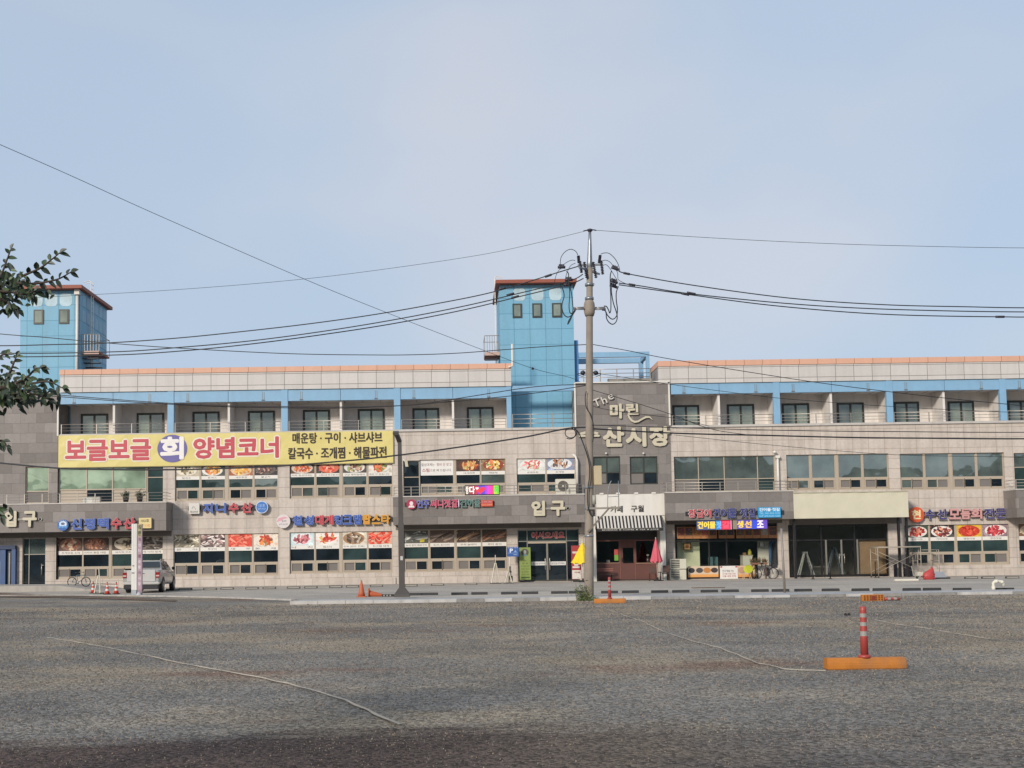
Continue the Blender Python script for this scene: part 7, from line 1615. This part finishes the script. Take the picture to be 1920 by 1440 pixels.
for s, u in ((-1, 1093), (1, 1117)):
    mb = MB(); mb.lathe(PP(u, 699), [(.03, -.08), (.09, -.03), (.1, .03), (.04, .08)], M_ins, 10); mb.tube(smooth([PP(1105, 703), PP(u, 703), PP(u + s * 8, 700), PP(u + s * 9, 703), PP(u, 706)], 4), .014, M_cab, 5); mb.build('insulator', UP_)
mb = MB(); mb.tube([PP(1104, 700), PP(1104, 722)], 8.2 * sP, M_galv, 14); mb.build('pole_band', UP_) if False else mb.bm.free()

# ================================================================== WIRES
def wire(label, pts, r, group='overhead cables'):
    P3 = [P(u, v, Y) for u, v, Y in pts]; mb = MB()
    if pts[-1][0] > 1900: d = (P3[-1] - P3[-2]).normalized(); P3 += [P3[-1] + d * 9 + Vector((0, 0, .25)), P3[-1] + d * 20 + Vector((0, 0, 1.3))]       # on to the next pole outside the picture
    if pts[-1][0] < 0: d = (P3[-1] - P3[-2]).normalized(); P3 += [P3[-1] + d * 9 + Vector((0, 0, .25)), P3[-1] + d * 20 + Vector((0, 0, 1.3))]
    mb.tube(smooth(P3, 7), r, M_cab, 5)
    tag(mb.build('overhead_cable'), label, 'cable', group)
def flat(l, Y0=PY, Y1=None):
    Y1 = PY if Y1 is None else Y1; n = len(l) - 1; u0, u1 = l[0][0], l[-1][0]
    return [(u, v, Y0 + (Y1 - Y0) * (u - u0) / (u1 - u0)) for u, v in l]
wire('thin top wire running left from the tip of the utility pole behind the tree', flat([(1098, 433), (1000, 457), (900, 478), (740, 502), (580, 522), (400, 538), (200, 551), (-60, 562)]), .008)
wire('thin top wire running right from the tip of the utility pole', flat([(1113, 431.5), (1300, 444), (1500, 454.5), (1700, 461), (1990, 465)]), .009)
wire('highest of the three insulated cables running right below the pole arms', flat([(1160, 508), (1180, 514), (1300, 535), (1480, 559), (1650, 571), (1800, 575), (1990, 577)]), .021)
wire('middle insulated cable running right below the pole arms', flat([(1160, 531), (1200, 536), (1300, 551.5), (1500, 571), (1700, 581), (1990, 585)], PY + .1), .021)
wire('lowest of the three insulated cables running right below the pole arms', flat([(1160, 534), (1285, 551.5), (1450, 573), (1650, 589), (1870, 594), (1990, 592)], PY + .4), .021)
wire('highest insulated cable sagging left from the pole arms', flat([(1085, 499), (1055, 508), (930, 546), (820, 569), (700, 590), (580, 607), (450, 622), (330, 634), (200, 643), (100, 646), (-60, 648)]), .021)
wire('middle insulated cable sagging left from the pole arms', flat([(1093, 514), (1066, 527), (960, 553), (860, 576), (730, 601), (600, 622), (470, 639), (340, 651), (200, 660), (-60, 662)], PY + .1), .021)
wire('lowest insulated cable sagging left from the pole arms', flat([(1094, 522), (1066, 533), (970, 557), (860, 583), (730, 608), (600, 628), (470, 645), (340, 658), (200, 666), (-60, 669)], PY + .4), .021)
wire('lone cable sagging left from the middle of the pole and crossing the left tower', flat([(1100, 646), (1020, 650), (940, 656), (860, 662), (780, 665), (700, 665.5), (540, 663), (340, 653), (200, 643), (90, 633), (-60, 620)]), .016)
wire('long thin diagonal wire from the upper left sky down to the pole', flat([(1088, 716), (1066, 707), (1000, 691), (905, 656), (750, 596), (575, 525), (300, 405), (130, 328), (0, 271), (-80, 236)], PY, 30), .0085)
wire('thin cable falling right from the pole across the right parapet', flat([(1112, 646), (1180, 658), (1250, 672), (1400, 697), (1560, 721), (1750, 744), (1890, 758), (1990, 768)]), .014)
wire('thin cable falling right from the pole top band across the balconies', flat([(1120, 700), (1260, 721), (1350, 733), (1460, 746.5), (1560, 754.5), (1620, 759), (1780, 768), (1990, 775)]), .010)
wire('upper of two communication cables running right over the stone wall', flat([(1110, 797), (1180, 799), (1258, 801.6), (1380, 805), (1505, 807.5), (1640, 809), (1990, 810)], PY - .1), .016)
wire('thick black communication cable running right over the stone wall', flat([(1112, 804), (1180, 808), (1258, 812), (1340, 814.5), (1420, 816), (1580, 820), (1720, 821.5), (1990, 822)], PY + .1), .028)
wire('steep thin wire dropping right from the pole over the dark wall', flat([(1110, 731), (1200, 758), (1264, 779), (1310, 797), (1350, 808), (1400, 815)]), .012)
wire('second steep thin wire dropping right beside the first', flat([(1098, 758), (1150, 770), (1264, 784), (1300, 792), (1330, 799)], PY + .2), .010)
wire('faint wire falling gently right under the thick cable', flat([(1264, 815.5), (1410, 831), (1580, 846), (1700, 853.5), (1850, 856), (1990, 857)], PY + .3), .009)
wire('thick black cable sagging left across the yellow banner', flat([(1100, 801), (1060, 804), (980, 820), (835, 842), (746, 853.5), (660, 863), (523, 874), (425, 878), (336, 880.5), (212, 880.5), (106, 877.5), (0, 868), (-60, 861)]), .030)
wire('upper dark cable running left from the pole over the left balconies', flat([(1103, 721), (1040, 722.5), (980, 728), (852, 748), (764, 759.6), (640, 763), (528, 762), (420, 760.5), (336, 757), (230, 750), (115, 741), (-60, 728)]), .016)
wire('lower dark cable running left from the pole over the left balconies', flat([(1102, 722), (1040, 732), (960, 742), (875, 750.5), (826, 754.5), (745, 761), (640, 765), (528, 764.5), (420, 762.5), (320, 758), (230, 752.5), (115, 744), (-60, 731)], PY + .15), .016)
# dark splice sleeves on the insulated cables
for k, (u, v, du, dv) in enumerate(((1028, 517, 6, -2), (942, 541, 6, -1.6), (1175, 513, 6, 1.2), (1296, 550, 8, 1.5), (1285, 551.5, 7, 1.4), (1185, 534, 6, 1), (1875, 594, 8, 0), (999, 691, 2, .8), (966, 557, 7, -2), (957, 552, 7, -2))):
    mb = MB(); mb.tube([PP(u - du, v - dv), PP(u - du * .5, v - dv * .5), PP(u + du * .5, v + dv * .5), PP(u + du, v + dv)], .045, M_ins, 8)
    tag(mb.build('cable_sleeve'), ['dark sleeve on the left cable nearest the pole clamps', 'dark sleeve on the left cable before the eave of the middle tower', 'dark sleeve on the upper right cable close to the pole', 'dark sleeve on the middle right cable, the farther of a pair', 'dark sleeve on the lowest right cable, the nearer of a pair', 'dark sleeve on the middle right cable close to the pole', 'dark sleeve on the lowest right cable near the picture edge', 'tiny dark knot on the diagonal wire in front of the blue tower', 'dark sleeve on the lowest left cable at the tower eave', 'dark sleeve on the middle left cable at the tower eave'][k], 'cable sleeve', 'sleeves on the overhead cables')

# ================================================================== WEEDS
p = G(1096, 1126.5); t = thing('weed_clump', 'green weeds growing at the left foot of the utility pole', 'plant', p); rr = random.Random(11)
mb = MB()
for k in range(9):
    x_ = rr.uniform(-.3, .25); h_ = rr.uniform(.25, .62) * (1 if x_ < .05 else .6); mb.tube(smooth([Vector((x_, rr.uniform(-.1, .1), 0)), Vector((x_ + rr.uniform(-.08, .05), 0, h_ * .5)), Vector((x_ + rr.uniform(-.15, .06), 0, h_))], 3), .008, pm('6a6a4a'), 4)
mb.build('stem', t, local=True)
mb = MB()
for k in range(420):
    x_ = rr.gauss(.03, .15); z = abs(rr.gauss(0, .16)) + .02 + (rr.random() * .45 if rr.random() < .22 else 0); c = Vector((x_ - z * .15, rr.gauss(0, .12), z))
    a = Vector((rr.uniform(-1, 1), rr.uniform(-1, 1), rr.uniform(-.3, 1))).normalized() * rr.uniform(.03, .07); b = a.cross(Vector((rr.random(), rr.random(), rr.random()))).normalized() * .018
    mb.face([c - a, c + b, c + a, c - b], pm(rr.choice(['4a5c30', '5f6c3a', '37482a', '6f7444'])))
for k in range(160):
    a = Vector((rr.uniform(-.2, .55), rr.uniform(-.15, .1), 0)); d = Vector((rr.uniform(-.08, .08), rr.uniform(-.05, .05), rr.uniform(.05, .16))); mb.face([a, a + Vector((.012, 0, 0)), a + d], pm(rr.choice(['5f6c3a', '4a5c30'])))
mb.build('leaves', t, fix=False, local=True)

# ================================================================== TREE reaching in from the left
TY = 6.2; tb = Vector((-4.6, TY + .4, 0))
TR = thing('tree', 'dark leafy tree whose branch tips reach into the picture from the left', 'tree', tb); rr = random.Random(21)
M_bark = mat('tree_bark', '4a4038', .9, var=.2, scale=12, bump=.4)
M_lf = [mat('leaf_dark', (.024, .038, .022, 1), .5, var=.25, scale=30), mat('leaf_mid', (.042, .072, .030, 1), .5, var=.25, scale=30), mat('leaf_light', (.075, .12, .045, 1), .5, var=.2, scale=30)]
def tp(u, v, dy=0): p = P(u, v, TY); return Vector((p.x, TY + dy, p.z))
mb = MB(); mb.tube(smooth([tb, tb + Vector((.05, 0, 1.0)), tb + Vector((-.06, .05, 2.2)), tb + Vector((.05, 0, 3.6)), tb + Vector((0, .1, 5.2))], 5), .13, M_bark, 10, r1=.04); mb.build('trunk', TR)
leaves = MB()
def leaf(c, d, size, m, droop=.25):
    d = d.normalized(); s_ = d.cross(Vector((rr.uniform(-.6, .6), -1, rr.uniform(-.2, .8)))).normalized(); nn = s_.cross(d).normalized()
    size *= .9; w_ = size * .26; L = size; i = leaves.mi(m); prev = None
    for f, ww in ((0, .12), (.22, .8), (.48, 1.0), (.75, .66), (1.0, .02)):
        ce = c + d * L * f - Vector((0, 0, droop * L * f * f)) ; a = ce + s_ * w_ * ww + nn * w_ * ww * .35; b = ce - s_ * w_ * ww + nn * w_ * ww * .35
        cur = [leaves.bm.verts.new(q) for q in (a, ce, b)]
        if prev:
            for k in (0, 1): f_ = leaves.bm.faces.new((prev[k], prev[k + 1], cur[k + 1], cur[k])); f_.material_index = i
        prev = cur
def twig(pts, r0, r1, n_leaf, size, m_=None, tipw=1.0):
    P3 = smooth([tp(*q) for q in pts], 6); mb = MB(); mb.tube(P3, r0, M_bark, 6, r1=r1); mb.build('branch', TR)
    for k in range(n_leaf):
        f = (k + .6) / n_leaf; idx = min(int(f * (len(P3) - 1)), len(P3) - 2); c = P3[idx].lerp(P3[idx + 1], f * (len(P3) - 1) - idx); d = (P3[idx + 1] - P3[idx]).normalized()
        sd = Vector((-d.z, 0, d.x)) * (1 if k % 2 else -1) * rr.uniform(.5, 1.2) + Vector((0, rr.uniform(-.7, .7), 0))
        leaf(c, d * rr.uniform(.5, 1.1) + sd, size * rr.uniform(.75, 1.2), m_ or rr.choices(M_lf, (5, 3, .5))[0])
    leaf(P3[-1], (P3[-1] - P3[-2]), size, M_lf[0])
for sp_ in ([(-420, 690), (-260, 640), (-120, 580), (-40, 548), (20, 528)], [(-420, 780), (-250, 760), (-100, 745), (-20, 732), (40, 722)], [(-420, 880), (-200, 850), (-60, 835), (-10, 832)], [(-300, 980), (-100, 965), (-20, 962)]):
    P3 = smooth([tb + Vector((.02, 0, 2.0))] + [tp(*q) for q in sp_], 6); mb = MB(); mb.tube(P3, .05, M_bark, 7, r1=.009); mb.build('limb', TR)
T1 = [([(20, 528), (50, 514), (75, 503), (95, 488), (112, 474)], 13, .058), ([(20, 530), (60, 532), (90, 528), (112, 522), (133, 510)], 13, .055), ([(-20, 545), (0, 520), (12, 490), (20, 468)], 9, .055), ([(-10, 545), (20, 548), (45, 552), (66, 546)], 9, .062), ([(0, 560), (20, 570), (26, 578)], 6, .06),
      ([(40, 722), (66, 718), (92, 716), (118, 728)], 10, .058), ([(10, 715), (22, 690), (31, 668)], 9, .05), ([(30, 718), (52, 706), (66, 692), (78, 690)], 9, .05), ([(-20, 740), (15, 745), (48, 748)], 8, .066), ([(20, 740), (50, 735), (90, 748)], 8, .06), ([(-30, 690), (0, 668), (12, 664)], 6, .05),
      ([(-10, 832), (4, 826), (14, 838)], 6, .05), ([(-20, 962), (-6, 955), (2, 968)], 6, .05)]
for pts_, nl, sz in T1: twig(pts_, .008, .003, nl, sz)
def cluster(u0, u1, v0, v1, n, size):
    for k in range(n):
        c = tp(rr.uniform(u0, u1), rr.uniform(v0, v1), rr.uniform(-.25, .25)); a = rr.uniform(0, 6.28)
        leaf(c, Vector((math.cos(a), rr.uniform(-.8, .8), math.sin(a) - .35)), size * rr.uniform(.8, 1.2), rr.choices(M_lf, (5, 3, .6))[0])
cluster(-60, 50, 508, 545, 105, .05); cluster(-80, 28, 535, 574, 80, .052); cluster(15, 75, 524, 546, 30, .048)
cluster(-80, 66, 715, 747, 130, .052); cluster(-80, 34, 735, 762, 66, .054); cluster(35, 108, 718, 750, 48, .05); cluster(-60, 22, 690, 715, 24, .05); cluster(-40, 20, 690, 712, 10, .058)
cluster(-60, 4, 820, 845, 10, .06); cluster(-60, -2, 940, 985, 12, .06); cluster(-60, 8, 545, 560, 8, .06)
# the rest of the crown, outside the picture on the left
for k in range(2200):
    a = Vector((rr.gauss(0, 1), rr.gauss(0, 1), rr.gauss(0, 1))).normalized() * rr.random() ** .45
    c = tb + Vector((a.x * 1.55 - .25, a.y * 1.5, 3.5 + a.z * 1.75)); 
    if c.x > -2.86 * c.y / TY * .93 or c.z < 1.5: continue
    leaf(c, Vector((rr.uniform(-1, 1), rr.uniform(-1, 1), rr.uniform(-1, .6))), rr.uniform(.055, .085), rr.choices(M_lf, (4, 4, 1))[0])
for k in range(9):
    a = k * 2.4; e = tb + Vector((1.2 * math.cos(a) - .3, 1.2 * math.sin(a), 3.2 + .25 * k)); mb = MB(); mb.tube(smooth([tb + Vector((0, .03, 1.7 + .3 * k)), tb.lerp(e, .5) + Vector((0, 0, .9)), e], 4), .04, M_bark, 6, r1=.01); mb.build('limb', TR)
leaves.build('crown', TR, fix=False)
bpy.data.scenes.remove(_TMP)
